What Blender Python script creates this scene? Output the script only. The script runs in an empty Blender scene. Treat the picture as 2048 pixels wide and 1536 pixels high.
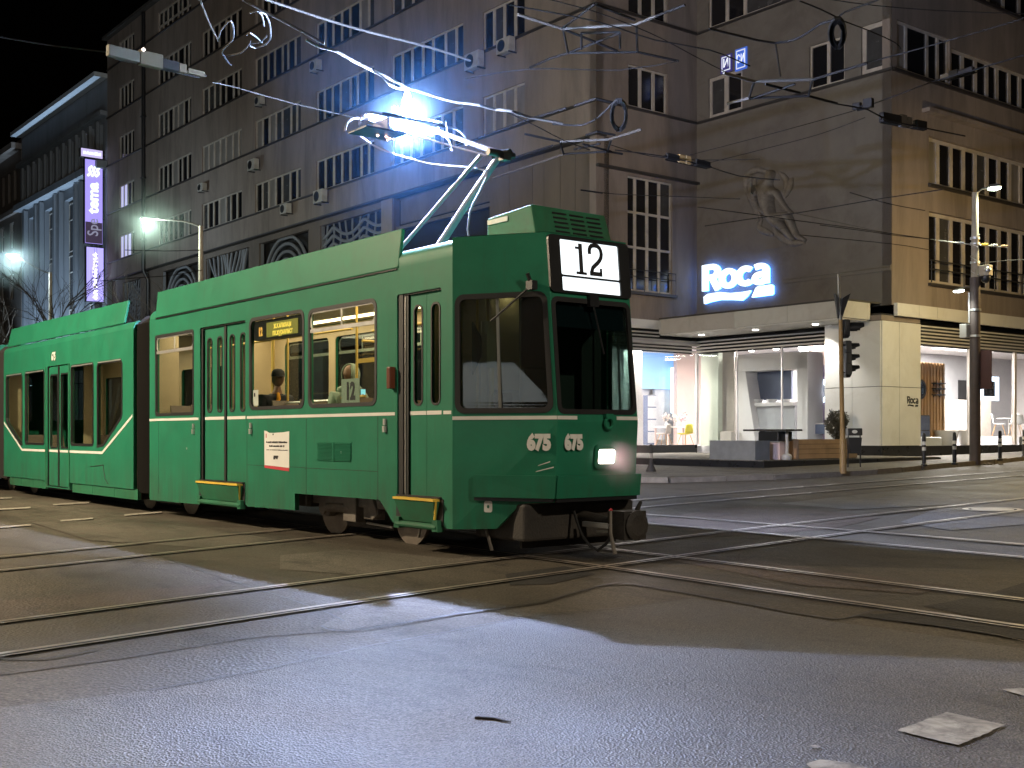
import bpy, bmesh, math, random
from mathutils import Vector, Matrix
from mathutils.geometry import tessellate_polygon
SC = bpy.context.scene
COL = SC.collection
PI = math.pi
# ------------------------------------------------------------------ camera
FPX, CX, HY, CAMZ = 2330.0, 1024.0, 868.0, 1.38
cam = bpy.data.cameras.new('camera'); camo = bpy.data.objects.new('camera', cam); COL.objects.link(camo)
cam.sensor_width = 36.0; cam.lens = 36.0 * FPX / 2048.0; cam.shift_y = 100.0 / 2048.0
cam.clip_start = 0.1; cam.clip_end = 900.0
camo.location = (0, 0, CAMZ); camo.rotation_euler = (PI / 2, 0, 0)
SC.camera = camo
# ------------------------------------------------------------------ night sky
W = bpy.data.worlds.new('World'); SC.world = W; W.use_nodes = True
_n = W.node_tree.nodes; _bg = _n['Background']
_sky = _n.new('ShaderNodeTexSky'); _sky.sky_type = 'NISHITA'; _sky.sun_disc = False
_sky.sun_elevation = math.radians(-4.0); _sky.sun_rotation = math.radians(200.0); _sky.air_density = 1.5
W.node_tree.links.new(_sky.outputs[0], _bg.inputs[0]); _bg.inputs[1].default_value = 0.02
# ------------------------------------------------------------------ exposure
SC.view_settings.view_transform = 'Standard'; SC.view_settings.look = 'None'
SC.view_settings.exposure = 0.0; SC.view_settings.gamma = 1.0; SC.view_settings.use_curve_mapping = False
SC.render.engine = 'CYCLES'
cy = SC.cycles
cy.max_bounces = 6; cy.diffuse_bounces = 3; cy.glossy_bounces = 3; cy.transmission_bounces = 4; cy.transparent_max_bounces = 12
cy.caustics_reflective = False; cy.caustics_refractive = False; cy.sample_clamp_indirect = 4.0
cy.use_denoising = True; cy.use_light_tree = True
# ------------------------------------------------------------------ place: the frames everything stands in
GRADE = 0.015                                     # the street climbs gently towards the shop corner
UB = math.atan((CX + 800.0) / FPX)
U = Vector((math.sin(UB), -math.cos(UB), 0)); V = Vector((math.cos(UB), math.sin(UB), 0))
ROT = math.atan2(U.y, U.x)
def gz(X, Y): return GRADE * (V.x * X + V.y * Y)
def GR(x, y, dz=0.0):
    "point of the street surface (raised by dz) seen at photograph pixel x, y"
    k = GRADE * (V.x * (x - CX) / FPX + V.y) - (HY - y) / FPX
    Y = (CAMZ - dz) / k; X = (x - CX) / FPX * Y
    return Vector((X, Y, gz(X, Y) + dz))
def AT(x, y, Y): return Vector(((x - CX) / FPX * Y, Y, CAMZ + (HY - y) / FPX * Y))
def AZ(x, y, z): return AT(x, y, (z - CAMZ) * FPX / (HY - y))
TLAT, TLON = 6.9009, -9.8076                      # tram frame: near side plane and the corner behind the nose
TR0 = U * TLON + V * TLAT
BC = Vector((12.3785, 38.0, 0))                   # building frame: outer corner of the shop
def TW(s, t, z): return TR0 + U * s + V * t + Vector((0, 0, z))
def BW(a, d, z): return BC + U * a + V * d + Vector((0, 0, z))
def onT(x, y, t=0.0):
    dx, dy = (x - CX) / FPX, 1.0
    k = (TLAT + t) / (dx * V.x + dy * V.y); p = Vector((dx * k, k, 0))
    return p.dot(U) - TLON, CAMZ + (HY - y) / FPX * k
def onD(x, y, d):
    dx = (x - CX) / FPX; k = (BC.dot(V) + d) / (dx * V.x + V.y); p = Vector((dx * k, k, 0)) - BC
    return p.dot(U), CAMZ + (HY - y) / FPX * k
def onA(x, y, a):
    dx = (x - CX) / FPX; k = (BC.dot(U) + a) / (dx * U.x + U.y); p = Vector((dx * k, k, 0)) - BC
    return p.dot(V), CAMZ + (HY - y) / FPX * k
# ------------------------------------------------------------------ mesh helpers
class MB:
    def __init__(s): s.v = []; s.f = []; s.m = []
    def add(s, vs, fs, m=0):
        o = len(s.v); s.v += [tuple(q) for q in vs]
        for f in fs: s.f.append([i + o for i in f]); s.m.append(m)
        return s
    def quad(s, a, b, c, d, m=0): return s.add([a, b, c, d], [(0, 1, 2, 3)], m)
    def box(s, x0, y0, z0, x1, y1, z1, m=0):
        return s.add([(x0,y0,z0),(x1,y0,z0),(x1,y1,z0),(x0,y1,z0),(x0,y0,z1),(x1,y0,z1),(x1,y1,z1),(x0,y1,z1)],
                     [(3,2,1,0),(4,5,6,7),(0,1,5,4),(1,2,6,5),(2,3,7,6),(3,0,4,7)], m)
    def hexa(s, p, m=0):
        return s.add(p, [(3,2,1,0),(4,5,6,7),(0,1,5,4),(1,2,6,5),(2,3,7,6),(3,0,4,7)], m)
    def bar(s, a, b, w, h, m=0, up=(0, 0, 1)):
        a, b = Vector(a), Vector(b); d = (b - a).normalized(); x = d.cross(Vector(up))
        if x.length < 1e-4: x = d.cross(Vector((1, 0, 0)))
        x.normalize(); y = x.cross(d); x *= w / 2; y *= h / 2
        return s.hexa([a-x-y, a+x-y, a+x+y, a-x+y, b-x-y, b+x-y, b+x+y, b-x+y], m)
    def tube(s, pts, r, n=8, m=0, caps=True, closed=False):
        pts = [Vector(p) for p in pts]; N = len(pts); rs = r if isinstance(r, (list, tuple)) else [r] * N
        vs = []; up = None
        for i, p in enumerate(pts):
            a = pts[i-1] if (i or closed) else p; b = pts[(i+1) % N] if (i < N-1 or closed) else p
            d = (b - a).normalized()
            if up is None:
                up = Vector((0, 0, 1)) if abs(d.z) < 0.95 else Vector((1, 0, 0))
            x = d.cross(up)
            if x.length < 1e-3: x = d.cross(Vector((0.3, 1, 0.2)))
            x.normalize(); y = x.cross(d).normalized(); up = y
            for k in range(n):
                t = 2*PI*k/n; vs.append(p + x*(rs[i]*math.cos(t)) + y*(rs[i]*math.sin(t)))
        fs = []
        for i in range(N if closed else N-1):
            j = (i+1) % N
            for k in range(n): fs.append((i*n+k, i*n+(k+1) % n, j*n+(k+1) % n, j*n+k))
        if caps and not closed: fs.append(tuple(range(n))[::-1]); fs.append(tuple((N-1)*n+k for k in range(n)))
        return s.add(vs, fs, m)
    def lathe(s, c, prof, n=16, m=0, axis=None, sx=1.0, sy=1.0):
        c = Vector(c); ax = Vector(axis or (0, 0, 1)).normalized()
        x = ax.cross(Vector((0, 0, 1)))
        if x.length < 1e-3: x = Vector((1, 0, 0))
        x.normalize(); y = ax.cross(x); vs = []; fs = []
        for r, h in prof:
            for k in range(n):
                t = 2*PI*k/n; vs.append(c + ax*h + x*(r*sx*math.cos(t)) + y*(r*sy*math.sin(t)))
        for i in range(len(prof)-1):
            for k in range(n): fs.append((i*n+k, i*n+(k+1) % n, (i+1)*n+(k+1) % n, (i+1)*n+k))
        if prof[0][0] > 1e-4: fs.append(tuple(range(n))[::-1])
        if prof[-1][0] > 1e-4: fs.append(tuple((len(prof)-1)*n+k for k in range(n)))
        return s.add(vs, fs, m)
    def panel(s, outer, holes, fm, th, m=0, mr=None):
        "polygon with holes in 2D, mapped by fm(a, b, depth), th thick"
        loops = [list(outer)] + [list(h) for h in holes]
        tris = tessellate_polygon([[Vector((p[0], p[1], 0)) for p in l] for l in loops])
        flat = [p for l in loops for p in l]; n = len(flat)
        vs = [fm(p[0], p[1], 0.0) for p in flat] + [fm(p[0], p[1], th) for p in flat]
        s.add(vs, [tuple(t) for t in tris] + [tuple(i+n for i in t[::-1]) for t in tris], m)
        for l in loops:
            k = len(l); w = [fm(p[0], p[1], 0.0) for p in l] + [fm(p[0], p[1], th) for p in l]
            s.add(w, [(i, (i+1) % k, (i+1) % k+k, i+k) for i in range(k)], m if mr is None else mr)
        return s
    def gridwall(s, x0, x1, z0, z1, holes, fm, th, m=0, back=True):
        "rectangular wall with rectangular holes (x0, z0, x1, z1)"
        xs = sorted({x0, x1} | {h[0] for h in holes} | {h[2] for h in holes}); zs = sorted({z0, z1} | {h[1] for h in holes} | {h[3] for h in holes})
        for i in range(len(xs)-1):
            for j in range(len(zs)-1):
                cx, cz = (xs[i]+xs[i+1])/2, (zs[j]+zs[j+1])/2
                if any(h[0] < cx < h[2] and h[1] < cz < h[3] for h in holes): continue
                for o in ((0.0, th) if back else (0.0,)):
                    s.quad(fm(xs[i], zs[j], o), fm(xs[i+1], zs[j], o), fm(xs[i+1], zs[j+1], o), fm(xs[i], zs[j+1], o), m)
        for (a, b, c, d) in list(holes) + [(x0, z0, x1, z1)]:
            q = [(a, b), (c, b), (c, d), (a, d)]
            for k in range(4):
                p, r = q[k], q[(k+1) % 4]
                s.quad(fm(*p, 0.0), fm(*r, 0.0), fm(*r, th), fm(*p, th), m)
        return s
    def mesh(s, name, weld=True, smooth=None):
        me = bpy.data.meshes.new(name); me.from_pydata(s.v, [], s.f)
        me.polygons.foreach_set('material_index', s.m)
        bm = bmesh.new(); bm.from_mesh(me)
        if weld: bmesh.ops.remove_doubles(bm, verts=bm.verts, dist=1e-4)
        bmesh.ops.recalc_face_normals(bm, faces=bm.faces); bm.to_mesh(me); bm.free()
        if smooth is not None:
            me.shade_smooth(); me.set_sharp_from_angle(angle=math.radians(smooth))
        return me
    def build(s, name, mats, parent=None, smooth=None, bevel=0.0, weld=True):
        me = s.mesh(name, weld, smooth)
        for q in (mats if isinstance(mats, (list, tuple)) else [mats]): me.materials.append(q)
        o = bpy.data.objects.new(name, me); COL.objects.link(o)
        if parent is not None: o.parent = parent
        if bevel:
            b = o.modifiers.new('bevel', 'BEVEL'); b.width = bevel; b.segments = 2; b.limit_method = 'ANGLE'; b.angle_limit = math.radians(40)
        return o
def rrect(x0, y0, x1, y1, r, n=4):
    out = []
    for cx, cy_, a0 in ((x1-r, y1-r, 0), (x0+r, y1-r, 90), (x0+r, y0+r, 180), (x1-r, y0+r, 270)):
        for k in range(n+1):
            a = math.radians(a0 + 90*k/n); out.append((cx+r*math.cos(a), cy_+r*math.sin(a)))
    return out
def inset(poly, d):
    "shrink a convex counter-clockwise polygon"
    out = []; n = len(poly)
    for i in range(n):
        p0, p1, p2 = Vector(poly[i-1][:2]), Vector(poly[i][:2]), Vector(poly[(i+1) % n][:2])
        e1, e2 = (p1-p0), (p2-p1)
        if e1.length < 1e-6: e1 = e2
        if e2.length < 1e-6: e2 = e1
        n1 = Vector((-e1.y, e1.x)).normalized(); n2 = Vector((-e2.y, e2.x)).normalized()
        b = n1+n2; b = b/max(b.length_squared, 1e-3)*2; out.append((p1.x+b.x*d, p1.y+b.y*d))
    return out
def thing(name, label, cat, loc=(0, 0, 0), rz=0.0, group=None, parent=None):
    o = bpy.data.objects.new(name, None); COL.objects.link(o); o.empty_display_size = 0.2
    o.location = loc; o.rotation_euler = (0, 0, rz); o['label'] = label; o['category'] = cat
    if group: o['group'] = group
    return o
def tag(o, label, cat, group=None):
    o['label'] = label; o['category'] = cat
    if group: o['group'] = group
    return o
def struct(o, kind='structure'):
    o['kind'] = kind; return o
def copy_tree(o, parent=None):
    c = o.copy(); COL.objects.link(c)
    if parent is not None: c.parent = parent
    for ch in list(o.children): copy_tree(ch, c)
    return c
def text_mesh(txt, size, extrude, bold=0.0, align='CENTER', sx=1.0):
    cu = bpy.data.curves.new('lettering', 'FONT'); cu.body = txt; cu.size = size; cu.extrude = extrude; cu.offset = bold
    cu.align_x = align; cu.align_y = 'CENTER'; cu.resolution_u = 3
    o = bpy.data.objects.new('lettering', cu); COL.objects.link(o)
    bpy.context.view_layer.update()
    me = bpy.data.meshes.new_from_object(o.evaluated_get(bpy.context.evaluated_depsgraph_get()))
    bpy.data.objects.remove(o); bpy.data.curves.remove(cu)
    for v in me.vertices: v.co.x *= sx
    return me
def stroke(pts, w, step=0.04, taper=None):
    "outline of a smooth pen stroke, as one polygon"
    l = resample2([Vector((p[0], p[1], 0)) for p in pts], step) if len(pts) > 2 else [Vector((p[0], p[1], 0)) for p in pts]; n = len(l); A = []; B = []
    for i, p in enumerate(l):
        d = (l[min(i+1, n-1)]-l[max(i-1, 0)]).normalized(); q = Vector((-d.y, d.x, 0))*(w if taper is None else w*(1+(taper-1)*abs(2*i/(n-1)-1)))/2; A.append(p+q); B.append(p-q)
    return [(p.x, p.y) for p in A+B[::-1]]
def resample2(line, step):
    out = []; n = len(line)
    for i in range(n-1):
        p0, p1, p2, p3 = line[max(i-1, 0)], line[i], line[i+1], line[min(i+2, n-1)]; k = max(2, min(16, int((p2-p1).length/step)))
        for j in range(k):
            t = j/k; out.append(0.5*((2*p1)+(p2-p0)*t+(2*p0-5*p1+4*p2-p3)*t*t+(3*p1-p0-3*p2+p3)*t*t*t))
    out.append(line[-1]); return out
def name_strokes():
    "the four letters of the shop name as pen strokes; cap height 1"
    def arc(cx, cy, rx, ry, a0, a1, n=14): return [(cx+rx*math.cos(math.radians(a0+(a1-a0)*k/n)), cy+ry*math.sin(math.radians(a0+(a1-a0)*k/n))) for k in range(n+1)]
    R_ = [[(.11, 0), (.11, 1.0)], [(.10, .90)]+[(.32, .90)]+arc(.40, .70, .20, .20, 80, -80)+[(.32, .50), (.12, .50)], [(.38, .50), (.50, .24), (.62, 0)]]
    o_ = [arc(1.02, .37, .25, .28, 90, -180), arc(1.02, .37, .25, .28, 185, 85)]
    c_ = [arc(1.67, .37, .26, .28, 50, 310)]
    a_ = [[(2.02, .63), (2.12, .66), (2.22, .665), (2.32, .64), (2.40, .55), (2.41, .40), (2.41, .0)], arc(2.20, .21, .19, .145, 75, 290), [(2.20, .36), (2.30, .36), (2.41, .35)], [(2.22, .07), (2.32, .10), (2.41, .17)]]
    return [('R', R_), ('o', o_), ('c', c_), ('a', a_)]
def letters(name, txt, size, mat, origin, right, up, parent=None, extrude=0.004, bold=0.0, align='CENTER', sx=1.0):
    me = text_mesh(txt, size, extrude, bold, align, sx); me.name = name
    r = Vector(right).normalized(); u_ = Vector(up).normalized(); n = r.cross(u_)
    M = Matrix((r, u_, n)).transposed(); o3 = Vector(origin)
    for v in me.vertices: v.co = M @ v.co + o3
    me.materials.clear(); me.materials.append(mat)
    o = bpy.data.objects.new(name, me); COL.objects.link(o)
    if parent is not None: o.parent = parent
    return o
# ------------------------------------------------------------------ materials
def mat(name, col, rough=0.6, metal=0.0, var=0.15, scale=3.0, bump=0.0, bscale=40.0, coat=0.0, streak=0.0, spec=0.5, dirt=None, dscale=1.2, damt=0.5, dmin=0.48):
    m = bpy.data.materials.new(name); m.use_nodes = True; nt = m.node_tree; N = nt.nodes; L = nt.links
    b = N['Principled BSDF']; b.inputs['Roughness'].default_value = rough; b.inputs['Metallic'].default_value = metal
    b.inputs['Specular IOR Level'].default_value = spec
    if coat: b.inputs['Coat Weight'].default_value = coat; b.inputs['Coat Roughness'].default_value = 0.12
    tc = N.new('ShaderNodeTexCoord')
    nz = N.new('ShaderNodeTexNoise'); nz.inputs['Scale'].default_value = scale; nz.inputs['Detail'].default_value = 6.0; nz.inputs['Roughness'].default_value = 0.65
    if streak:
        mp = N.new('ShaderNodeMapping'); mp.inputs['Scale'].default_value = (1.0, 1.0, 1.0/streak); L.new(tc.outputs['Object'], mp.inputs[0]); L.new(mp.outputs[0], nz.inputs['Vector'])
    else: L.new(tc.outputs['Object'], nz.inputs['Vector'])
    mr = N.new('ShaderNodeMapRange'); mr.inputs['From Min'].default_value = 0.25; mr.inputs['From Max'].default_value = 0.75
    mr.inputs['To Min'].default_value = 1.0-var; mr.inputs['To Max'].default_value = 1.0+var; L.new(nz.outputs[0], mr.inputs[0])
    mx = N.new('ShaderNodeMix'); mx.data_type = 'RGBA'; mx.blend_type = 'MULTIPLY'; mx.inputs[0].default_value = 1.0
    mx.inputs[6].default_value = (*col, 1); L.new(mr.outputs[0], mx.inputs[7]); out = mx.outputs[2]
    if dirt is not None:
        n2 = N.new('ShaderNodeTexNoise'); n2.inputs['Scale'].default_value = dscale; n2.inputs['Detail'].default_value = 7.0; n2.inputs['Roughness'].default_value = 0.7; n2.inputs['Distortion'].default_value = 0.6
        mp2 = N.new('ShaderNodeMapping'); mp2.inputs['Location'].default_value = (7.3, 1.7, 3.1)
        if streak: mp2.inputs['Scale'].default_value = (1.0, 1.0, 1.0/(streak*1.5))
        L.new(tc.outputs['Object'], mp2.inputs[0]); L.new(mp2.outputs[0], n2.inputs['Vector'])
        r2 = N.new('ShaderNodeMapRange'); r2.inputs['From Min'].default_value = dmin; r2.inputs['From Max'].default_value = dmin+0.24; r2.inputs['To Max'].default_value = damt
        L.new(n2.outputs[0], r2.inputs[0])
        m2 = N.new('ShaderNodeMix'); m2.data_type = 'RGBA'; L.new(r2.outputs[0], m2.inputs[0]); L.new(out, m2.inputs[6]); m2.inputs[7].default_value = (*dirt, 1); out = m2.outputs[2]
    L.new(out, b.inputs['Base Color'])
    rr = N.new('ShaderNodeMapRange'); rr.inputs['To Min'].default_value = max(rough-0.12, 0.03); rr.inputs['To Max'].default_value = min(rough+0.12, 1.0)
    L.new(nz.outputs[0], rr.inputs[0]); L.new(rr.outputs[0], b.inputs['Roughness'])
    if bump:
        n3 = N.new('ShaderNodeTexNoise'); n3.inputs['Scale'].default_value = bscale; n3.inputs['Detail'].default_value = 4.0; L.new(tc.outputs['Object'], n3.inputs['Vector'])
        bp = N.new('ShaderNodeBump'); bp.inputs['Strength'].default_value = bump; bp.inputs['Distance'].default_value = 0.02
        L.new(n3.outputs[0], bp.inputs['Height']); L.new(bp.outputs[0], b.inputs['Normal'])
    return m
def emit(name, col, s, base=0.0):
    m = bpy.data.materials.new(name); m.use_nodes = True; b = m.node_tree.nodes['Principled BSDF']
    b.inputs['Base Color'].default_value = (*[min(1.0, c*0.8) for c in col], 1); b.inputs['Emission Color'].default_value = (*col, 1); b.inputs['Emission Strength'].default_value = s
    b.inputs['Roughness'].default_value = 0.4
    return m
def glass(name, tint=(0.85, 0.9, 0.88), refl=1.0, rough=0.02, wave=0.0):
    m = bpy.data.materials.new(name); m.use_nodes = True; nt = m.node_tree; N = nt.nodes; L = nt.links
    N.remove(N['Principled BSDF']); out = N['Material Output']
    tr = N.new('ShaderNodeBsdfTransparent'); tr.inputs[0].default_value = (*tint, 1)
    gl = N.new('ShaderNodeBsdfGlossy'); gl.inputs['Roughness'].default_value = rough
    lw = N.new('ShaderNodeLayerWeight'); lw.inputs['Blend'].default_value = 0.5
    pw_ = N.new('ShaderNodeMath'); pw_.operation = 'POWER'; pw_.inputs[1].default_value = 5.0; L.new(lw.outputs['Facing'], pw_.inputs[0])
    ma = N.new('ShaderNodeMath'); ma.operation = 'MULTIPLY_ADD'; ma.inputs[1].default_value = 0.9; ma.inputs[2].default_value = 0.045 * refl; L.new(pw_.outputs[0], ma.inputs[0])
    if wave:
        nz = N.new('ShaderNodeTexNoise'); nz.inputs['Scale'].default_value = 1.7; bp = N.new('ShaderNodeBump'); bp.inputs['Strength'].default_value = wave; bp.inputs['Distance'].default_value = 0.02
        tc = N.new('ShaderNodeTexCoord'); L.new(tc.outputs['Object'], nz.inputs[0]); L.new(nz.outputs[0], bp.inputs['Height']); L.new(bp.outputs[0], gl.inputs['Normal'])
    mx = N.new('ShaderNodeMixShader'); L.new(ma.outputs[0], mx.inputs[0]); L.new(tr.outputs[0], mx.inputs[1]); L.new(gl.outputs[0], mx.inputs[2]); L.new(mx.outputs[0], out.inputs[0])
    return m
M = {}
def tram_paint(name, col, grime):
    m = mat(name, col, 0.52, var=0.14, scale=2.2, coat=0.06, spec=0.22, dirt=(col[0]*1.5, col[1]*.66, col[2]*.72), dscale=1.6, damt=0.45)
    nt = m.node_tree; N = nt.nodes; L = nt.links; b = N['Principled BSDF']; src = b.inputs['Base Color'].links[0].from_socket
    tc = N.new('ShaderNodeTexCoord'); sp = N.new('ShaderNodeSeparateXYZ'); L.new(tc.outputs['Object'], sp.inputs[0])
    h = N.new('ShaderNodeMapRange'); h.inputs['From Min'].default_value = 1.15; h.inputs['From Max'].default_value = 0.35; L.new(sp.outputs['Z'], h.inputs[0])     # road dirt thrown up from the wheels
    mp = N.new('ShaderNodeMapping'); mp.inputs['Scale'].default_value = (7, 7, 0.8); L.new(tc.outputs['Object'], mp.inputs[0])
    nz = N.new('ShaderNodeTexNoise'); nz.inputs['Scale'].default_value = 1.0; nz.inputs['Detail'].default_value = 7; nz.inputs['Roughness'].default_value = .7; L.new(mp.outputs[0], nz.inputs['Vector'])
    r = N.new('ShaderNodeMapRange'); r.inputs['From Min'].default_value = .35; r.inputs['From Max'].default_value = .75; L.new(nz.outputs[0], r.inputs[0])
    a = N.new('ShaderNodeMath'); a.operation = 'MULTIPLY'; L.new(h.outputs[0], a.inputs[0]); L.new(r.outputs[0], a.inputs[1])
    r2 = N.new('ShaderNodeMapRange'); r2.inputs['From Min'].default_value = .56; r2.inputs['From Max'].default_value = .72; r2.inputs['To Max'].default_value = .32; L.new(nz.outputs[0], r2.inputs[0])
    mx = N.new('ShaderNodeMath'); mx.operation = 'MAXIMUM'; L.new(a.outputs[0], mx.inputs[0]); L.new(r2.outputs[0], mx.inputs[1])
    k = N.new('ShaderNodeMix'); k.data_type = 'RGBA'; L.new(mx.outputs[0], k.inputs[0]); L.new(src, k.inputs[6]); k.inputs[7].default_value = (*grime, 1); L.new(k.outputs[2], b.inputs['Base Color'])
    wv = N.new('ShaderNodeTexNoise'); wv.inputs['Scale'].default_value = 2.6; wv.inputs['Detail'].default_value = 2; L.new(tc.outputs['Object'], wv.inputs['Vector'])
    bp = N.new('ShaderNodeBump'); bp.inputs['Strength'].default_value = .25; bp.inputs['Distance'].default_value = .02; L.new(wv.outputs[0], bp.inputs['Height']); L.new(bp.outputs[0], b.inputs['Normal']); L.new(bp.outputs[0], b.inputs['Coat Normal'])
    return m
M['green'] = tram_paint('tram_green', (0.018, 0.185, 0.104), (0.045, 0.08, 0.052))
M['green2'] = mat('tram_green_faded', (0.028, 0.15, 0.08), 0.6, spec=0.2, var=0.2, scale=4.0, dirt=(0.05, 0.07, 0.04), damt=0.6)
M['rubber'] = mat('rubber', (0.012, 0.012, 0.013), 0.55, var=0.2)
M['black'] = mat('black_paint', (0.014, 0.015, 0.017), 0.4, var=0.2)
M['under'] = mat('underframe_grime', (0.03, 0.027, 0.024), 0.75, var=0.4, bump=0.4, dirt=(0.07, 0.055, 0.04), damt=0.6)
M['steelw'] = mat('wheel_steel', (0.20, 0.17, 0.14), 0.5, metal=0.6, var=0.35, dirt=(0.06, 0.045, 0.03))
M['grime'] = mat('bogie_paint', (0.20, 0.18, 0.155), 0.7, var=0.4, dirt=(0.04, 0.03, 0.025), damt=0.8)
M['white'] = mat('white_paint', (0.72, 0.72, 0.68), 0.5, var=0.08)
M['alu'] = mat('aluminium', (0.62, 0.62, 0.60), 0.38, metal=0.7, var=0.12)
M['yellow'] = mat('yellow_edge', (0.72, 0.50, 0.07), 0.5, var=0.15)
M['red'] = mat('red_print', (0.55, 0.05, 0.07), 0.5, var=0.1)
M['paper'] = mat('paper', (0.72, 0.73, 0.70), 0.8, var=0.06)
M['ink'] = mat('black_ink', (0.02, 0.02, 0.025), 0.6, var=0.05)
M['beige'] = mat('interior_panel', (0.55, 0.44, 0.28), 0.5, var=0.1)
M['ceil'] = mat('interior_ceiling', (0.66, 0.60, 0.48), 0.6, var=0.06)
M['floor'] = mat('interior_floor', (0.06, 0.055, 0.05), 0.6, var=0.2)
M['seat'] = mat('seat_shell', (0.16, 0.12, 0.09), 0.45, var=0.15)
M['pole_y'] = mat('grab_pole_yellow', (0.68, 0.46, 0.12), 0.4, var=0.08)
M['cabgrey'] = mat('cab_grey', (0.16, 0.17, 0.16), 0.6, var=0.15)
M['glass'] = glass('tram_glass', (0.86, 0.90, 0.87), 1.0, 0.015, 0.05)
M['glassdark'] = glass('cab_glass', (0.50, 0.58, 0.56), 1.15, 0.015, 0.08)
M['warm'] = emit('interior_light', (1.0, 0.78, 0.45), 9.0)
M['signw'] = emit('sign_white', (0.86, 0.95, 1.0), 1.5)
M['head'] = emit('headlight_glow', (1.0, 0.82, 0.78), 14.0)
M['amber'] = emit('amber_display', (0.85, 0.75, 0.12), 0.28)
M['amber2'] = emit('amber_digit', (0.95, 0.55, 0.12), 0.4)
M['dispback'] = emit('display_back', (0.30, 0.30, 0.06), 0.16)
M['orange'] = mat('orange_lens', (0.14, 0.035, 0.012), 0.4, var=0.05)
# ================================================================== GROUND
def asphalt(name, c1, c2, grain=220.0, gb=0.5, rough=(0.5, 0.8), fleck=0.0, streakdir=True, spec=0.35):
    m = bpy.data.materials.new(name); m.use_nodes = True; nt = m.node_tree; N = nt.nodes; L = nt.links; b = N['Principled BSDF']; b.inputs['Specular IOR Level'].default_value = spec
    tc = N.new('ShaderNodeTexCoord'); rot = N.new('ShaderNodeMapping'); rot.inputs['Rotation'].default_value = (0, 0, -ROT); L.new(tc.outputs['Object'], rot.inputs[0])
    st = N.new('ShaderNodeMapping'); st.inputs['Scale'].default_value = (0.35, 1.0, 1.0); L.new(rot.outputs[0], st.inputs[0])
    big = N.new('ShaderNodeTexNoise'); big.inputs['Scale'].default_value = 0.55; big.inputs['Detail'].default_value = 8; big.inputs['Roughness'].default_value = 0.68; big.inputs['Distortion'].default_value = 0.5
    L.new(st.outputs[0] if streakdir else rot.outputs[0], big.inputs['Vector'])
    fin = N.new('ShaderNodeTexNoise'); fin.inputs['Scale'].default_value = grain * 0.35; fin.inputs['Detail'].default_value = 3; L.new(tc.outputs['Object'], fin.inputs['Vector'])
    vor = N.new('ShaderNodeTexVoronoi'); vor.inputs['Scale'].default_value = grain * 0.28; L.new(tc.outputs['Object'], vor.inputs['Vector'])
    r = N.new('ShaderNodeMapRange'); r.inputs['From Min'].default_value = 0.32; r.inputs['From Max'].default_value = 0.68; L.new(big.outputs[0], r.inputs[0])
    mx = N.new('ShaderNodeMix'); mx.data_type = 'RGBA'; mx.inputs[6].default_value = (*c1, 1); mx.inputs[7].default_value = (*c2, 1); L.new(r.outputs[0], mx.inputs[0])
    r2 = N.new('ShaderNodeMapRange'); r2.inputs['From Min'].default_value = 0.3; r2.inputs['From Max'].default_value = 0.7; r2.inputs['To Min'].default_value = 0.55; r2.inputs['To Max'].default_value = 1.45; L.new(fin.outputs[0], r2.inputs[0])
    m2 = N.new('ShaderNodeMix'); m2.data_type = 'RGBA'; m2.blend_type = 'MULTIPLY'; m2.inputs[0].default_value = 1.0; L.new(mx.outputs[2], m2.inputs[6]); L.new(r2.outputs[0], m2.inputs[7])
    hsv = N.new('ShaderNodeMix'); hsv.data_type = 'RGBA'; hsv.blend_type = 'MULTIPLY'; hsv.inputs[0].default_value = 0.35 + fleck; L.new(m2.outputs[2], hsv.inputs[6])
    bw = N.new('ShaderNodeRGBToBW'); L.new(vor.outputs['Color'], bw.inputs[0]); r3 = N.new('ShaderNodeMapRange'); r3.inputs['To Min'].default_value = 0.5; r3.inputs['To Max'].default_value = 1.6; L.new(bw.outputs[0], r3.inputs[0]); L.new(r3.outputs[0], hsv.inputs[7])
    oil = N.new('ShaderNodeTexNoise'); oil.inputs['Scale'].default_value = 1.3; oil.inputs['Detail'].default_value = 9; oil.inputs['Roughness'].default_value = 0.75; oil.inputs['Distortion'].default_value = 1.2
    om = N.new('ShaderNodeMapping'); om.inputs['Location'].default_value = (3.1, 8.7, 0); om.inputs['Scale'].default_value = (0.45, 1.0, 1.0); L.new(rot.outputs[0], om.inputs[0]); L.new(om.outputs[0], oil.inputs['Vector'])
    r5 = N.new('ShaderNodeMapRange'); r5.inputs['From Min'].default_value = 0.50; r5.inputs['From Max'].default_value = 0.68; r5.inputs['To Min'].default_value = 1.0; r5.inputs['To Max'].default_value = 0.45; L.new(oil.outputs[0], r5.inputs[0])
    st2 = N.new('ShaderNodeMix'); st2.data_type = 'RGBA'; st2.blend_type = 'MULTIPLY'; st2.inputs[0].default_value = 1.0; L.new(hsv.outputs[2], st2.inputs[6]); L.new(r5.outputs[0], st2.inputs[7])
    L.new(st2.outputs[2], b.inputs['Base Color'])
    rr = N.new('ShaderNodeMapRange'); rr.inputs['From Min'].default_value = 0.3; rr.inputs['From Max'].default_value = 0.7; rr.inputs['To Min'].default_value = rough[0]; rr.inputs['To Max'].default_value = rough[1]; L.new(big.outputs[0], rr.inputs[0]); L.new(rr.outputs[0], b.inputs['Roughness'])
    ad = N.new('ShaderNodeMath'); ad.operation = 'ADD'; L.new(fin.outputs[0], ad.inputs[0]); L.new(vor.outputs['Distance'], ad.inputs[1])
    bp = N.new('ShaderNodeBump'); bp.inputs['Strength'].default_value = gb; bp.inputs['Distance'].default_value = 0.012; L.new(ad.outputs[0], bp.inputs['Height']); L.new(bp.outputs[0], b.inputs['Normal'])
    return m
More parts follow.
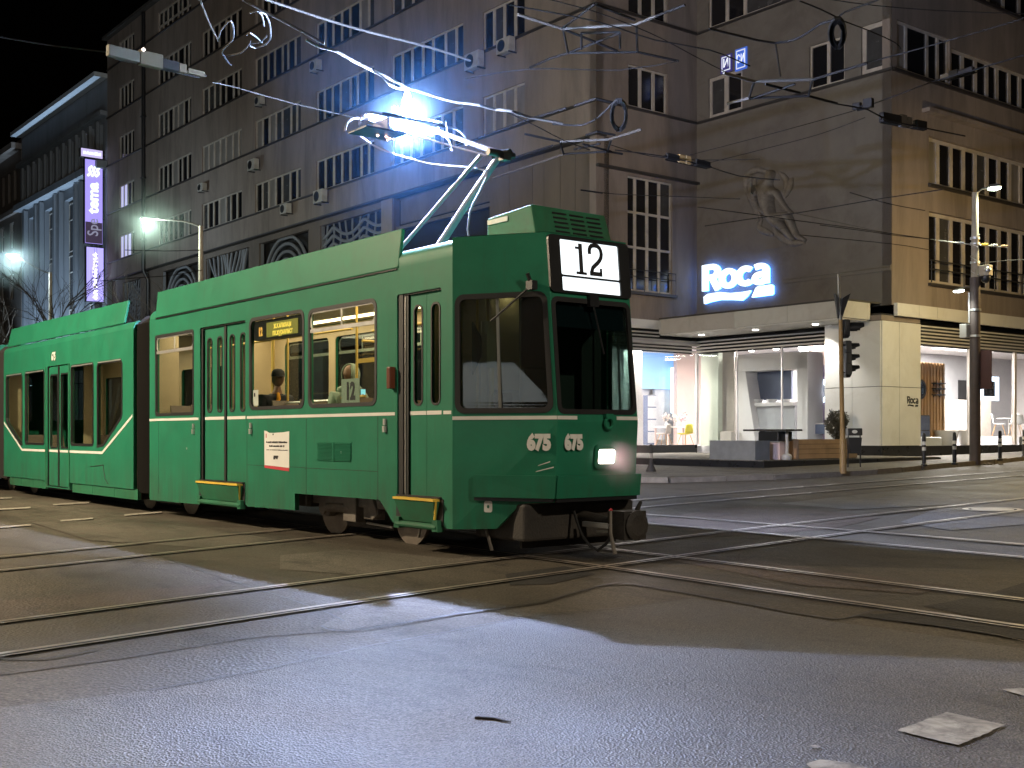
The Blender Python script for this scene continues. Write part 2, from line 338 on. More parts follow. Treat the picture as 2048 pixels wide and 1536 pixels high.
M['asph'] = asphalt('asphalt_worn', (0.050, 0.043, 0.032), (0.122, 0.107, 0.083), 160, 0.45, (0.5, 0.8))
M['asph_front'] = asphalt('asphalt_coarse', (0.056, 0.050, 0.041), (0.112, 0.101, 0.083), 290, 0.55, (0.45, 0.66), 0.65, False, 0.42)
M['asph_track'] = asphalt('asphalt_track', (0.038, 0.032, 0.024), (0.098, 0.084, 0.062), 150, 0.45, (0.5, 0.78))
M['asph_dark'] = asphalt('asphalt_fresh', (0.020, 0.019, 0.017), (0.036, 0.033, 0.029), 150, 0.5, (0.55, 0.8))
M['asph_pale'] = asphalt('asphalt_pale', (0.085, 0.082, 0.078), (0.14, 0.135, 0.128), 150, 0.4, (0.45, 0.7))
M['pave'] = asphalt('pavement_dusty', (0.10, 0.09, 0.07), (0.19, 0.17, 0.14), 60, 0.3, (0.55, 0.8))
M['kerb'] = mat('kerb_stone', (0.20, 0.17, 0.13), 0.75, var=0.3, scale=5, bump=0.3, dirt=(0.09, 0.06, 0.035))
M['tar'] = mat('tar_seam', (0.012, 0.010, 0.008), 0.5, var=0.3)
M['rail'] = mat('rail_steel', (0.40, 0.35, 0.29), 0.36, metal=0.45, var=0.25, scale=6, dirt=(0.16, 0.11, 0.07), dscale=3.0, damt=0.7)
M['groove'] = mat('rail_groove', (0.010, 0.008, 0.006), 0.8, var=0.3)
M['mark'] = mat('road_paint', (0.36, 0.335, 0.28), 0.7, var=0.3, scale=14, dirt=(0.085, 0.076, 0.062), dscale=8.0, damt=0.85, dmin=0.43)
def gp(p, lift=0.0): return (p.x, p.y, gz(p.x, p.y) + lift)
mb = MB(); R = 330.0
mb.quad(*[gp(Vector((x, y, 0))) for x, y in ((-R, -R), (R, -R), (R, R), (-R, R))])
struct(mb.build('road', M['asph']))
def patch(name, pts, m, lift):
    w = [GR(*p) for p in pts]; mb = MB(); top = [Vector(gp(p, lift)) for p in w]
    t = tessellate_polygon([[Vector((p.x, p.y, 0)) for p in top]])
    mb.add(top, [tuple(q) for q in t])
    return struct(mb.build(name, m))
patch('track_asphalt', [(-260, 1340), (0, 1352), (250, 1318), (500, 1277), (690, 1262), (800, 1248), (922, 1230), (1086, 1207), (1203, 1172), (1262, 1171), (1398, 1193), (1575, 1226), (1666, 1241), (1713, 1234), (1800, 1236), (2048, 1281), (2400, 1345), (2600, 1280), (2048, 1118), (1630, 1030), (2048, 962), (2300, 925), (2100, 940), (1660, 972), (1280, 1008), (1000, 1030), (700, 1050), (300, 1088), (0, 1120), (-260, 1150)], M['asph_track'], 0.004)
patch('coarse_asphalt', [(-700, 1560), (-200, 1450), (0, 1418), (300, 1384), (539, 1340), (734, 1297), (890, 1269), (1047, 1238), (1240, 1220), (1390, 1199), (1480, 1212), (1575, 1230), (1666, 1246), (1760, 1258), (2048, 1300), (2500, 1372), (3600, 1800), (3000, 2500), (1024, 2600), (-900, 2500)], M['asph_front'], 0.008)
patch('fresh_asphalt', [(1847, 1214), (1900, 1205), (1989, 1186), (2048, 1167), (2300, 1160), (2300, 1300), (2048, 1252), (1930, 1232)], M['asph_dark'], 0.0085)
patch('fresh_asphalt', [(1713, 1234), (1800, 1228), (1930, 1246), (2048, 1263), (2300, 1304), (2300, 1330), (2048, 1283), (1850, 1252)], M['asph_dark'], 0.012)
patch('pale_asphalt', [(1560, 1008), (1760, 985), (1980, 968), (2300, 940), (2300, 1020), (2048, 1050), (1900, 1062), (1800, 1045), (1900, 1010), (1700, 1020)], M['asph_pale'], 0.0085)
M['asph_red'] = asphalt('asphalt_reddish', (0.045, 0.034, 0.026), (0.115, 0.088, 0.068), 140, 0.5, (0.5, 0.75))
M['asph_lite'] = asphalt('asphalt_dusty', (0.062, 0.054, 0.042), (0.15, 0.132, 0.105), 170, 0.5, (0.5, 0.75))
patch('reddish_asphalt', [(1290, 1040), (1500, 1012), (1640, 1022), (1760, 1036), (1660, 1060), (1420, 1075)], M['asph_red'], 0.0085)
patch('reddish_asphalt', [(1330, 1120), (1420, 1108), (1640, 1140), (1900, 1172), (1840, 1190), (1600, 1172)], M['asph_red'], 0.0085)
patch('dusty_asphalt', [(560, 1112), (700, 1100), (900, 1118), (1010, 1112), (880, 1138), (720, 1152), (560, 1140)], M['asph_lite'], 0.0085)
patch('dusty_asphalt', [(640, 1254), (742, 1200), (820, 1206), (902, 1216), (920, 1228), (800, 1247), (690, 1263)], M['asph_lite'], 0.0085)
patch('dusty_asphalt', [(60, 1045), (250, 1040), (420, 1060), (560, 1080), (420, 1098), (180, 1082)], M['asph_lite'], 0.0085)
patch('fresh_asphalt', [(1010, 1150), (1130, 1134), (1190, 1150), (1100, 1170), (1020, 1172)], M['asph_dark'], 0.0085)
patch('reddish_asphalt', [(-60, 1210), (150, 1190), (330, 1178), (450, 1168), (380, 1200), (160, 1224), (-60, 1250)], M['asph_red'], 0.0085)
def ribbon(mb, line, w, lift, m=0, off=0.0):
    n = len(line); L_ = []; R_ = []
    for i, p in enumerate(line):
        a = line[max(i-1, 0)]; b = line[min(i+1, n-1)]; d = (b-a); d.z = 0; d.normalize(); s = Vector((d.y, -d.x, 0))
        L_.append(Vector(gp(p + s*(off-w/2), lift))); R_.append(Vector(gp(p + s*(off+w/2), lift)))
    mb.add(L_+R_, [(i, i+1, n+i+1, n+i) for i in range(n-1)], m)
def resample(line, step=0.5):
    "smooth Catmull-Rom through the given points"
    out = []; n = len(line)
    for i in range(n-1):
        p0, p1, p2, p3 = line[max(i-1, 0)], line[i], line[i+1], line[min(i+2, n-1)]
        k = max(2, min(24, int((p2-p1).length/step)))
        for j in range(k):
            t = j/k; out.append(0.5*((2*p1)+(p2-p0)*t+(2*p0-5*p1+4*p2-p3)*t*t+(3*p1-p0-3*p2+p3)*t*t*t))
    out.append(line[-1]); return out
def rail(line):
    line = resample(line); mb = MB()
    ribbon(mb, line, 0.055, 0.020, 0, 0.0); ribbon(mb, line, 0.05, 0.0165, 1, 0.052); ribbon(mb, line, 0.024, 0.0195, 0, 0.089)
    ribbon(mb, line, 0.03, 0.0135, 1, -0.04)
    return struct(mb.build('tram_rail', [M['rail'], M['groove']]))
def TG(s, t): return TR0 + U*s + V*t
own = [(-60, .78), (-30, .76), (-12, .74), (-6, .70), (-2, .62), (1, .60), (2.5, .56), (4.2, .48), (5.9, .42), (9, .25), (14, -.2), (20, -1.0)]
for o in (0.0, 1.07):
    rail([TG(s, t+o) for s, t in own])
for o in (3.55, 4.62):
    rail([TG(s, t+o-.0) for s, t in own])
crA = [(-14.0, 3.6), (-9.0, 2.85), (-5.0, 2.32), (-2.36, 1.95), (0, 1.70), (4.06, 1.32), (9.5, 0.98), (18, .75), (30, .6), (60, .5)]
crB = [(-14.0, -.95), (-9, -1.45), (-4.0, -2.1), (-1.8, -2.55), (0.6, -2.95), (6.0, -3.55), (13.0, -4.05), (20.0, -4.35), (32, -4.6), (60, -4.8)]
for base in (crA, crB):
    for o in (0.0, -1.22):
        rail([TG(s+o*(1.0 if base is crA else -1.0)*(1.0 if base is crA else -1.0), t) for t, s in base])
# seams and cracks sealed with tar
def seam(pts, w, lift=0.0145):
    mb = MB(); ln = resample([GR(*p) for p in pts], 0.3); rnd = random.Random(len(pts)*7+int(pts[0][0]))
    ln = [p + Vector((rnd.uniform(-.012, .012), rnd.uniform(-.012, .012), 0)) for p in ln]
    ribbon(mb, ln, w, lift); return struct(mb.build('tar_seam', M['tar']))
seam([(640, 1255), (690, 1266), (800, 1250), (922, 1230), (1086, 1207), (1203, 1173), (1262, 1171), (1398, 1193), (1575, 1226), (1666, 1241), (1713, 1235), (1760, 1222)], 0.022)
seam([(300, 1385), (539, 1340), (734, 1297), (890, 1269), (1047, 1238), (1240, 1220), (1390, 1199)], 0.018)
seam([(300, 1106), (420, 1150), (520, 1182), (640, 1222), (690, 1246)], 0.012)
seam([(0, 1320), (60, 1322), (120, 1318), (200, 1302)], 0.03)
seam([(1400, 1196), (1480, 1206), (1560, 1216), (1600, 1222)], 0.012)
seam([(1713, 1235), (1800, 1246), (1930, 1262), (2048, 1286)], 0.016)
# painted marks: six short dashes on the left, worn squares of a crossing on the right
_mr = random.Random(31)
def mark(pts, lift=0.0165):
    mb = MB(); q = [Vector(gp(GR(*p), lift)) for p in pts]; e = []
    for a, b in zip(q, q[1:]+q[:1]):                           # ragged worn edge
        n = max(1, int((b-a).length/.035)); o_ = Vector((b.y-a.y, a.x-b.x, 0)).normalized()
        for k in range(n): e.append(a.lerp(b, k/n)+o_*(_mr.uniform(-.007, .004) if k else 0))
    mb.add(e, [tuple(t) for t in tessellate_polygon([[Vector((p.x, p.y, 0)) for p in e]])]); return struct(mb.build('road_marking', M['mark']))
for (x0, y0, x1, y1) in ((106, 1011, 178, 1006.5), (249, 1032, 323, 1026), (121, 1043.5, 186, 1038.5), (-10, 1021, 61, 1016.5), (-20, 1058, 61, 1052), (-30, 999.5, 24, 997)):
    mark([(x0, y0-1.4), (x1, y1-1.4), (x1, y1+1.4), (x0, y0+1.4)])
mark([(1795, 1468), (1893, 1431), (2010, 1457), (1917, 1498)]); mark([(1612, 1536), (1640, 1527), (1700, 1533), (1760, 1552), (1690, 1580), (1640, 1560)])
mark([(2004, 1385), (2040, 1382), (2120, 1398), (2075, 1405)]); mark([(1618, 1499), (1630, 1497), (1642, 1501), (1630, 1504)])
mark([(2230, 1500), (2330, 1462), (2450, 1488), (2350, 1530)])
# manhole in the pale asphalt
mh = GR(1985, 1021); mb = MB()
for k, (r0, r1, mi, lf) in enumerate(((0.0, 0.30, 0, .02), (0.30, 0.34, 1, .016), (0.34, 0.42, 0, .021))):
    n = 28; vs = []
    for r in (r0, r1):
        for i in range(n): p = mh + Vector((r*math.cos(2*PI*i/n), r*math.sin(2*PI*i/n), 0)); vs.append(gp(p, lf))
    mb.add(vs, [(i, (i+1) % n, n+(i+1) % n, n+i) for i in range(n)], mi)
struct(mb.build('manhole_cover', [M['rail'], M['groove']]))
# pavement of the shop corner: kerb line from measured pixels, carried on along both streets
kl = [BW(-150, -11.6, 0), BW(-60, -11.6, 0), BW(-20, -11.4, 0)] 
_k = [(1271, 966), (1400, 962), (1500, 959.5), (1582, 957), (1640, 954.5), (1694, 952), (1764, 948), (1851, 939), (1942, 930), (2048, 920.5)]
kp = [GR(*p) for p in _k]
BCk = [((p-BC).dot(U), (p-BC).dot(V)) for p in kp]
line = [(-150, -14.6), (-60, -14.7), (-20, -14.9), (-6, -15.0), (0.5, -15.0)] + [(3.3, -14.8), (4.5, -12.2), (4.75, -11.0), (4.95, -9.1), (4.9, -7.6), (4.35, -5.0), (3.95, -2.6), (3.6, 0.0), (2.95, 3.0), (2.9, 10), (2.9, 40), (2.9, 90)]
line = [Vector(BW(a, d, 0)) for a, d in line]
KH = 0.12
top = [Vector(gp(p, KH)) for p in line]
inner = [BW(-150, 0, 0), BW(-2, 0, 0), BW(-2, 90, 0)]
mb = MB(); poly = top + [Vector(gp(p, KH)) for p in inner[::-1]]
t = tessellate_polygon([[Vector((p.x, p.y, 0)) for p in poly]]); mb.add(poly, [tuple(q) for q in t])
struct(mb.build('pavement', M['pave']))
# kerb stones one by one where they show, long runs further off
fine = resample(line[3:19], 0.4); acc = [fine[0]]; stones = []
for p in fine[1:]:
    if (p-acc[-1]).length >= 0.98: stones.append((acc[-1], p)); acc.append(p)
rnd = random.Random(5)
kerbroot = bpy.data.objects.new('kerb', None); COL.objects.link(kerbroot); struct(kerbroot)
for a, b in stones:
    mb = MB(); d = (b-a); d.z = 0; d.normalize(); s = Vector((d.y, -d.x, 0)); a2 = a+d*0.008; b2 = b-d*0.008
    j = rnd.uniform(-.012, .012); h = rnd.uniform(-.01, .006)
    lo = [Vector(gp(p+s*(o+j), -.05)) for p, o in ((a2, .0), (b2, .0), (b2, .14), (a2, .14))]
    hi = [Vector(gp(p+s*(o+j), KH+.006+h)) for p, o in ((a2, .0), (b2, .0), (b2, .13), (a2, .13))]
    mb.hexa(lo+hi); mb.build('kerb_stone', M['kerb'], kerbroot)
mb = MB()
for i in (0, 1, 2, 18, 19):
    if i+1 < len(line):
        a, b = line[i], line[i+1]; d = (b-a).normalized(); s = Vector((d.y, -d.x, 0))
        mb.hexa([Vector(gp(p+s*o, -.05)) for p, o in ((a, 0), (b, 0), (b, .14), (a, .14))] + [Vector(gp(p+s*o, KH+.004)) for p, o in ((a, 0), (b, 0), (b, .13), (a, .13))])
struct(mb.build('far_kerb', M['kerb']), 'structure')
# ================================================================== BUILDINGS
M['plaster'] = mat('plaster_brown', (0.235, 0.198, 0.172), 0.85, var=0.24, scale=0.9, streak=4.0, bump=0.25, bscale=60, dirt=(0.11, 0.088, 0.072), dscale=0.9, damt=0.75)
M['plasterg'] = mat('plaster_grey', (0.165, 0.15, 0.13), 0.9, var=0.14, scale=1.4, bump=0.5, bscale=45, dirt=(0.105, 0.092, 0.075), dscale=0.8, damt=0.7)
M['plasterb'] = mat('stone_bluegrey', (0.20, 0.215, 0.235), 0.85, var=0.15, scale=0.8, streak=4.0, dirt=(0.10, 0.105, 0.11), dscale=0.5, damt=0.6)
M['plastero'] = mat('plaster_old', (0.15, 0.125, 0.105), 0.9, var=0.2, scale=0.7, streak=3.0, dirt=(0.08, 0.07, 0.06), dscale=0.5, damt=0.7)
M['sill'] = mat('sill_metal', (0.035, 0.032, 0.032), 0.5, var=0.2)
M['wframe'] = mat('window_paint', (0.46, 0.42, 0.37), 0.6, var=0.18, scale=2.0, dirt=(0.22, 0.19, 0.16), damt=0.7)
M['pane'] = mat('night_pane', (0.012, 0.012, 0.014), 0.08, var=0.3, scale=0.7)
M['pane2'] = mat('night_pane_blind', (0.055, 0.055, 0.056), 0.25, var=0.35, scale=1.5)
M['pane3'] = mat('night_pane_curtain', (0.20, 0.185, 0.17), 0.4, var=0.35, scale=3.0, streak=6.0)
M['pane_refl'] = emit('lit_pane', (0.62, 0.62, 1.0), 0.75)  # emission stands in for the violet sign mirrored in these panes
M['darkvoid'] = mat('dark_void', (0.015, 0.014, 0.013), 0.9, var=0.2)
M['roofing'] = mat('roof_felt', (0.06, 0.055, 0.05), 0.9, var=0.2)
M['acwhite'] = mat('air_con_shell', (0.42, 0.41, 0.38), 0.55, var=0.15, dirt=(0.2, 0.17, 0.14), damt=0.6)
M['carv'] = mat('carved_plaster', (0.20, 0.18, 0.15), 0.85, var=.25, scale=6, bump=.4, bscale=18, dirt=(.07, .06, .05), dscale=3, damt=.8)
bld = thing('office_building', 'long brown-grey plaster corner building with rows of white-framed windows above the bright shop', 'building', BC, ROT)
_pane_cache = {}; _frame_cache = {}
_pr = random.Random(11)
def pane_mesh(w, h, m):
    k = (round(w, 2), round(h, 2), m)
    if k not in _pane_cache:
        mb = MB(); mb.box(0, 0, 0, k[0], 0.012, k[1]); me = mb.mesh('pane'); me.materials.append(M[m]); _pane_cache[k] = me
    return _pane_cache[k]
def window(parent, x, y, z, w, h, cols, face='d', rows=(1.0,), mull=0.10, fr=0.07, lit=None, blind=0.35, depth=0.12, name='window', sill=True):
    "window with origin at its lower corner; cols/rows are relative pane sizes; face d = long front, a = side front"
    k = (round(w, 2), round(h, 2), tuple(cols), tuple(rows), mull, fr, depth)
    tot = sum(cols); tr = sum(rows); cw = (w-2*fr-mull*(len(cols)-1)); ch = (h-2*fr-mull*0.7*(len(rows)-1)); cells = []
    xx = fr
    for c in cols:
        zz = fr
        for r in rows:
            cells.append((xx, zz, cw*c/tot, ch*r/tr)); zz += ch*r/tr+mull*0.7
        xx += cw*c/tot+mull
    if k not in _frame_cache:
        mb = MB()
        mb.gridwall(0, w, 0, h, [(c[0], c[1], c[0]+c[2], c[1]+c[3]) for c in cells], lambda a, b, o: (a, depth-0.05+o, b), 0.07)
        me = mb.mesh('window'); me.materials.append(M['wframe']); _frame_cache[k] = me
    o = bpy.data.objects.new(name, _frame_cache[k]); COL.objects.link(o); o.parent = parent; o.location = (x, y, z)
    if face == 'a': o.rotation_euler = (0, 0, PI/2)
    for i, c in enumerate(cells):
        m = 'pane'
        if lit is not None and i in lit: m = lit[i]
        elif _pr.random() < blind: m = 'pane2' if _pr.random() < .75 else 'pane3'
        p = bpy.data.objects.new('pane', pane_mesh(c[2], c[3], m)); COL.objects.link(p); p.parent = o; p.location = (c[0], depth-0.005, c[1])
    return o
def bpart(mb, name, mats, parent=None, **kw): return mb.build(name, mats, parent or bld, **kw)
DL = -5.2                                                     # plane of the long front
bays = [(-57.0, -54.2), (-50.0, -44.7), (-43.1, -37.7), (-36.05, -30.8), (-29.2, -23.7), (-22.2, -16.7), (-15.35, -12.65)]
rows = [(13.36, 1.56), (16.78, 1.56), (20.15, 1.56), (23.5, 1.56), (26.85, 1.30)]
# upper front
holes = [(a0, z, a1, z+h) for a0, a1 in bays for z, h in rows]
mb = MB(); mb.gridwall(-59.4, -8.57, 12.13, 28.9, holes, lambda a, z, o: (a, DL+o, z), 0.35); bpart(mb, 'wall', M['plaster'])
pat = {2.8: (1, 1.1, 1, 1), 5.3: (1, 1.15, 1, 1.1, 1.0, 1.6, .8), 2.7: (.8, 1, 1, .9)}
for bi, (a0, a1) in enumerate(bays):
    for ri, (z, h) in enumerate(rows):
        w = a1-a0; cols = (1, 1, 1.05, 1) if w < 3 else [(1, 1, 1.1, 1, 1.25, 1.0, .7), (1, 1.05, 1, .95, 1.35, .8, .7), (.9, 1, 1, 1.25, .8, 1.1, 1)][(bi+ri) % 3]
        lit = None; bl = (.12, .45, .3, .6)[(bi*3+ri*2) % 4]
        if bi == 0 and ri in (0, 1): lit = {0: 'pane_refl', 1: 'pane_refl', 2: 'pane_refl'} if ri == 0 else {0: 'pane_refl', 1: 'pane_refl'}
        if bi == 2 and ri == 1: lit = {i: 'pane3' for i in range(7)}
        if bi == 1 and ri == 0: bl = 0.75
        if bi == 6 and ri == 0: lit = {i: 'pane3' for i in range(4)}
        window(bld, a0, DL, z, w, h, cols, rows=((.4, 1) if ri == 4 and bi == 1 else (1,)), mull=0.15, lit=lit, blind=bl)
# sills running along each row, ledge at the foot of the upper front
for z, h in rows:
    mb = MB(); mb.box(-59.4, DL-0.09, z-0.10, -8.57, DL-0.003, z-0.02); bpart(mb, 'sill', M['sill'])
mb = MB(); mb.box(-59.4, DL-0.02, 12.05, -8.50, DL+0.45, 12.127); bpart(mb, 'ledge', M['sill'])
# lower front, set back: pillars, ornamental grilles, panelled wall
LD = DL+0.32
mb = MB()
pil = [(-59.4, -57.2), (-53.9, -50.2), (-44.5, -43.3), (-37.5, -36.2), (-30.6, -29.4), (-23.5, -22.6)]
gb = [(-57.2, -53.9), (-50.2, -44.5), (-43.3, -37.5), (-36.2, -30.6), (-29.4, -23.5)]
mb.gridwall(-59.4, -22.5, 0.35, 12.05, [(a0, 8.7, a1, 11.75) for a0, a1 in gb] + [(a0+.3, 1.0, a1-.3, 5.6) for a0, a1 in gb], lambda a, z, o: (a, LD+o, z), 0.3)
bpart(mb, 'lower_wall', M['plastero'])
mb = MB(); mb.box(-59.3, LD+0.5, 0.35, -15.2, LD+0.55, 12.05); bpart(mb, 'backing', M['darkvoid'])
mb = MB(); mb.box(-23.45, LD-0.10, 0.35, -22.5, LD-0.002, 12.05); bpart(mb, 'pillar', M['plaster'])
mb = MB(); mb.box(-22.5, LD+0.35, 10.9, -15.3, LD+0.40, 12.05); mb.box(-22.5, LD+0.10, 10.6, -15.3, LD+0.34, 10.75); bpart(mb, 'lobby_head', M['plastero'])
def grille(a0, a1, z0, z1, kind, name='ornamental_grille'):
    "curling bars: level lines of a smooth field, thick as cast concrete ribs"
    w, h = a1-a0, z1-z0; cx, cz = w/2, h*0.42; mb = MB()
    if kind == 0:                                              # nested arches
        for i in range(6):
            r = 0.35+i*0.42; pts = [(cx-r, 0)]
            pts += [(cx-r*math.cos(t), cz*0.6+r*0.95*math.sin(t)) for t in [PI*k/18 for k in range(19)]]; pts += [(cx+r, 0)]
            pts = [(min(max(p[0], .05), w-.05), min(p[1], h-.05)) for p in pts]
            mb.tube([(a0+p[0], LD+0.18, z0+p[1]) for p in pts], 0.085, 6)
    elif kind == 1:                                            # flames fanning from the middle
        for i in range(-6, 7):
            pts = [(cx+i*0.10+i*0.33*t+0.22*math.sin(t*5+i), t*h) for t in [k/14 for k in range(15)]]
            pts = [(min(max(p[0], .05), w-.05), p[1]) for p in pts]
            mb.tube([(a0+p[0], LD+0.18, z0+p[1]) for p in pts], 0.08, 6)
    else:                                                      # drooping waves
        for i in range(7):
            pts = [(t*w, h-0.15-i*0.40-0.55*abs(math.sin(PI*t*2+kind))*(1-.1*i)) for t in [k/24 for k in range(25)]]
            pts = [(p[0], max(p[1], .03)) for p in pts]
            mb.tube([(a0+p[0], LD+0.18, z0+p[1]) for p in pts], 0.08, 6)
        for i in range(9): x = w*(i+.5)/9; mb.tube([(a0+x+.12*math.sin(j*1.3+i), LD+0.2, z0+h*j/6) for j in range(7)], 0.05, 5)
    mb.box(a0, LD+0.1, z0, a0+.05, LD+.25, z1); mb.box(a1-.05, LD+0.1, z0, a1, LD+.25, z1)
    return bpart(mb, name, M['plasterb'])
for i, (a0, a1) in enumerate(gb): grille(a0, a1, 8.7, 11.75, (3, 0, 1, 0, 2)[i])
# wall of upright slabs with open joints beside the corner
xs = [-15.3, -14.0, -12.55, -11.85, -10.9, -10.05, -8.57]
mb = MB(); mb.box(-15.3, LD+0.05, 0.35, -8.57, LD+0.3, 12.05); bpart(mb, 'wall', M['darkvoid'])
for x0, x1 in zip(xs, xs[1:]):
    for z0, z1 in ((0.36, 5.1), (5.14, 9.0), (9.03, 12.04)):
        mb = MB(); mb.box(x0+.015, LD-0.02, z0, x1-.015, LD+0.04, z1); bpart(mb, 'wall_panel', M['plastero'] if z0 > 5 else M['plaster'])
mb = MB(); mb.box(-9.0, LD-0.06, 0.36, -8.572, LD-0.022, 12.04); bpart(mb, 'corner_strip', M['plaster'])
# face at the inner corner (looks along the street)
AF = -8.57
fa = lambda d, z, o: (AF-o, d, z)
h_in = [(-3.62, 13.36, -1.60, 14.90), (-3.62, 16.78, -1.60, 18.34), (-3.62, 20.15, -1.60, 21.7), (-3.62, 23.5, -1.6, 25.06), (-3.66, 6.64, -1.34, 10.82)]
mb = MB(); mb.gridwall(DL, 0.0, 5.60, 28.9, h_in, fa, 0.35); bpart(mb, 'wall', M['plaster'])
for (d0, z0, d1, z1) in h_in[:4]: window(bld, AF, d0, z0, d1-d0, z1-z0, (1, 1.05, 1), 'a', mull=0.14, blind=.2)
window(bld, AF, -3.66, 6.64, 2.32, 4.18, (.65, 1, 1, 1), 'a', rows=(1.25, 1, 1), mull=0.12, blind=0.15, fr=.06)
for z in (13.36, 16.78, 20.15, 23.5):
    mb = MB(); mb.box(AF+0.003, DL, z-0.10, AF+0.09, 0.0, z-0.02); bpart(mb, 'sill', M['sill'])
mb = MB(); mb.box(AF+0.003, DL-0.02, 10.93, AF+0.16, 0.0, 11.02); bpart(mb, 'ledge', M['sill'])
mb = MB(); mb.box(AF+0.003, -3.8, 6.50, AF+0.16, -1.2, 6.60); bpart(mb, 'sill', M['sill'])
mb = MB()
for z in (7.15, 7.40): mb.tube([(AF+0.1, -3.7, z), (AF+0.1, -1.25, z)], 0.018, 6)
for d in (-3.7, -2.9, -2.1, -1.25): mb.tube([(AF+0.1, d, 6.6), (AF+0.1, d, 7.42)], 0.014, 6)
bpart(mb, 'guard_rail', M['black'])
# relief face
fd = lambda a, z, o: (a, o, z)
h_re = [(-7.97, 13.36, -6.30, 14.88), (-3.28, 13.36, -1.82, 14.88), (-1.16, 13.36, -0.06, 14.98), (-7.97, 16.78, -4.5, 18.34), (-3.28, 16.78, -1.82, 18.34), (-1.16, 16.78, -.06, 18.34)]
mb = MB(); mb.gridwall(AF, 0.0, 5.60, 28.9, h_re, fd, 0.05); mb.gridwall(AF, -0.06, 5.60, 28.9, h_re, lambda a, z, o: (a, .05+o, z), 0.3); bpart(mb, 'relief_wall', M['plasterg'])
window(bld, -7.97, 0, 13.36, 1.67, 1.52, (1, 1), mull=0.2, fr=.12, lit={0: 'pane2', 1: 'pane'}); window(bld, -3.28, 0, 13.36, 1.46, 1.52, (1.1, 1), mull=.13, lit={0: 'pane', 1: 'pane'})
window(bld, -1.16, 0, 13.36, 1.10, 1.62, (1,), fr=.15, lit={0: 'pane2'}); window(bld, -7.97, 0, 16.78, 3.47, 1.56, (1, 1, 2.2), mull=.15, lit={0: 'pane', 1: 'pane', 2: 'pane2'})
window(bld, -3.28, 0, 16.78, 1.46, 1.56, (1.1, 1), mull=.13); window(bld, -1.16, 0, 16.78, 1.10, 1.56, (1,), fr=.12)
mb = MB(); mb.box(-8.5, -0.075, 13.25, 0.075, -0.003, 13.34); bpart(mb, 'sill', M['sill'])
mb = MB(); mb.box(-8.5, -0.075, 16.68, 0.075, -0.003, 16.76); bpart(mb, 'sill', M['sill'])
for bx in ((-4.4, -0.05, 6.72, 0.0, -0.003, 6.84), (-4.4, -0.07, 6.845, 0.0, -0.003, 6.90)): mb = MB(); mb.box(*bx); bpart(mb, 'string_course', M['plasterg'])
mb = MB(); mb.box(-5.2, -0.045, 8.02, -3.44, -0.003, 8.08); bpart(mb, 'string_course', M['plasterg'])
# face on the side street
ra = lambda d, z, o: (-o, d, z)
h_ri = [(0.30, 13.36, 3.42, 14.98), (3.52, 13.36, 8.9, 14.70), (9.9, 13.36, 15.2, 14.7), (5.0, 16.78, 10.2, 18.34), (11.0, 16.78, 16, 18.34), (2.15, 9.84, 12.5, 11.46), (2.15, 6.50, 12.5, 8.92)]
mb = MB(); mb.gridwall(0.0, 34.0, 5.60, 28.9, h_ri, ra, 0.35); bpart(mb, 'wall', M['plaster'])
window(bld, 0, .30, 13.36, 3.12, 1.62, (.85, 2.0, .9, .85), 'a', mull=.14, fr=.09, blind=.05); window(bld, 0, 3.52, 13.36, 5.38, 1.34, (1, 1.05, .9, .8, 1.05, .9, .8), 'a', mull=.2, fr=.1, blind=.05)
window(bld, 0, 9.9, 13.36, 5.3, 1.34, (1, 1, 1, 1, 1), 'a', mull=.2); window(bld, 0, 5.0, 16.78, 5.2, 1.56, (1, 1, 1.1, 1, 1), 'a', mull=.18); window(bld, 0, 11, 16.78, 5, 1.56, (1, 1, 1, 1), 'a', mull=.18)
window(bld, 0, 2.15, 9.84, 10.35, 1.62, (1, 1.05, 1, .95, 1, 1, .95, 1, 1, 1.1, 1, 1, 1), 'a', mull=.2, fr=.12, depth=.22, blind=.3)
window(bld, 0, 2.15, 6.50, 10.35, 2.42, (1, 1.05, 1, 1, 1, 1, .9, 1, 1, 1.1, 1, 1, 1), 'a', mull=.2, fr=.12, depth=.22, blind=.12)
for z, d0 in ((13.36, 0), (16.78, 0), (9.84, 2.1), (6.5, 2.1)):
    mb = MB(); mb.box(0.003, d0, z-0.12, 0.10, 12.6 if d0 else 20, z-0.02); bpart(mb, 'sill', M['sill'])
mb = MB(); mb.box(0.003, 1.74, 12.16, 0.30, 20, 12.30); bpart(mb, 'hood_ledge', M['plaster'])
mb = MB()
for z in (6.95, 7.25): mb.tube([(0.07, 2.15, z), (0.07, 12.5, z)], 0.025, 6)
for i in range(6): mb.tube([(0.07, 2.2+2*i, 6.5), (0.07, 2.2+2*i, 7.27)], 0.02, 6)
bpart(mb, 'guard_rail', M['black'])
# roof, parapet cap, back walls
mb = MB(); mb.box(-59.5, DL-0.35, 28.9, -8.3, 12.0, 29.1); mb.box(-8.3, -0.35, 28.9, 0.35, 34.0, 29.1); bpart(mb, 'roof', M['roofing'])
mb = MB(); mb.box(-59.4, 11.7, 0.3, -9.0, 12.0, 28.9); mb.box(-59.4, DL+.36, 0.3, -59.1, 11.7, 28.9); mb.box(-16.4, 17.6, 5.6, -.36, 17.9, 28.9); bpart(mb, 'back_wall', M['plastero'])
# drainpipe
a_, z_ = onD(291, 300, DL); mb = MB(); mb.tube([(a_, DL-0.14, 28.8), (a_, DL-0.14, 12.0), (a_, LD-0.14, 11.4), (a_, LD-0.14, 0.5)], 0.13, 8)
for z in (26, 22, 18, 14): mb.box(a_-.2, DL-.28, z, a_+.2, DL-.004, z+.08)
bpart(mb, 'drainpipe', M['black'], smooth=50)
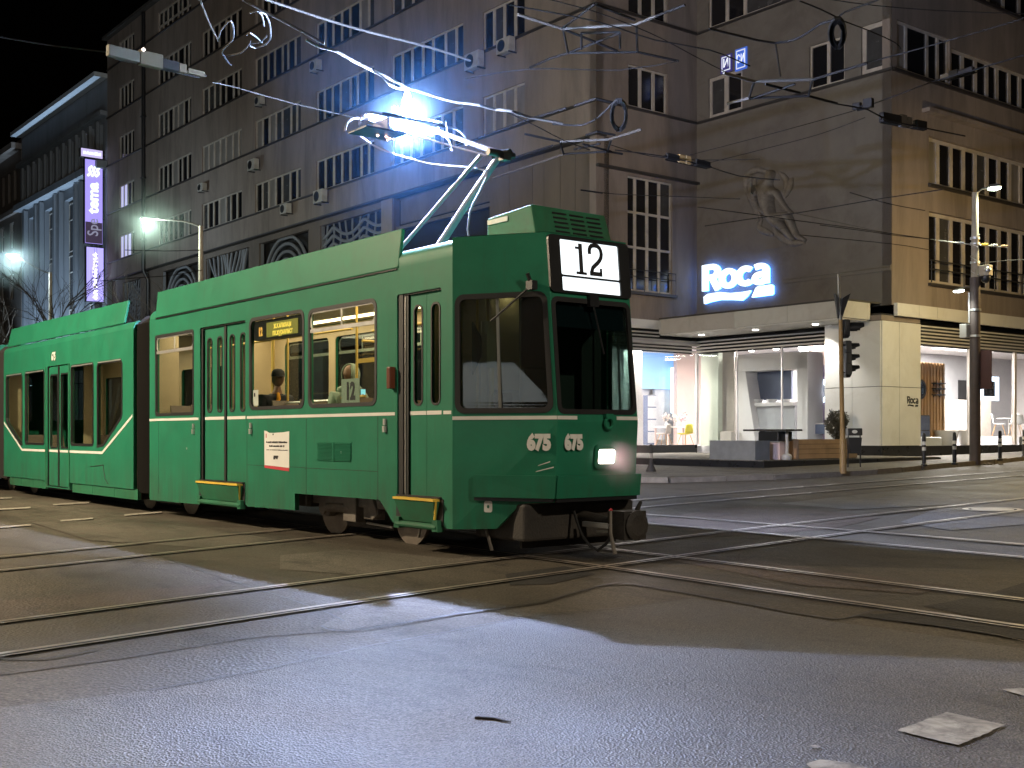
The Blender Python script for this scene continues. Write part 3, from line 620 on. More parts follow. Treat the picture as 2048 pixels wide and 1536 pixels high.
# carved figure: seated nude in shallow relief, with drapery behind
def skinned(name, joints, edges, m, parent, sub=2, root=0):
    me = bpy.data.meshes.new(name); me.from_pydata([j[:3] for j in joints], edges, []); me.materials.append(m)
    o = bpy.data.objects.new(name, me); COL.objects.link(o); o.parent = parent
    sk = o.modifiers.new('skin', 'SKIN'); sk.use_smooth_shade = True
    for i, j in enumerate(joints):
        r = j[3]; d = me.skin_vertices[0].data[i]; d.radius = (r, r) if not isinstance(r, tuple) else r; d.use_root = (i == root)
    if sub: ss = o.modifiers.new('sub', 'SUBSURF'); ss.levels = sub; ss.render_levels = sub
    return o
def rp(x, y, dd=0.0): a, z = onD(x, y, 0); return (a, -0.02-dd, z)
J = [(1540, 432, .20), (1537, 408, .22), (1536, 385, .24), (1541, 366, .10), (1546, 350, .155), (1544, 341, .12),
     (1520, 378, .12), (1512, 402, .10), (1530, 425, .075), (1553, 424, .06),
     (1556, 385, .11), (1566, 405, .085), (1578, 420, .07), (1588, 428, .06),
     (1560, 436, .17), (1580, 432, .14), (1588, 455, .105), (1597, 473, .085), (1614, 482, .06),
     (1556, 445, .16), (1570, 455, .13), (1580, 470, .09), (1592, 482, .07)]
jj = [(*rp(x, y, .02), r*1.2) for x, y, r in J]
ed = [(0, 1), (1, 2), (2, 3), (3, 4), (4, 5), (2, 6), (6, 7), (7, 8), (8, 9), (2, 10), (10, 11), (11, 12), (12, 13), (0, 14), (14, 15), (15, 16), (16, 17), (17, 18), (0, 19), (19, 20), (20, 21), (21, 22)]
fig = skinned('relief_figure', jj, ed, M['carv'], bld); fig.scale = (1, 1.9, 1)
mb = MB()
for pts in ([(1537, 345), (1515, 340), (1497, 350), (1493, 372), (1498, 400)], [(1503, 352), (1500, 375), (1506, 400), (1514, 425), (1516, 445)], [(1512, 356), (1510, 385), (1517, 420), (1524, 440)],
            [(1525, 438), (1520, 455), (1530, 462), (1548, 470)], [(1548, 452), (1556, 468), (1575, 480), (1596, 486)], [(1560, 478), (1585, 486), (1610, 484)], [(1570, 395), (1580, 375), (1585, 355)], [(1560, 345), (1575, 365), (1568, 390)]):
    w = resample([Vector(rp(x, y, 0)) for x, y in pts], .1); n = len(w); mb.tube(w, [0.05+0.085*math.sin(PI*i/(n-1)) for i in range(n)], 7)
bpart(mb, 'relief_drapery', M['carv'], smooth=60)
# ------------------------------------------------------------------ small lit house signs high on the grey wall
def housesign(x0, y0, x1, y1, txt, col, label, s):
    (a0, z1), (a1, z0) = onD(x0, y0, -.06), onD(x1, y1, -.06)
    r = thing('house_sign', label, 'sign', BW(a0, -.06, z0), ROT, 'lit square signs on the grey wall'); w, h = a1-a0, z1-z0
    mb = MB(); mb.box(0, 0, 0, w, .05, h); mb.build('sign_box', emit('sign_blue'+txt, col, s), r)
    mb = MB(); mb.gridwall(.06, w-.06, .06, h-.06, [(.10, .10, w-.10, h-.10)], lambda a, z, o: (a, -.012+o, z), .01); mb.build('border', emit('sign_border'+txt, (.8, .85, 1), .65), r)
    letters('lettering', txt, h*(.66 if len(txt) == 1 else .52), emit('sign_letter'+txt, (.85, .9, 1), .9), (w/2, -.014, h/2), (1, 0, 0), (0, 0, 1), r, .004, .006, sx=.9 if len(txt) == 1 else .62)
housesign(1441, 113, 1463, 141, 'И', (.05, .04, .22), 'dark violet square sign with a single white letter', .5)
housesign(1470, 100, 1493, 136, 'СИ', (.05, .13, .55), 'bright blue square sign with two white letters', .8)
# ------------------------------------------------------------------ big shop sign: halo-lit letters with wave underline
M['sign_face'] = emit('shop_sign_face', (.80, .92, 1.0), 1.6); M['sign_halo'] = emit('shop_sign_halo', (.07, .28, 1.0), 10.0)
sg = thing('shop_sign', 'glowing white shop name with a wave underline and blue halo on the grey wall', 'sign', BW(-6.5, 0, 6.3), ROT)
for ch, sts in name_strokes():
    for nm, mm, y in (('letter', M['sign_face'], -.20), ('letter_halo', M['sign_halo'], -.10)):
        mb = MB()
        for k, st in enumerate(sts):
            q = [(-8.13+6.5+x*1.275, .50+z*.98) for x, z in stroke(st, .215 if nm == 'letter' else .19)]
            mb.panel(q, [], lambda a, b, o: (a, y-.003*k+o, b), .06 if nm == 'letter' else .03)
        mb.build(nm, mm, sg)
def signshape(name, pts, parent):
    q = [(onD(x, y, -.16)[0]+6.5, onD(x, y, -.16)[1]-6.3) for x, y in pts]
    mb = MB(); mb.panel(q, [], lambda a, b, o: (a, -.195+o, b), .07); mb.build(name, M['sign_face'], parent)
    mb = MB(); mb.panel(q, [], lambda a, b, o: (a, -.10+o, b), .03); mb.build(name+'_halo', M['sign_halo'], parent)
signshape('wave_underline', [(1409, 608), (1408, 594), (1416, 588), (1440, 584), (1462, 586), (1485, 584), (1501, 581), (1494, 592), (1484, 601), (1462, 600), (1440, 600), (1420, 604)], sg)
signshape('dash_underline', [(1504, 595), (1512, 576), (1516, 573), (1543, 569), (1546, 572), (1546, 587), (1543, 590)], sg)
# ------------------------------------------------------------------ air conditioners hanging under the sills
def aircon(x, y, label, big=1.0):
    a, z = onD(x, y, DL-.25); r = thing('air_conditioner', label, 'air conditioner', BW(a, DL, z), ROT, 'air conditioners under the sills')
    mb = MB(); mb.box(-.42*big, -.42, -.28*big, .42*big, -.12, .28*big); mb.build('housing', M['acwhite'], r, bevel=.02)
    mb = MB(); mb.lathe((-.1*big, -.425, 0), [(.0, .0), (.21*big, .0), (.23*big, -.012), (.23*big, .01)], 14, 0, (0, 1, 0)); mb.build('fan_grille', M['black'], r)
    mb = MB(); mb.box(-.36*big, -.40, -.33*big, -.32*big, -.003, -.285*big); mb.box(.32*big, -.40, -.33*big, .36*big, -.003, -.285*big); mb.build('bracket', M['black'], r)
    return r
for x, y, s, lb in ((507, 330, 1.0, 'pale air conditioner low between the second and third window bays'), (641, 393, 1.1, 'white air conditioner hanging below the sill beside the corner of a window'), (572, 418, .9, 'grey air conditioner under the lowest window above the arched grille'), (520, 202, .8, 'dark air conditioner under a window high on the long front'), (949, 122, 1.15, 'grey air conditioner on the sill line right of the electric arc'), (1012, 92, 1.0, 'weathered air conditioner under the window with open panes'), (632, 132, .9, 'dusty air conditioner high above the pantograph'), (405, 375, .8, 'small air conditioner at the end of the curtained window')):
    aircon(x, y, lb, s)
# ================================================================== neighbours further up the street
nb = thing('department_building', 'blue-grey stone building with tall pilasters and lit cornice beside the violet sign', 'building', BW(-70, DL, 0), ROT)
a0, a1 = -80.4+70, -59.45+70
def nl(a): return a+70
cols = [(-78.4, -76.0), (-74.0, -71.0), (-69.0, -66.0), (-64.2, -61.6)]
mb = MB(); hs = [(nl(c0), 3.0, nl(c1), 19.2) for c0, c1 in cols]
hs2 = []
aa = -79.6
while aa < -60.4: hs2.append((nl(aa), 21.0, nl(aa+.75), 23.4)); aa += 1.55
mb.gridwall(a0, a1, .3, 26.3, hs+hs2, lambda a, z, o: (a, o, z), .6); mb.build('wall', M['plasterb'], nb)
mb = MB(); mb.box(a0+.1, .7, .3, a1-.1, 12, 26.2); mb.build('core', M['darkvoid'], nb)
for c0, c1 in cols:
    for z0 in (3.1, 7.2, 11.3, 15.3):
        window(nb, nl(c0), .2, z0, c1-c0, 3.7, (1, 1, 1), mull=.1, rows=(2, 1), blind=.2, depth=.2)
M['dark_blue_glass'] = mat('blue_pane', (.02, .05, .11), .15, var=.3)
for c in cols:
    for x in (c[0]-.55, c[1]+.12):
        mb = MB(); mb.box(nl(x), -.35, .3, nl(x+.42), -.004, 19.9); mb.build('pilaster', M['plasterb'], nb, bevel=.03)
for x0, z0, x1, z1, y in hs2 and [(h[0]-.5, 20.9, h[0]-.12, 23.6, -.2) for h in hs2]:
    mb = MB(); mb.box(x0, y, z0, x1, -.004, z1); mb.build('short_pilaster', M['plasterb'], nb)
mb = MB(); mb.box(a0, -.7, 20.0, a1, -.004, 20.5); mb.box(a0, -.5, 23.7, a1, -.004, 24.0); mb.build('cornice', M['plasterb'], nb)
mb = MB(); mb.box(a0-.1, -.9, 26.31, a1, 2, 26.62); mb.build('roof_cornice', mat('pale_cornice', (.42, .45, .48), .8), nb)
mb = MB()
for k, (x, w, h) in enumerate(((-78.5, 2.2, 1.6), (-75.5, 1.8, 2.6), (-72.0, 2.4, 1.8), (-68.5, 3.0, 3.0), (-64.0, 2.4, 3.4))): mb.box(nl(x), 3.0+k*.1, 26.62, nl(x+w), 6, 26.62+h)
mb.build('roof_dormers', M['plastero'], nb)
for k, x in enumerate((-77.2, -72.5, -67.5, -62.9)):  # unseen floods behind the tram, added to brighten the stone front
    mb = MB(); mb.box(nl(x)-.2, -1.55, 4.9, nl(x)+.2, -1.2, 5.15); mb.bar((nl(x), -1.25, 5.0), (nl(x), 0, 5.0), .06, .06); fl = mb.build('added_floodlight', M['black'], nb)
    mb = MB(); mb.box(nl(x)-.17, -1.5, 5.152, nl(x)+.17, -1.25, 5.17); mb.build('lens', emit('added_flood_lens', (.5, .75, 1), 6), fl)
    L_ = bpy.data.lights.new('added_flood', 'SPOT'); L_.energy = 5000; L_.color = (.52, .74, 1.0); L_.spot_size = 1.7; L_.spot_blend = .8; L_.shadow_soft_size = .15
    lo = bpy.data.objects.new('added_flood_light', L_); COL.objects.link(lo); lo.parent = nb; lo.location = (nl(x), -1.38, 5.25); lo.rotation_euler = (PI-.10, 0, 0)
ob = thing('old_building', 'dim brown street house at the far left end of the row', 'building', BW(-80.6, DL, 0), ROT)
mb = MB(); hs = [(-x-1.3, z, -x, z+2.2) for x in (2.2, 5.2, 8.2, 11.2, 14.2, 17.2) for z in (4.2, 8.6, 13.0, 17.4)] + [(-x-.8, 21.4, -x, 24.0) for x in (1.4, 3.2, 5.0, 6.8, 8.6, 10.4, 12.2, 14)]
mb.gridwall(-40, 0, .3, 25.4, hs, lambda a, z, o: (a, o, z), .5); mb.build('wall', M['plastero'], ob)
mb = MB(); mb.box(-40, .6, .3, -.1, 10, 25.3); mb.build('core', M['darkvoid'], ob)
for (x0, z0, x1, z1) in hs[:24]: window(ob, x0, .1, z0, x1-x0, z1-z0, (1, 1), mull=.1, rows=(2, 1), blind=.3)
mb = MB(); mb.box(-40, -.8, 25.41, .0, 4, 25.9); mb.box(-40, -.3, 20.2, 0, -.004, 20.6); mb.box(-40, 1, 25.9, -.5, 4, 27.2); mb.build('cornice', M['plaster'], ob)
# ------------------------------------------------------------------ violet blade signs on the stone building
def blade(name, px, label, face, fs, body=True):
    x0, y0, x1, y1 = px; A = -59.9
    d0, z1 = onA(x0, y0, A); d1, _ = onA(x1, (y0+y1)/2, A); _, z0 = onA(x0, y1, A)
    r = thing(name, label, 'sign', BW(A, d0, z0), ROT, 'violet signs on the stone building'); w, h = d1-d0, z1-z0
    mb = MB(); mb.box(-.30, 0, 0, -.002, w, h); mb.build('sign_box', M['black'], r, bevel=.02)
    mb = MB(); mb.box(0, .04, .05, .012, w-.04, h-.05); mb.build('sign_face', emit(name+label[:4]+'_face', face, fs), r)
    mb = MB()
    for z in (.3*h, .8*h): mb.box(-.2, w, z, -.1, w+1.6, z+.08)
    mb.build('bracket', M['black'], r); return r, w, h
M['cyanw'] = emit('sign_cyan_white', (.78, .98, 1.0), 1.6); M['dimw'] = emit('sign_dim_letter', (.45, .45, .62), .42)
M['dimv'] = emit('sign_dim_face', (.10, .07, .13), .35)
r, w, h = blade('blade_sign', (169, 316, 206, 487), 'tall violet upright sign with bright letters read upwards and three waves on top', (.40, .33, .95), .95)
mb = MB(); mb.box(.0125, .06, .08, .02, w-.06, h*.26); mb.build('unlit_face', M['dimv'], r)
letters('lettering', 'tema', w*.82, M['cyanw'], (.03, w*.47, h*.545), (0, 0, 1), (0, -1, 0), r, .012, .03, sx=1.02)
letters('lettering', 'Spe', w*.82, M['dimw'], (.03, w*.47, h*.20), (0, 0, 1), (0, -1, 0), r, .012, .01, sx=.82)
mb = MB()
for k in range(3):
    c = w*(.28+.22*k); mb.tube([(.03, c-.12*w*math.cos(PI*i/12*1.0)*(1 if i < 13 else 1)+0.10*w*math.sin(2*PI*i/12), h*(.80+.115*i/12)) for i in range(13)], .085, 6)
mb.build('wave_mark', M['cyanw'], r)
r, w, h = blade('small_sign', (161, 294, 206, 313), 'small lilac sign box on top of the tall violet sign', (.66, .58, .95), .85)
mb = MB(); rnd = random.Random(3); y = .12*w
while y < .9*w:
    q = rnd.uniform(.03, .06)*w; mb.box(.013, y, h*.35, .022, y+q, h*rnd.uniform(.55, .72)); y += q+.02*w+(.06*w if .5*w < y < .56*w else 0)
mb.build('lettering', M['cyanw'], r)
r, w, h = blade('lower_blade_sign', (172, 492, 208, 603), 'shorter violet sign crossed by bare branches below the tall one', (.47, .42, 1.0), 1.05)
mb = MB(); z = .10*h; k = 0
for k in range(9):
    zz = h*(.09+.095*k); s = .035*h
    pts = [(.03, w*(.5+.13*math.sin(i*2.1+k*1.7)), zz+s*(i-2)*.55) for i in range(5)]; mb.tube(pts, .06, 5)
mb.build('lettering', emit('sign_white_letter', (1, 1, .95), 1.6), r)

# street front on the photographer's side, behind the camera: only ever seen mirrored in glass
op = thing('opposite_house', 'dark street house with a few lit windows on the photographer\'s side', 'building', U*-34+V*-15, ROT)
mb = MB(); hs = [(x, z, x+1.5, z+2.0) for x in range(2, 66, 4) for z in (5.0, 8.6, 12.2)]; sh = [(x, .6, x+5.0, 3.6) for x in range(2, 62, 7)]
mb.gridwall(0, 68, -1.0, 16, hs+sh, lambda a, z, o: (a, -o, z), .3); mb.build('wall', M['plastero'], op)
M['litwin'] = emit('lit_room', (1.0, .78, .5), .7); M['litshop'] = emit('lit_shop', (.9, .95, 1.0), 1.0); rnd = random.Random(21)
for h in hs: mb = MB(); mb.box(h[0], -.28, h[1], h[2], -.25, h[3]); mb.build('window', M['litwin'] if rnd.random() < .2 else M['pane'], op)
for h in sh: mb = MB(); mb.box(h[0], -.28, h[1], h[2], -.25, h[3]); mb.build('shop_window', M['litshop'] if rnd.random() < .5 else M['pane'], op)
mb = MB(); mb.box(0, -.9, 16.0, 68, .4, 16.4); mb.build('cornice', M['plastero'], op)
# ================================================================== SHOP ON THE GROUND FLOOR
M['clad'] = mat('cladding_white', (0.66, 0.66, 0.64), 0.45, var=0.06, scale=1.0, dirt=(0.48, 0.46, 0.42), dscale=0.8, damt=0.5)
M['fascia'] = mat('fascia_grey', (0.50, 0.49, 0.46), 0.5, var=0.07, scale=1.0, dirt=(0.36, 0.33, 0.29), dscale=1.0, damt=0.6)
M['louvre'] = mat('louvre_metal', (0.62, 0.60, 0.56), 0.5, var=0.08)
M['plinth'] = mat('plinth_black', (0.018, 0.018, 0.02), 0.3, var=0.3)
M['shopglass'] = glass('shop_glass', (0.93, 0.95, 0.95), 0.8, 0.01)
M['inwhite'] = mat('shop_white', (0.74, 0.70, 0.69), 0.6, var=0.05)
M['ingrey'] = mat('shop_grey', (0.44, 0.44, 0.46), 0.6, var=0.08)
M['inblue'] = mat('shop_dark_blue', (0.10, 0.12, 0.19), 0.5, var=0.1)
M['inbeige'] = mat('shop_beige', (0.60, 0.54, 0.48), 0.5, var=0.15, scale=2)
M['ingreen'] = mat('shop_pale_green', (0.58, 0.62, 0.52), 0.6, var=0.05)
M['inpink'] = mat('shop_pink', (0.66, 0.50, 0.46), 0.6, var=0.05)
M['invio'] = mat('shop_violet', (0.16, 0.12, 0.20), 0.5, var=0.1)
M['wood'] = mat('shop_wood', (0.50, 0.29, 0.13), 0.5, var=0.25, scale=3, streak=8)
M['ceramic'] = mat('ceramic', (0.80, 0.80, 0.80), 0.12, var=0.02, coat=.4)
M['tan'] = mat('planter_wood', (0.36, 0.22, 0.11), 0.65, var=0.25, scale=2)
M['dgrey'] = mat('planter_grey', (0.20, 0.205, 0.20), 0.6, var=0.2)
M['spot'] = emit('downlight_lens', (1.0, .97, .9), 14.0)
M['roomlight'] = emit('ceiling_panel_light', (1.0, .93, .88), 4.0)
M['bluelit'] = emit('lit_blue_panel', (.28, .50, .90), 0.7)
M['stripw'] = emit('light_strip', (.75, .9, 1.0), 3.0)
M['mirrorlit'] = emit('mirror_light', (.72, .82, 1.0), 3.5)
M['mirror'] = mat('mirror', (.5, .52, .55), .05, metal=1.0, var=.02)
# terrace in the inner corner
mb = MB(); mb.box(-40, -8.9, .20, 2.1, -.62, .68)
o = mb.build('terrace', M['pave']); o.location = BC; o.rotation_euler = (0, 0, ROT); struct(o)
mb = MB(); mb.box(-40, -8.96, .15, 2.16, -8.903, .66); mb.box(2.103, -8.9, .15, 2.16, -.62, .66)
o = mb.build('terrace_kerb', M['plinth']); o.location = BC; o.rotation_euler = (0, 0, ROT); struct(o)
# pier at the corner: slabs with open joints
for (a0, a1) in ((-2.2, -1.1), (-1.1, -.02)):
    for z0, z1 in ((1.0, 2.92), (2.93, 5.06)):
        mb = MB(); mb.box(a0+.006, -.58, z0, a1-.006, -.54, z1-.008); bpart(mb, 'cladding_panel', M['clad'])
for (d0, d1) in ((-.54, .42), (.42, 1.64)):
    for z0, z1 in ((1.0, 2.92), (2.93, 5.06)):
        mb = MB(); mb.box(-.02, d0+.006, z0, .02, d1-.006, z1-.008); bpart(mb, 'cladding_panel', M['clad'])
mb = MB(); mb.box(-2.19, -.53, .3, -.03, 1.63, 5.3); bpart(mb, 'pier_core', M['black'])
mb = MB(); mb.box(-2.15, -.60, .3, .03, -.545, .99); mb.box(-.015, -.53, .3, .035, 14, .985); bpart(mb, 'plinth', M['plinth'])
mb = MB(); mb.box(-2.2, -.565, 5.07, .0, 1.64, 5.24); bpart(mb, 'pier_head', M['plaster'])
# fascia round the corner
for d0, d1 in ((.12, 1.36), (1.36, 2.45), (2.45, 4.6), (4.6, 6.7), (6.7, 8.8), (8.8, 11), (11, 14)):
    mb = MB(); mb.box(.003, d0+.006, 5.245, .14, d1-.006, 5.66); bpart(mb, 'fascia_panel', M['clad'])
for i in range(6):
    z = 4.42+.115*i
    mb = MB(); mb.hexa([(-.10, 1.66, z), (.03, 1.66, z-.02), (.03, 14, z-.02), (-.10, 14, z), (-.10, 1.66, z+.05), (.03, 1.66, z+.03), (.03, 14, z+.03), (-.10, 14, z+.05)]); bpart(mb, 'louvre_slat', M['louvre'])
mb = MB(); mb.box(-.30, 1.66, 4.37, -.25, 14, 5.24); bpart(mb, 'louvre_back', M['black'])
for d0, d1 in ((1.66, 4.7), (4.72, 7.70), (7.85, 11), (11.02, 14)):
    mb = MB(); mb.box(-.07, d0+.02, .99, -.055, d1-.02, 4.37); bpart(mb, 'shop_pane', M['shopglass'])
for bx in ((-.10, 7.70, .99, .0, 7.85, 4.37), (-.12, 4.69, .99, -.02, 4.72, 4.37)): mb = MB(); mb.box(*bx); bpart(mb, 'glazing_bar', M['inwhite'])
# canopy over the inner corner
for a0, a1 in ((AF, -7.0), (-7.0, -4.9), (-4.9, -2.6), (-2.6, -.40)):
    mb = MB(); mb.box(a0+.006, -2.05, 5.10, a1-.006, -2.0, 5.64); bpart(mb, 'fascia_panel', M['fascia'])
for d0, d1 in ((-1.99, -.75), (-.74, -.59)):
    mb = MB(); mb.box(-.45, d0, 5.10, -.40, d1, 5.64); bpart(mb, 'fascia_panel', M['fascia'])
mb = MB(); mb.box(AF+.02, -1.99, 5.06, -.46, -.003, 5.095); bpart(mb, 'soffit', M['clad'])
mb = MB(); mb.box(AF+.01, -2.05, 5.645, -.40, -.003, 5.70); bpart(mb, 'canopy_roof', M['roofing'])
for i, (x, y) in enumerate(((1403, 670), (1511, 660), (1631, 649))):
    w = AZ(x, y, 5.05); q = w-BC; a, d = q.dot(U), q.dot(V)
    mb = MB(); mb.lathe((a, d, 5.052), [(.0, -.012), (.10, -.012), (.11, 0)], 14); bpart(mb, 'downlight', M['spot'])
    L_ = bpy.data.lights.new('downlight', 'SPOT'); L_.energy = 560; L_.spot_size = 1.9; L_.spot_blend = .6; L_.color = (1, .96, .88); L_.shadow_soft_size = .08
    lo = bpy.data.objects.new('downlight_lamp', L_); COL.objects.link(lo); lo.location = BW(a, d, 5.02)
# louvres and glass of the two inner faces
mb = MB(); mb.box(AF+.003, DL, 5.27, AF+.10, -2.06, 5.60); bpart(mb, 'fascia_panel', M['clad'])
for i in range(6):
    z = 4.50+.125*i; d1 = -.06 if z < 5.0 else -2.07
    mb = MB(); mb.box(AF-.08, DL+.05, z, AF+.06, d1, z+.045); bpart(mb, 'louvre_slat', M['louvre'])
    if z < 5.0:
        mb = MB(); mb.box(AF+.06, -.10, z, -2.25, .04, z+.045); bpart(mb, 'louvre_slat', M['louvre'])
mb = MB(); mb.box(AF-.3, DL, 4.46, AF-.25, 0, 5.6); mb.box(AF-.25, .25, 4.46, -2.2, .30, 5.6); bpart(mb, 'louvre_back', M['black'])
for d0, d1 in ((-5.12, -3.5), (-3.48, -1.8), (-1.78, -.06)):
    mb = MB(); mb.box(AF-.02, d0, .99, AF-.005, d1, 4.47); bpart(mb, 'shop_pane', M['shopglass'])
for a0, a1 in ((AF+.05, -6.6), (-6.58, -4.5), (-4.48, -2.25)):
    mb = MB(); mb.box(a0, .005, .72, a1, .02, 4.47); bpart(mb, 'shop_pane', M['shopglass'])
mb = MB(); mb.box(AF-.05, DL, .3, AF+.03, 0, .97); bpart(mb, 'plinth', M['plinth'])
for bx in ((AF-.04, -.06, .97, AF+.04, .06, 4.47), (-6.60, -.02, .7, -6.56, .05, 4.47), (-4.5, -.02, .7, -4.46, .05, 4.47)): mb = MB(); mb.box(*bx); bpart(mb, 'glazing_bar', M['inwhite'])
# the room behind: floor, ceiling with lit panels, far walls
def room(x0, y0, z0, x1, y1, z1, name, m):
    mb = MB(); mb.box(x0, y0, z0, x1, y1, z1); return bpart(mb, name, m)
room(-16, -4.8, .5, AF-.05, 17.5, .93, 'shop_floor', M['inwhite']); room(AF-.05, .31, .5, -.16, 17.5, .93, 'shop_floor', M['inwhite'])
room(-16, -4.8, 4.75, AF-.05, 17.5, 4.9, 'shop_ceiling', M['inwhite']); room(AF-.05, .31, 4.75, -.36, 17.5, 4.9, 'shop_ceiling', M['inwhite'])
room(-16.2, -4.8, .5, -16.0, 17.5, 4.9, 'shop_wall', M['inwhite']); room(-16, 17.3, .5, -.2, 17.5, 4.9, 'shop_wall', M['inwhite']); room(-16, -4.86, .5, AF-.05, -4.8, 4.9, 'shop_wall', M['inwhite'])
room(-12.9, -4.8, .93, -12.6, 1.5, 4.75, 'shop_wall', M['inwhite'])
room(-12.6, 5.0, .93, -5.6, 5.2, 4.75, 'shop_wall', M['ingrey'])
room(-5.6, 2.4, .93, -5.4, 17.3, 4.75, 'shop_wall', M['ingrey'])
for (a, d, sx, sy) in ((-10.8, -2.4, 1.2, 3.4), (-6.2, 2.4, 4.0, 1.0), (-2.8, 4.5, 1.2, 3.5), (-2.8, 9.5, 1.2, 3.5)):
    mb = MB(); mb.box(a-sx/2, d-sy/2, 4.70, a+sx/2, d+sy/2, 4.745); bpart(mb, 'ceiling_light', M['roomlight'])
    L_ = bpy.data.lights.new('room_light', 'AREA'); L_.shape = 'RECTANGLE'; L_.size = sx; L_.size_y = sy; L_.energy = 1000 if a < -8 else 1500; L_.color = (1, .92, .86)
    lo = bpy.data.objects.new('room_lamp', L_); COL.objects.link(lo); lo.location = BW(a, d, 4.68); lo.rotation_euler = (0, 0, ROT)
def boxA(x0, y0, x1, y1, a, th):
    "box standing on plane a (facing the street), from pixel corners, th deep behind it"
    d0, z1 = onA(x0, y0, a); d1, _ = onA(x1, y0, a); _, z0 = onA((x0+x1)/2, y1, a); return (a-th, d0, z0, a, d1, z1)
def boxD(x0, y0, x1, y1, d, th):
    a0, z1 = onD(x0, y0, d); a1, _ = onD(x1, y0, d); _, z0 = onD((x0+x1)/2, y1, d); return (a0, d, z0, a1, d+th, z1)
def pw(bx, name, m): mb = MB(); mb.box(*bx); return bpart(mb, name, m)
# --- behind the left glass
pw(boxA(1258, 700, 1284, 892, -10.6, .3), 'display_wall', M['inwhite'])
pw(boxA(1284, 702, 1352, 778, -12.2, .15), 'lit_panel', M['bluelit'])
pw(boxA(1310, 735, 1346, 880, -12.3, .15), 'display_wall', M['ingrey'])
pw(boxA(1345, 735, 1356, 826, -11.9, .1), 'light_strip', M['stripw'])
pw(boxA(1354, 703, 1402, 890, -11.6, .2), 'display_wall', M['inpink'])
FL = .93
def floorA(x, a): d, _ = onA(x, 868, a); return (a, d)
def tagA(name, label, cat, a, d, z=FL, group=None, rz=0.0): return thing(name, label, cat, BW(a, d, z), ROT+rz, group)
def chair(label, a, d, shell, legm, rz, z=FL, group='shell chairs in the shop', name='shell_chair', s=1.0):
    r = tagA(name, label, 'chair', a, d, z, group, rz)
    mb = MB(); n = 9; vs = []; fs = []
    for i in range(n):
        t = i/(n-1)
        for k in range(n):
            u_ = k/(n-1)*2-1
            if t < .5: x, y, zz = u_*.23*(1-.12*t), -.22+t*.84, .45-.05*(1-abs(u_)**2)+.02
            else: x, y, zz = u_*.23*(1-.25*(t-.5)), .20+(t-.5)*.16, .47+(t-.5)*.74-.12*abs(u_)**3*(t-.5)
            y -= .10*(abs(u_)**2)*max(0, (t-.35)); vs.append((x*s, y*s, zz*s))
    for i in range(n-1):
        for k in range(n-1): fs.append((i*n+k, i*n+k+1, (i+1)*n+k+1, (i+1)*n+k))
    mb.add(vs, fs); o = mb.build('seat_shell', shell, r, smooth=80); sd = o.modifiers.new('solid', 'SOLIDIFY'); sd.thickness = .02
    for sx in (-1, 1):
        for sy in (-1, 1):
            mb = MB(); mb.tube([(sx*.12*s, sy*.12*s, .43*s), (sx*.23*s, sy*.24*s, 0)], [.016*s, .011*s], 6); mb.build('leg', legm, r)
    return r
a, d = floorA(1300, -12.15); r = tagA('cabinet', 'tall dark cabinet under the blue lit panel in the shop', 'cabinet', -12.0, d, FL)
mb = MB(); mb.box(-.25, -.30, 0, 0, .22, 2.05); mb.build('body', M['inblue'], r, bevel=.01)
for i in range(4): mb = MB(); mb.box(.003, -.28, .08+.5*i, .025, .20, .53+.5*i); mb.build('drawer', M['ingrey'], r)
a, d = floorA(1352, -10.4); r = tagA('table', 'pale shop table carrying pink flower bunches', 'table', a, d)
mb = MB(); mb.box(-.40, -.85, .70, .40, .85, .75); mb.build('tabletop', M['inwhite'], r, bevel=.008)
for sx in (-.35, .35):
    for sy in (-.8, .8): mb = MB(); mb.box(sx-.03, sy-.03, 0, sx+.03, sy+.03, .70); mb.build('leg', M['inpink'], r)
M['petal'] = mat('petal', (.75, .42, .45), .7, var=.3, scale=20); M['petal2'] = mat('petal_white', (.8, .68, .62), .7, var=.2, scale=20)
def blossom(label, a, d, z, m, R, seed):
    r = tagA('flower_bunch', label, 'flowers', a, d, z, 'flower bunches on the shop table'); rnd = random.Random(seed)
    mb = MB(); mb.lathe((0, 0, 0), [(.05, 0), (.08, .08), (.055, .18), (.06, .2)], 12); mb.build('vase', M['ceramic'], r, smooth=50)
    mb = MB()
    for i in range(46):
        v = Vector((rnd.gauss(0, 1), rnd.gauss(0, 1), rnd.gauss(0, 1))).normalized()*R*rnd.uniform(.5, 1); c = Vector((0, 0, .2+R*.8))+v; q = .045
        t1 = Vector((rnd.gauss(0, 1), rnd.gauss(0, 1), rnd.gauss(0, 1))).normalized(); t2 = v.cross(t1).normalized(); mb.quad(c-t1*q, c+t2*q, c+t1*q, c-t2*q)
    mb.build('blossoms', m, r)
blossom('white flower bunch in a vase nearest the blue panel', -10.4, d-.55, FL+.75, M['petal2'], .19, 1); blossom('round pale flower bunch in the middle of the table', -10.3, d-.1, FL+.75, M['petal2'], .21, 2); blossom('pink flower bunch at the end of the table', -10.5, d+.5, FL+.75, M['petal'], .22, 3)
M['yel'] = mat('chair_yellow', (.78, .66, .05), .4, var=.05)
a, d = floorA(1328, -9.5); chair('pale pink shell chair left of the yellow one', a, d, M['petal2'], M['wood'], -PI/2+.3)
a, d = floorA(1371, -9.4); chair('yellow shell chair by the left shop pane', a, d, M['yel'], M['wood'], -PI/2)
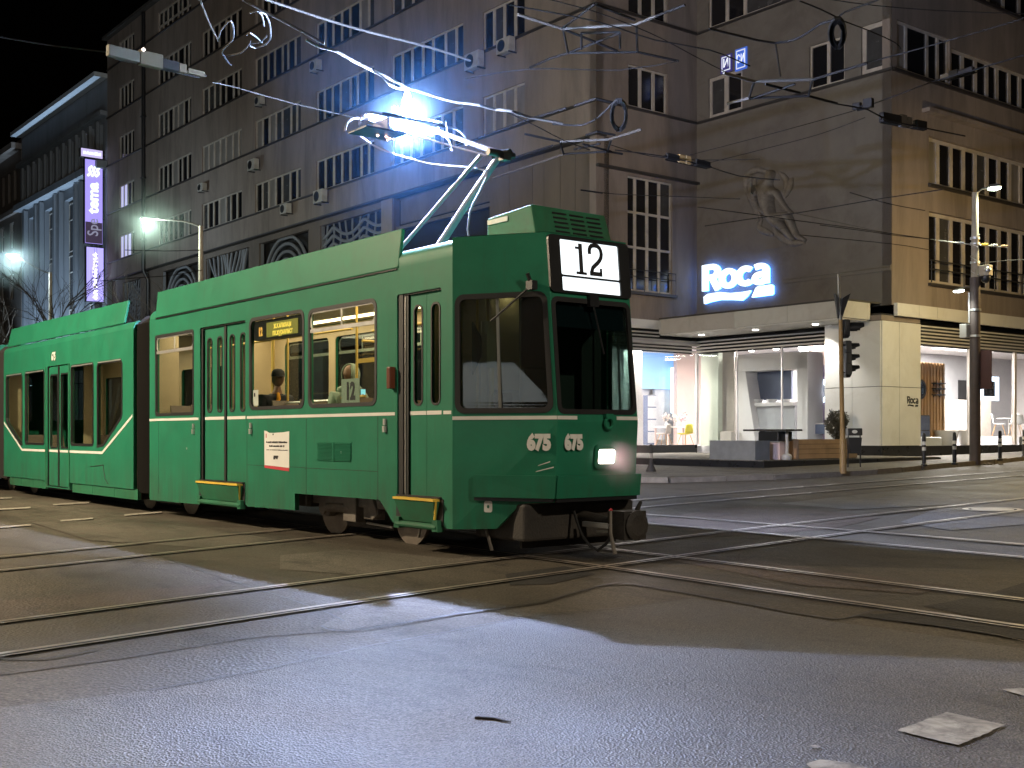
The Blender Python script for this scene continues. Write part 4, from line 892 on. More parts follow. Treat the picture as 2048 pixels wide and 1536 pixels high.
# --- behind the wide glass in the inner corner
pw(boxD(1402, 706, 1436, 893, .5, .25), 'display_wall', M['ingreen']); pw(boxD(1437, 704, 1468, 893, 1.1, .2), 'display_wall', M['inbeige'])
a0, _ = onD(1455, 868, .6); r = tagA('box', 'brown cardboard box on the shop floor beside the pale green panel', 'box', a0, .7); mb = MB(); mb.box(-.28, -.2, 0, .28, .2, .55); mb.build('carton', M['inbeige'], r, bevel=.01); mb = MB(); mb.box(-.285, -.03, .551, .285, .03, .555); mb.build('tape', M['tan'], r)
pf = tagA('display_stand', 'white portal display stand with washbasins on a dark blue back', 'display', onD(1540, 868, 1.0)[0], 1.0)
a_c = onD(1540, 868, 1.0)[0]
def pd(x0, y0, x1, y1, d, th, name, m):
    b_ = boxD(x0, y0, x1, y1, d, th); mb = MB(); mb.box(b_[0]-a_c, b_[1]-1.0, b_[2]-FL, b_[3]-a_c, b_[4]-1.0, b_[5]-FL); return mb.build(name, m, pf)
pd(1515, 738, 1583, 800, 1.6, .1, 'back_panel', M['inblue']); pd(1470, 712, 1614, 740, .9, .9, 'lintel', M['inwhite'])
q0, q1, q2, q3 = [(p[0]-a_c, p[1]-FL) for p in (onD(1476, 740, .95), onD(1490, 740, .95), onD(1512, 889, .95), onD(1478, 889, .95))]
mb = MB(); mb.panel([q0, q3, q2, q1], [], lambda a, z, o: (a, -.05+o, z), .9); mb.build('side_panel', M['inwhite'], pf)
pd(1594, 710, 1615, 889, .9, .9, 'side_panel', M['inwhite']); pd(1508, 812, 1590, 885, 1.3, .45, 'vanity', M['ingrey']); pd(1504, 806, 1586, 812, 1.2, .55, 'shelf', M['inwhite'])
for x in (1515, 1542, 1570):
    a_, z_ = onD(x, 806, 1.35); mb = MB(); mb.lathe((a_-a_c, .4, z_-FL), [(.10, 0), (.19, .10), (.20, .14), (.17, .135), (.0, .05)], 16); mb.build('washbasin', M['ceramic'], pf, smooth=50)
pw(boxD(1617, 690, 1690, 730, 2.0, .1), 'display_wall', M['inpink']); pw(boxD(1626, 730, 1700, 892, 2.0, .1), 'display_wall', M['invio'])
for i, (x, y) in enumerate(((1503, 703), (1552, 700), (1602, 697), (1268, 731))):
    w = AZ(x, y, 4.6 if i < 3 else 4.2); q = w-BC; mb = MB(); mb.lathe((q.dot(U), q.dot(V), w.z), [(0, 0), (.09, 0), (.10, .05), (.06, .14), (.03, .2)], 12); bpart(mb, 'spotlight', M['spot'])
a_, z_ = onD(1645, 782, 1.9); r = tagA('oval_mirror', 'glowing oval mirror on the violet shop wall', 'mirror', a_, 1.93, z_)
mb = MB(); n = 28
def ell(rx, rz): return [(rx*math.cos(2*PI*k/n), rz*math.sin(2*PI*k/n)) for k in range(n)]
mb.panel(ell(.26, .42), [ell(.15, .26)], lambda a, z, o: (a, -.03+o, z), .03); mb.build('light_ring', M['mirrorlit'], r)
mb = MB(); mb.panel(ell(.15, .26), [], lambda a, z, o: (a, -.02+o, z), .015); mb.build('mirror_glass', M['mirror'], r)
a_, _ = onD(1650, 868, 1.5); r = tagA('vanity_unit', 'dark vanity unit under the oval mirror', 'cabinet', a_, 1.6)
mb = MB(); mb.box(-.5, -.25, .45, .5, .25, .80); mb.build('body', M['inblue'], r, bevel=.01); mb = MB(); mb.box(-.52, -.27, .803, .52, .27, .84); mb.build('counter', M['inbeige'], r)
for sx in (-.4, .4): mb = MB(); mb.box(sx-.03, -.2, 0, sx+.03, .2, .45); mb.build('leg', M['black'], r)
def plant(label, loc, z, h, R, seed, potm):
    r = thing('potted_plant', label, 'plant', loc, ROT); rnd = random.Random(seed)
    mb = MB(); mb.lathe((0, 0, 0), [(.10, 0), (.14, .22), (.15, .24), (.12, .24), (0, .21)], 14); mb.build('pot', potm, r, smooth=40)
    mb = MB()
    for i in range(70):
        th = rnd.uniform(0, 2*PI); l = rnd.uniform(.4, 1)*R; top = Vector((l*math.cos(th), l*math.sin(th), .24+h*rnd.uniform(.3, 1))); b0 = Vector((0, 0, .22)); mid = (b0+top)/2+Vector((0, 0, .15*h)); side = Vector((-math.sin(th), math.cos(th), 0))*.035
        mb.add([b0, mid-side, top, mid+side], [(0, 1, 2, 3)])
    mb.build('leaves', M['leafg'], r); return r
M['leafg'] = mat('leaf_fresh', (.16, .30, .05), .5, var=.3, scale=8)
a_, _ = onD(1672, 868, .6); plant('bright green plant inside the glass behind the traffic light', BW(a_, .6, FL), 0, .55, .35, 4, M['ceramic'])
# --- behind the side-street glass
b_ = boxA(1842, 724, 1891, 830, -1.7, .05)
pw((b_[0]-.06, b_[1]-.3, FL, b_[0], b_[4], b_[5]), 'display_wall', M['tan'])
n = 9
for i in range(n):
    d0 = b_[1]-.2+(b_[4]-b_[1]+.2)*i/n; mb = MB(); mb.box(-1.75, d0, FL, -1.68, d0+(b_[4]-b_[1])/n*.68, b_[5]); bpart(mb, 'wood_slat', M['wood'])
d_, z_ = onA(1854, 778, -1.3); r = tagA('round_mirror', 'round black-framed mirror on the wood slat wall', 'mirror', -1.62, d_+.02, z_)
def ring_a(r0, r1, x0, x1, m, name, par):
    mb = MB(); k = 30; mb.panel([(r1*math.cos(2*PI*i/k), r1*1.0*math.sin(2*PI*i/k)) for i in range(k)], [[(r0*math.cos(2*PI*i/k), r0*math.sin(2*PI*i/k)) for i in range(k)]] if r0 else [], lambda d, z, o: (x0+o, d, z), x1-x0); return mb.build(name, m, par)
ring_a(.285, .36, 0, .06, M['black'], 'frame', r); ring_a(0, .285, .01, .03, M['mirror'], 'mirror_glass', r)
for i, y in enumerate((766, 777, 789)):
    bb = boxA(1874, y-1.8, 1893, y+1.8, -1.45, .2); r = tagA('wall_shelf', ('top', 'middle', 'bottom')[i]+' short dark shelf beside the round mirror', 'shelf', -1.67, (bb[1]+bb[4])/2, bb[2], 'short dark shelves beside the round mirror'); w = (bb[4]-bb[1])/2
    mb = MB(); mb.box(0, -w, 0, .2, w, .045); mb.build('board', M['black'], r); mb = MB(); mb.box(.002, -w*.7, -.06, .03, -w*.6, -.002); mb.box(.002, w*.6, -.06, .03, w*.7, -.002); mb.build('bracket', M['black'], r)
    mb = MB(); mb.lathe((.1, w*.4, .046), [(.03, 0), (.035, .08), (.015, .1)], 10); mb.build('jar', M['ceramic'], r, smooth=40)
bb = boxA(1843, 815, 1866, 880, -1.1, .45); r = tagA('cabinet', 'black cabinet below the round mirror', 'cabinet', -1.3, (bb[1]+bb[4])/2)
mb = MB(); mb.box(-.3, -.28, 0, .12, .28, 1.12); mb.build('body', M['black'], r, bevel=.01)
for i in range(2): mb = MB(); mb.box(.122, -.27, .08+.52*i, .135, .27, .56+.52*i); mb.build('door', M['inblue'], r)
pw((-3.7, onA(1876, 868, -3.5)[0], FL, -3.5, onA(1982, 868, -3.5)[0], onA(1930, 800, -3.5)[1]), 'stone_half_wall', M['inbeige'])
pw(boxA(1917, 760, 1933, 801, -5.37, .02), 'wall_niche', M['black'])
def tub(label, x, a, s=1.0):
    d_, _ = onA(x, 868, a); r = tagA('bathtub', label, 'bathtub', a, d_, FL+.02, 'bathtubs in the shop')
    mb = MB(); mb.lathe((0, 0, 0), [(.28, 0), (.34, .06), (.42, .5), (.45, .56), (.42, .56), (.38, .48), (.30, .12), (0, .10)], 24, 0, None, .9*s, 1.75*s); mb.build('shell', M['ceramic'], r, smooth=50)
    mb = MB(); mb.tube([(-.35, .1, .56), (-.35, .1, .78), (-.25, .1, .82), (-.18, .1, .78)], .015, 6); mb.build('tap', M['alu'], r, smooth=50)
tub('white freestanding bathtub near the side-street glass beside the black cabinet', 1893, -1.5, .85); tub('white bathtub half hidden by the lamp post', 1936, -1.4, .8)
d_, _ = onA(1858, 868, -.7); r = tagA('low_basin', 'low white display basin right at the glass next to the pier', 'basin', -.75, d_); mb = MB(); mb.box(-.25, -.5, 0, .25, .5, .34); mb.build('body', M['ceramic'], r, bevel=.04)
mb = MB(); mb.box(-.2, -.45, .341, .2, .45, .36); mb.build('rim', M['ceramic'], r)
bb = boxA(1961, 752, 1998, 801, -1.0, .05); dc, zc = (bb[1]+bb[4])/2, (bb[2]+bb[5])/2; r = tagA('square_mirror', 'square mirror with a glowing white border hanging right of the lamp post', 'mirror', -1.0, dc, zc); hw, hz = (bb[4]-bb[1])/2, (bb[5]-bb[2])/2
mb = MB(); mb.gridwall(-hw, hw, -hz, hz, [(-hw*.66, -hz*.66, hw*.66, hz*.62)], lambda d, z, o: (-o, d, z), .05); mb.build('light_border', M['mirrorlit'], r)
mb = MB(); mb.box(-.045, -hw*.66, -hz*.66, -.02, hw*.66, hz*.62); mb.build('mirror_glass', M['mirror'], r); mb = MB(); mb.box(-.04, -.01, hz, -.02, .01, 4.75-zc); mb.build('hanger', M['alu'], r)
d0, d1 = onA(1983, 868, -1.4)[0], onA(2042, 868, -1.4)[0]
room(-3.2, d0, FL+.001, -.3, d1+1.2, FL+.35, 'display_platform', M['ingrey'])
PZ = FL+.352
chair('white shell chair on the platform left of the white table', -1.5, onA(1998, 868, -1.5)[0], M['ceramic'], M['wood'], PI/2+.5, PZ, s=1.05); chair('white shell chair on the platform right of the white table', -1.2, onA(2032, 868, -1.2)[0], M['ceramic'], M['wood'], PI+.7, PZ, s=1.05)
r = tagA('table', 'small white round table between the white shell chairs', 'table', -2.0, onA(2018, 868, -2.0)[0], PZ)
mb = MB(); mb.lathe((0, 0, .70), [(0, 0), (.45, 0), (.45, .03), (0, .03)], 24); mb.build('tabletop', M['ceramic'], r)
mb = MB(); mb.lathe((0, 0, 0), [(.25, 0), (.25, .02), (.03, .05), (.03, .70)], 14); mb.build('pedestal', M['alu'], r, smooth=40)
for x in (1850, 1871, 2008, 1880):
    d_, z_ = onA(x, 691 if x < 2000 else 702, -1.2); mb = MB(); mb.lathe((-1.2, d_, 4.55), [(0, 0), (.07, 0), (.075, .04), (.05, .14), (.02, .19)], 12); bpart(mb, 'spotlight', M['spot'] if x == 2008 else M['ceramic'])
# small shop name on the pier
M['sgn_black'] = M['ink']
sn = thing('pier_sign', 'small black shop name with wave underline on the white pier', 'sign', BW(.022, .99, 2.3), ROT)
mb = MB()
for ch, sts in name_strokes():
    for k, st in enumerate(sts): mb.panel([(-.26+x*.26, .09+z*.24) for x, z in stroke(st, .19)], [], lambda d, z, o: (.005+.0006*k-o, d+.11, z), .004)
mb.build('lettering', M['ink'], sn)
mb = MB(); mb.panel([(-.22, .0), (-.1, .02), (.1, -.01), (.14, .04), (.0, .05), (-.12, .06), (-.22, .045)], [], lambda d, z, o: (.001+.004-o, d+.11, z), .004); mb.panel([(.2, -.01), (.36, -.01), (.38, .05), (.22, .05)], [], lambda d, z, o: (.001+.004-o, d+.11, z), .004); mb.build('wave_underline', M['ink'], sn)
# terrace furniture and planters
def onTer(x, y, z=.68): p = AZ(x, y, z); q = p-BC; return q.dot(U), q.dot(V)
a_, d_ = onTer(1480, 922); r = tagA('planter', 'dark grey planter box at the terrace edge', 'planter', .95, -8.5, .68)
mb = MB(); mb.gridwall(-.85, .78, -.3, .3, [(-.78, -.23, .71, .23)], lambda x, y, o: (x, y, .52-o), .52); mb.build('box', M['dgrey'], r); mb = MB(); mb.box(-.78, -.23, .02, .71, .23, .44); mb.build('soil', M['under'], r)
a_, d_ = onTer(1640, 922); r = tagA('planter', 'long tan wooden planter box beside the traffic light', 'planter', 1.7, -5.95, .68, rz=PI/2)
for i in range(4):
    for sy in (-1, 1): mb = MB(); mb.box(-1.35, sy*.28-.015, .02+.135*i, 1.3, sy*.28+.015, .145+.135*i); mb.build('plank', M['tan'], r)
for x0 in (-1.35, 1.27): mb = MB(); mb.box(x0, -.262, 0, x0+.03, .262, .56); mb.build('end_board', M['tan'], r)
mb = MB(); mb = MB(); mb.box(-1.31, -.26, .02, 1.26, .26, .48); mb.build('soil', M['under'], r)
a_, d_ = onTer(1545, 920); r = tagA('table', 'terrace table with dark top and two pale round feet', 'table', 1.45, -7.75, .68)
mb = MB(); mb.box(-.75, -.35, .78, .75, .35, .83); mb.build('tabletop', M['under'], r, bevel=.01); mb = MB(); mb.box(-.25, -.3, .50, .45, .3, .775); mb.build('folded_cover', M['black'], r, bevel=.03)
for sx in (-.36, .5):
    mb = MB(); mb.tube([(sx, 0, .1), (sx, 0, .78)], .045, 10); mb.lathe((sx, 0, 0), [(.12, 0), (.15, .07), (.12, .14), (.05, .17)], 14); mb.build('leg', M['fascia'], r, smooth=50)
r = tagA('crate', 'pinkish crate under the terrace table between its feet', 'crate', 1.53, -7.68, .68); mb = MB(); mb.box(-.28, -.2, 0, .28, .2, .46); mb.build('body', M['inpink'], r, bevel=.01); mb = MB(); mb.box(-.285, -.21, .462, .285, .21, .49); mb.build('lid', M['inbeige'], r)
# ================================================================== THE TRAM
tram = thing('tram', 'green three-part articulated tram numbered 675 on route 12 crossing the junction', 'tram', TR0, ROT)
GT = gz(*(TR0+V*1.1)[:2])                                     # street level under it
def tp(mb, name, mats, parent=None, **kw): return mb.build(name, mats, parent or tram, **kw)
near = lambda s, z, o: (s, o, z)
far = lambda s, z, o: (s, 2.2-o, z)
Z0, ZS, ZR = 0.40, 3.20, 3.42
win = {'w1': (-8.12, 1.68, -6.64, 2.91), 'w2': (-4.74, 1.72, -3.22, 2.92), 'w3': (-3.08, 1.72, -1.50, 2.90)}
door = {'d1': (-6.40, .70, -4.88, 2.93), 'd2': (-1.06, .70, -.20, 2.91)}
outer = [(-8.38, .33), (-6.44, .35), (-6.44, .42), (-4.84, .42), (-4.84, .40), (-3.45, .42), (-3.45, .63), (-1.42, .64), (-1.14, .40), (-1.10, .42), (-.16, .42), (-.14, .40), (0, .40), (0, ZS), (-8.38, ZS)]
def rr(w, r=.09): return rrect(*w, r, 4)
holes = [rr(win['w1'], .05), rr(win['w2']), rr(win['w3']), rrect(*door['d1'], .02, 1), rrect(*door['d2'], .02, 1)]
mb = MB(); mb.panel(outer, holes, near, .06); tp(mb, 'body_side', M['green'])
fh = [rrect(a, 1.72, b, 2.90, .09) for a, b in ((-7.9, -6.4), (-6.2, -4.75), (-4.6, -3.15), (-2.95, -1.5))]
mb = MB(); mb.panel([(-8.38, .40), (0, .40), (0, ZS), (-8.38, ZS)], fh, far, .06); tp(mb, 'body_side', M['green'])
mb = MB(); mb.panel([(-8.3, .98), (-1.43, .98), (-1.43, 3.09), (-8.3, 3.09)], [h for h in fh], lambda s, z, o: far(s, z, .062+o), .012); tp(mb, 'lining', M['beige'])
def roof_profile():
    q = [(0.0, ZS)] + [(.20-.20*math.cos(PI/2*k/5), ZS+.17*math.sin(PI/2*k/5)) for k in range(1, 6)] + [(.5, 3.40), (1.1, ZR)]
    return q + [(2.2-t, z) for t, z in q[::-1][1:]]
def extr(prof, s0, s1, name, m, th=.05, caps=True):
    mb = MB(); n = len(prof); vs = [(s0, t, z) for t, z in prof]+[(s1, t, z) for t, z in prof]
    mb.add(vs, [(i, i+1, n+i+1, n+i) for i in range(n-1)])
    if caps: mb.add(vs[:n], [tuple(range(n))]); mb.add(vs[n:], [tuple(range(n))])
    return tp(mb, name, m, smooth=40)
extr(roof_profile(), -8.38, -1.06, 'roof', M['green'])
# crisper roof over the cab
q = [(0.0, ZS), (.0, 3.30), (.035, 3.37), (.10, 3.40), (1.1, ZR)]; extr(q+[(2.2-t, z) for t, z in q[::-1][1:]], -1.06, 0.0, 'roof', M['green'])
mb = MB(); mb.box(-8.30, .07, .92, -.03, 2.13, .97); tp(mb, 'floor', M['floor'])
mb = MB(); mb.box(-8.30, .07, 3.10, -.05, 2.13, 3.13); tp(mb, 'ceiling', M['ceil'])
mb = MB(); mb.box(-8.36, .06, .45, -8.30, .45, 3.15); mb.box(-8.36, 1.75, .45, -8.30, 2.14, 3.15); tp(mb, 'end_wall', M['beige'])
mb = MB(); mb.box(-8.3, .25, .45, -3.5, 1.95, .915); mb.box(-3.5, .45, .66, -.06, 1.75, .915); mb.box(-.9, .1, .42, -.05, 2.1, .66); tp(mb, 'underframe', M['under'])
# long fairing standing on the roof edge
mb = MB(); mb.hexa([(-8.12, -.012, 3.205), (-1.02, -.012, 3.205), (-1.02, .03, 3.205), (-8.12, .03, 3.205), (-8.12, .03, 3.62), (-1.0, .03, 3.64), (-1.0, .07, 3.63), (-8.12, .07, 3.61)]); tp(mb, 'roof_fairing', M['green'], bevel=.012)
mb = MB(); mb.hexa([(-8.12, 2.212, 3.205), (-1.02, 2.212, 3.205), (-1.02, 2.17, 3.205), (-8.12, 2.17, 3.205), (-8.12, 2.1, 3.62), (-1.0, 2.1, 3.64), (-1.0, 2.06, 3.63), (-8.12, 2.06, 3.61)]); tp(mb, 'roof_fairing', M['green'], bevel=.012)
mb = MB(); mb.box(-8.1, -.016, 3.185, -1.05, -.002, 3.20); tp(mb, 'roof_gutter', M['black'])
# nose: two slanted facets and the front
def sn(z): return 1.02-max(0, z-1.5)*.095-max(0, 1.2-z)*.10
LF = 1.12
def facet(side):
    def f(p, z, o):
        k = p/LF; s = sn(z)*k; t = .55*k; s -= o*.46; t += o*.89
        return (s, t if side == 0 else 2.2-t, z)
    return f
def front(q, z, o): return (sn(z)-o, .55+q, z)
def clipgrid(outer, cut, f, th, name, m):
    "panel subdivided so that it follows the raked nose"
    mb = MB(); mb.panel(outer, cut, f, th); return tp(mb, name, m)
fo = [(0, .40), (.50, .42), (.76, .68), (LF, .70), (LF, 1.5), (LF, 3.40), (0, 3.40)]
fw = rrect(.05, 1.61, LF-.05, 2.79, .09)
for side in (0, 1): clipgrid(fo, [fw], facet(side), .05, 'nose_facet', M['green'])
ws = rrect(.03, 1.60, 1.07, 2.74, .07)
clipgrid([(0, .70), (1.1, .70), (1.1, 1.5), (1.1, 3.40), (0, 3.40), (0, 1.5)], [ws], front, .05, 'nose_front', M['green'])
mb = MB(); mb.add([(0, 0, 3.405), (sn(3.4), .55, 3.405), (sn(3.4), 1.65, 3.405), (0, 2.2, 3.405), (0, 1.1, ZR+.003)], [(0, 1, 4), (1, 2, 4), (2, 3, 4), (3, 0, 4)]); tp(mb, 'nose_roof', M['green'])
# cab windows: rubber seal and pane
for side in (0, 1):
    f = facet(side)
    mb = MB(); mb.panel(rrect(.03, 1.59, LF-.03, 2.81, .10), [inset(fw, .035)], lambda a, b, o: f(a, b, o-.008), .03); tp(mb, 'window_seal', M['rubber'])
    mb = MB(); mb.panel(inset(fw, .01), [], lambda a, b, o: f(a, b, .03+o*.2), .02); tp(mb, 'cab_window', M['glassdark'])
    mb = MB(); mb.panel([(.50, 1.64), (.53, 1.64), (.53, 2.77), (.50, 2.77)], [], lambda a, b, o: f(a, b, .01+o), .015); tp(mb, 'window_bar', M['cabgrey'])
mb = MB(); mb.panel(rrect(.01, 1.58, 1.09, 2.76, .08), [inset(ws, .03)], lambda a, b, o: front(a, b, o-.008), .03); tp(mb, 'window_seal', M['rubber'])
mb = MB(); mb.panel(inset(ws, .01), [], lambda a, b, o: front(a, b, .03+o*.2), .02); tp(mb, 'windscreen', M['glassdark'])
M['visor'] = mat('sun_visor', (.03, .06, .085), .5, var=.1)
mb = MB(); mb.panel([(.05, 2.46), (1.05, 2.46), (1.05, 2.72), (.05, 2.72)], [], lambda a, b, o: front(a, b, .06+o), .01); tp(mb, 'sun_visor', M['visor'])
# destination box
mb = MB(); mb.panel(rrect(.0, 2.80, 1.10, 3.385, .05), [rrect(.15, 2.985, .955, 3.345, .015, 2), rrect(.155, 2.825, .955, 2.965, .012, 2)], lambda a, b, o: front(a, b, o-.03), .035); db = tp(mb, 'destination_box', M['black'])
mb = MB(); mb.panel([(.14, 2.975), (.965, 2.975), (.965, 3.35), (.14, 3.35)], [], lambda a, b, o: front(a, b, -.012+o), .006); mb.build('route_panel', M['signw'], db)
mb = MB(); mb.panel([(.145, 2.815), (.965, 2.815), (.965, 2.97), (.145, 2.97)], [], lambda a, b, o: front(a, b, -.012+o), .006); mb.build('destination_panel', M['signw'], db)
fr = Vector((0, 1, 0)); fu = Vector((-.095, 0, 1)).normalized()
def ftext(name, t, size, m, q, z, bold, sx=1.0, lift=.016, parent=None): return letters(name, t, size, m, (sn(z)+lift, .55+q, z), fr, fu, parent or tram, .003, bold, sx=sx)
def digit12():
    "slab-seriffed 12 of a roller blind with its stencil gap"
    mb = MB(); z0, z1, q0 = 3.005, 3.325, .36
    def bx(a, b, c, d): mb.panel([(a, b), (c, b), (c, d), (a, d)], [], lambda p, z, o: front(p, z, -.020+o), .004)
    bx(q0+.045, z0, q0+.095, z1); bx(q0, z0, q0+.14, z0+.028); bx(q0+.0, z1-.06, q0+.05, z1-.035)
    c = q0+.27; pts = [(c-.075, z1-.09), (c-.075, z1-.05), (c-.045, z1-.008), (c+.04, z1-.004), (c+.083, z1-.05), (c+.08, z1-.12), (c+.03, z1-.18), (c-.04, z1-.235), (c-.06, z0+.03)]
    w = resample([Vector((p[0], p[1], 0)) for p in pts], .03)
    for a, b in zip(w, w[1:]):
        d = (b-a).normalized()*.022; n_ = Vector((-d.y, d.x, 0)); mb.panel([(p.x, p.y) for p in (a-d*.3-n_, b+d*.3-n_, b+d*.3+n_, a-d*.3+n_)], [], lambda p, z, o: front(p, z, -.020+o), .004)
    bx(c-.085, z0, c+.085, z0+.045); bx(c+.055, z0+.03, c+.085, z0+.085)
    return mb.build('route_number', M['ink'], db, weld=False)
digit12()
# numbers, headlight, hook, stripe, valance
def facet_basis():
    r = Vector((1.0, .55, 0)).normalized(); return r, Vector((0, 0, 1))
r_, u_ = facet_basis()
M['num'] = mat('number_white', (.74, .74, .70), .5, var=.08)
fp = facet(0)
letters('fleet_number', '675', .205, M['num'], Vector(fp(.93, 1.29, -.004)), r_, u_, tram, .002, .014, sx=.82)
ftext('fleet_number', '675', .195, M['num'], .21, 1.29, .014, .82, .004)
hq, hz = .64, 1.15
mb = MB(); mb.panel(rrect(hq-.165, hz-.12, hq+.165, hz+.12, .05), [rrect(hq-.115, hz-.075, hq+.115, hz+.075, .03)], lambda a, b, o: front(a, b, o-.03), .03); hl = tp(mb, 'headlight', M['green'])
mb = MB(); mb.panel(rrect(hq-.112, hz-.072, hq+.112, hz+.072, .03), [], lambda a, b, o: front(a, b, -.022+o), .01); mb.build('lens', M['head'], hl)
L_ = bpy.data.lights.new('headlight', 'SPOT'); L_.energy = 30; L_.spot_size = 1.9; L_.spot_blend = .8; L_.color = (1, .86, .82); L_.shadow_soft_size = .06
lo = bpy.data.objects.new('headlight_lamp', L_); COL.objects.link(lo); lo.parent = tram; lo.location = (sn(hz)+.06, .55+hq, hz); lo.rotation_euler = (0, -PI/2+.12, 0)
mb = MB(); k = 14; mb.tube([(sn(1.5)+.035, .55+.66+.055*math.cos(2*PI*i/k), 1.49+.055*math.sin(2*PI*i/k)) for i in range(k)], .017, 6, closed=True); mb.box(sn(1.5), 1.16, 1.545, sn(1.5)+.05, 1.26, 1.585); tp(mb, 'tow_ring', M['green'])
def stripe(f, a, b, z, name='stripe', w=.036):
    mb = MB(); mb.panel([(a, z), (b, z), (b, z+w), (a, z+w)], [], lambda p, q, o: f(p, q, o-.004), .003); return tp(mb, name, M['white'])
for a, b in ((-8.38, -6.45), (-4.83, -1.10), (-.16, -.02)): stripe(near, a, b, 1.585)
stripe(facet(0), .0, LF-.002, 1.525); stripe(front, 0, .26, 1.525); stripe(front, .80, 1.1, 1.525)
mb = MB(); f = facet(0)
mb.panel([(.26, .74), (LF+.02, .74), (LF+.02, .965), (.26, .965)], [], lambda a, b, o: f(a, b, o-.05), .055); mb.panel([(-.02, .74), (1.12, .74), (1.12, .965), (-.02, .965)], [], lambda a, b, o: front(a, b, o-.05), .055)
f1 = facet(1); mb.panel([(.26, .74), (LF+.02, .74), (LF+.02, .965), (.26, .965)], [], lambda a, b, o: f1(a, b, o-.05), .055); tp(mb, 'bumper', M['green'])
mb = MB(); f = facet(0); mb.panel([(.26, .705), (LF, .705), (LF, .738), (.26, .738)], [], lambda a, b, o: f(a, b, o-.035), .03); mb.panel([(0, .70), (1.1, .70), (1.1, .738), (0, .738)], [], lambda a, b, o: front(a, b, o-.035), .03); tp(mb, 'bumper_strip', M['black'])
f = facet(0)
mb = MB(); mb.panel(rrect(.36, .585, .45, .70, .02), [rrect(.392, .625, .418, .66, .012)], lambda a, b, o: f(a, b, o-.006), .006); tp(mb, 'jack_plate', M['white'])
for (a, b, c, d) in ((.92, 1.06, 1.05, 1.10), (.90, 1.00, 1.09, 1.045)):
    mb = MB(); mb.panel([(a, b), (c, d), (c, d+.012), (a+.02, b+.012)], [], lambda p, z, o: f(p, z, o-.002), .0015); tp(mb, 'scrape', M['num'])
# wiper on the facet window
pw0 = Vector(fp(.94, 2.86, -.05)); pw1 = Vector(fp(.47, 2.52, -.05)); mb = MB(); mb.tube([pw0, pw1], .011, 6); mb.box(*(pw0-Vector((.05, .03, .04))), *(pw0+Vector((.05, .04, .05)))); mb.tube([pw0+Vector((0, 0, .02)), pw0+Vector((.0, -.05, .12))], .02, 6); tp(mb, 'wiper', M['black'])
mb = MB(); q = front(.55, 2.79, -.01); mb.box(q[0], q[1]-.06, 2.68, q[0]+.05, q[1]+.06, 2.80); mb.tube([(q[0]+.03, q[1], 2.7), (q[0]+.06, q[1]+.12, 2.2)], .01, 6); tp(mb, 'wiper', M['black'])
# ------------------------------------------------------------------ side windows
def sidewin(k, hopper=True, parent=None, f=near, mframe='alu', r=.09):
    x0, z0, x1, z1 = win[k] if isinstance(k, str) else k
    mb = MB(); mb.panel(rrect(x0-.02, z0-.02, x1+.02, z1+.02, r+.02), [rrect(x0+.025, z0+.025, x1-.025, z1-.025, r)], lambda a, b, o: f(a, b, o-.006), .03); w = tp(mb, 'side_window', M['rubber'] if not hopper else M['rubber'])
    mb = MB(); mb.box(0, 0, 0, .01, .01, .01) if False else None
    mb.panel(rrect(x0+.01, z0+.01, x1-.01, z1-.01, r), [], lambda a, b, o: f(a, b, .025+o), .006); mb.build('pane', M['glass'], w)
    if hopper:
        zb = z1-.275; mb = MB()
        mb.panel([(x0+.025, zb), (x1-.025, zb), (x1-.025, zb+.045), (x0+.025, zb+.045)], [], lambda a, b, o: f(a, b, .002+o), .02)
        mb.panel(rrect(x0+.022, zb+.04, x1-.022, z1-.022, .07), [rrect(x0+.045, zb+.045, x1-.045, z1-.04, .06)], lambda a, b, o: f(a, b, .004+o), .015)
        c = (x0+x1)/2; mb.panel([(c-.012, zb+.04), (c+.012, zb+.04), (c+.012, z1-.03), (c-.012, z1-.03)], [], lambda a, b, o: f(a, b, .003+o), .015)
        mb.build('hopper', M['alu'], w)
    return w
w1 = sidewin('w1', r=.04); w2 = sidewin('w2', False); w3 = sidewin('w3')
for a, b in ((-7.9, -6.4), (-6.2, -4.75), (-4.6, -3.15), (-2.95, -1.5)): sidewin((a, 1.72, b, 2.90), True, f=far)
# destination display inside the second window
mb = MB(); mb.panel(rrect(-4.71, 2.63, -3.25, 2.885, .05), [], lambda a, b, o: near(a, b, .034+o), .12); dd = tp(mb, 'side_display', M['black'])
mb = MB(); mb.box(-4.30, .027, 2.655, -3.42, .033, 2.845); mb.build('display_screen', M['dispback'], dd)
for z, t in ((2.79, 'ж.к.илиянци'), (2.70, 'пл.журналист')): letters('lettering', t, .098, M['amber'], (-3.84, .024, z), (1, 0, 0), (0, 0, 1), dd, .001, .004, sx=.86)
letters('lettering', '12', .15, M['amber2'], (-4.48, .028, 2.735), (1, 0, 0), (0, 0, 1), dd, .001, .008, sx=.8)
mb = MB(); mb.box(-4.70, .026, 1.76, -4.545, .030, 1.97); nt = tp(mb, 'window_notice', M['paper']); mb = MB(); mb.box(-4.67, .023, 1.88, -4.63, .0255, 1.93); mb.build('print', M['ink'], nt)
# route card 12 in the third window
mb = MB(); mb.panel([(-2.34, 1.74), (-1.92, 1.74), (-1.92, 2.03), (-2.34, 2.03)], [], lambda a, b, o: near(a, b, .034+o), .004); rc = tp(mb, 'route_card', mat('route_card', (.42, .50, .42), .5, var=.06)); letters('route_number', '12', .28, M['ink'], (-2.13, .031, 1.875), (1, 0, 0), (0, 0, 1), rc, .001, .012, sx=.80)
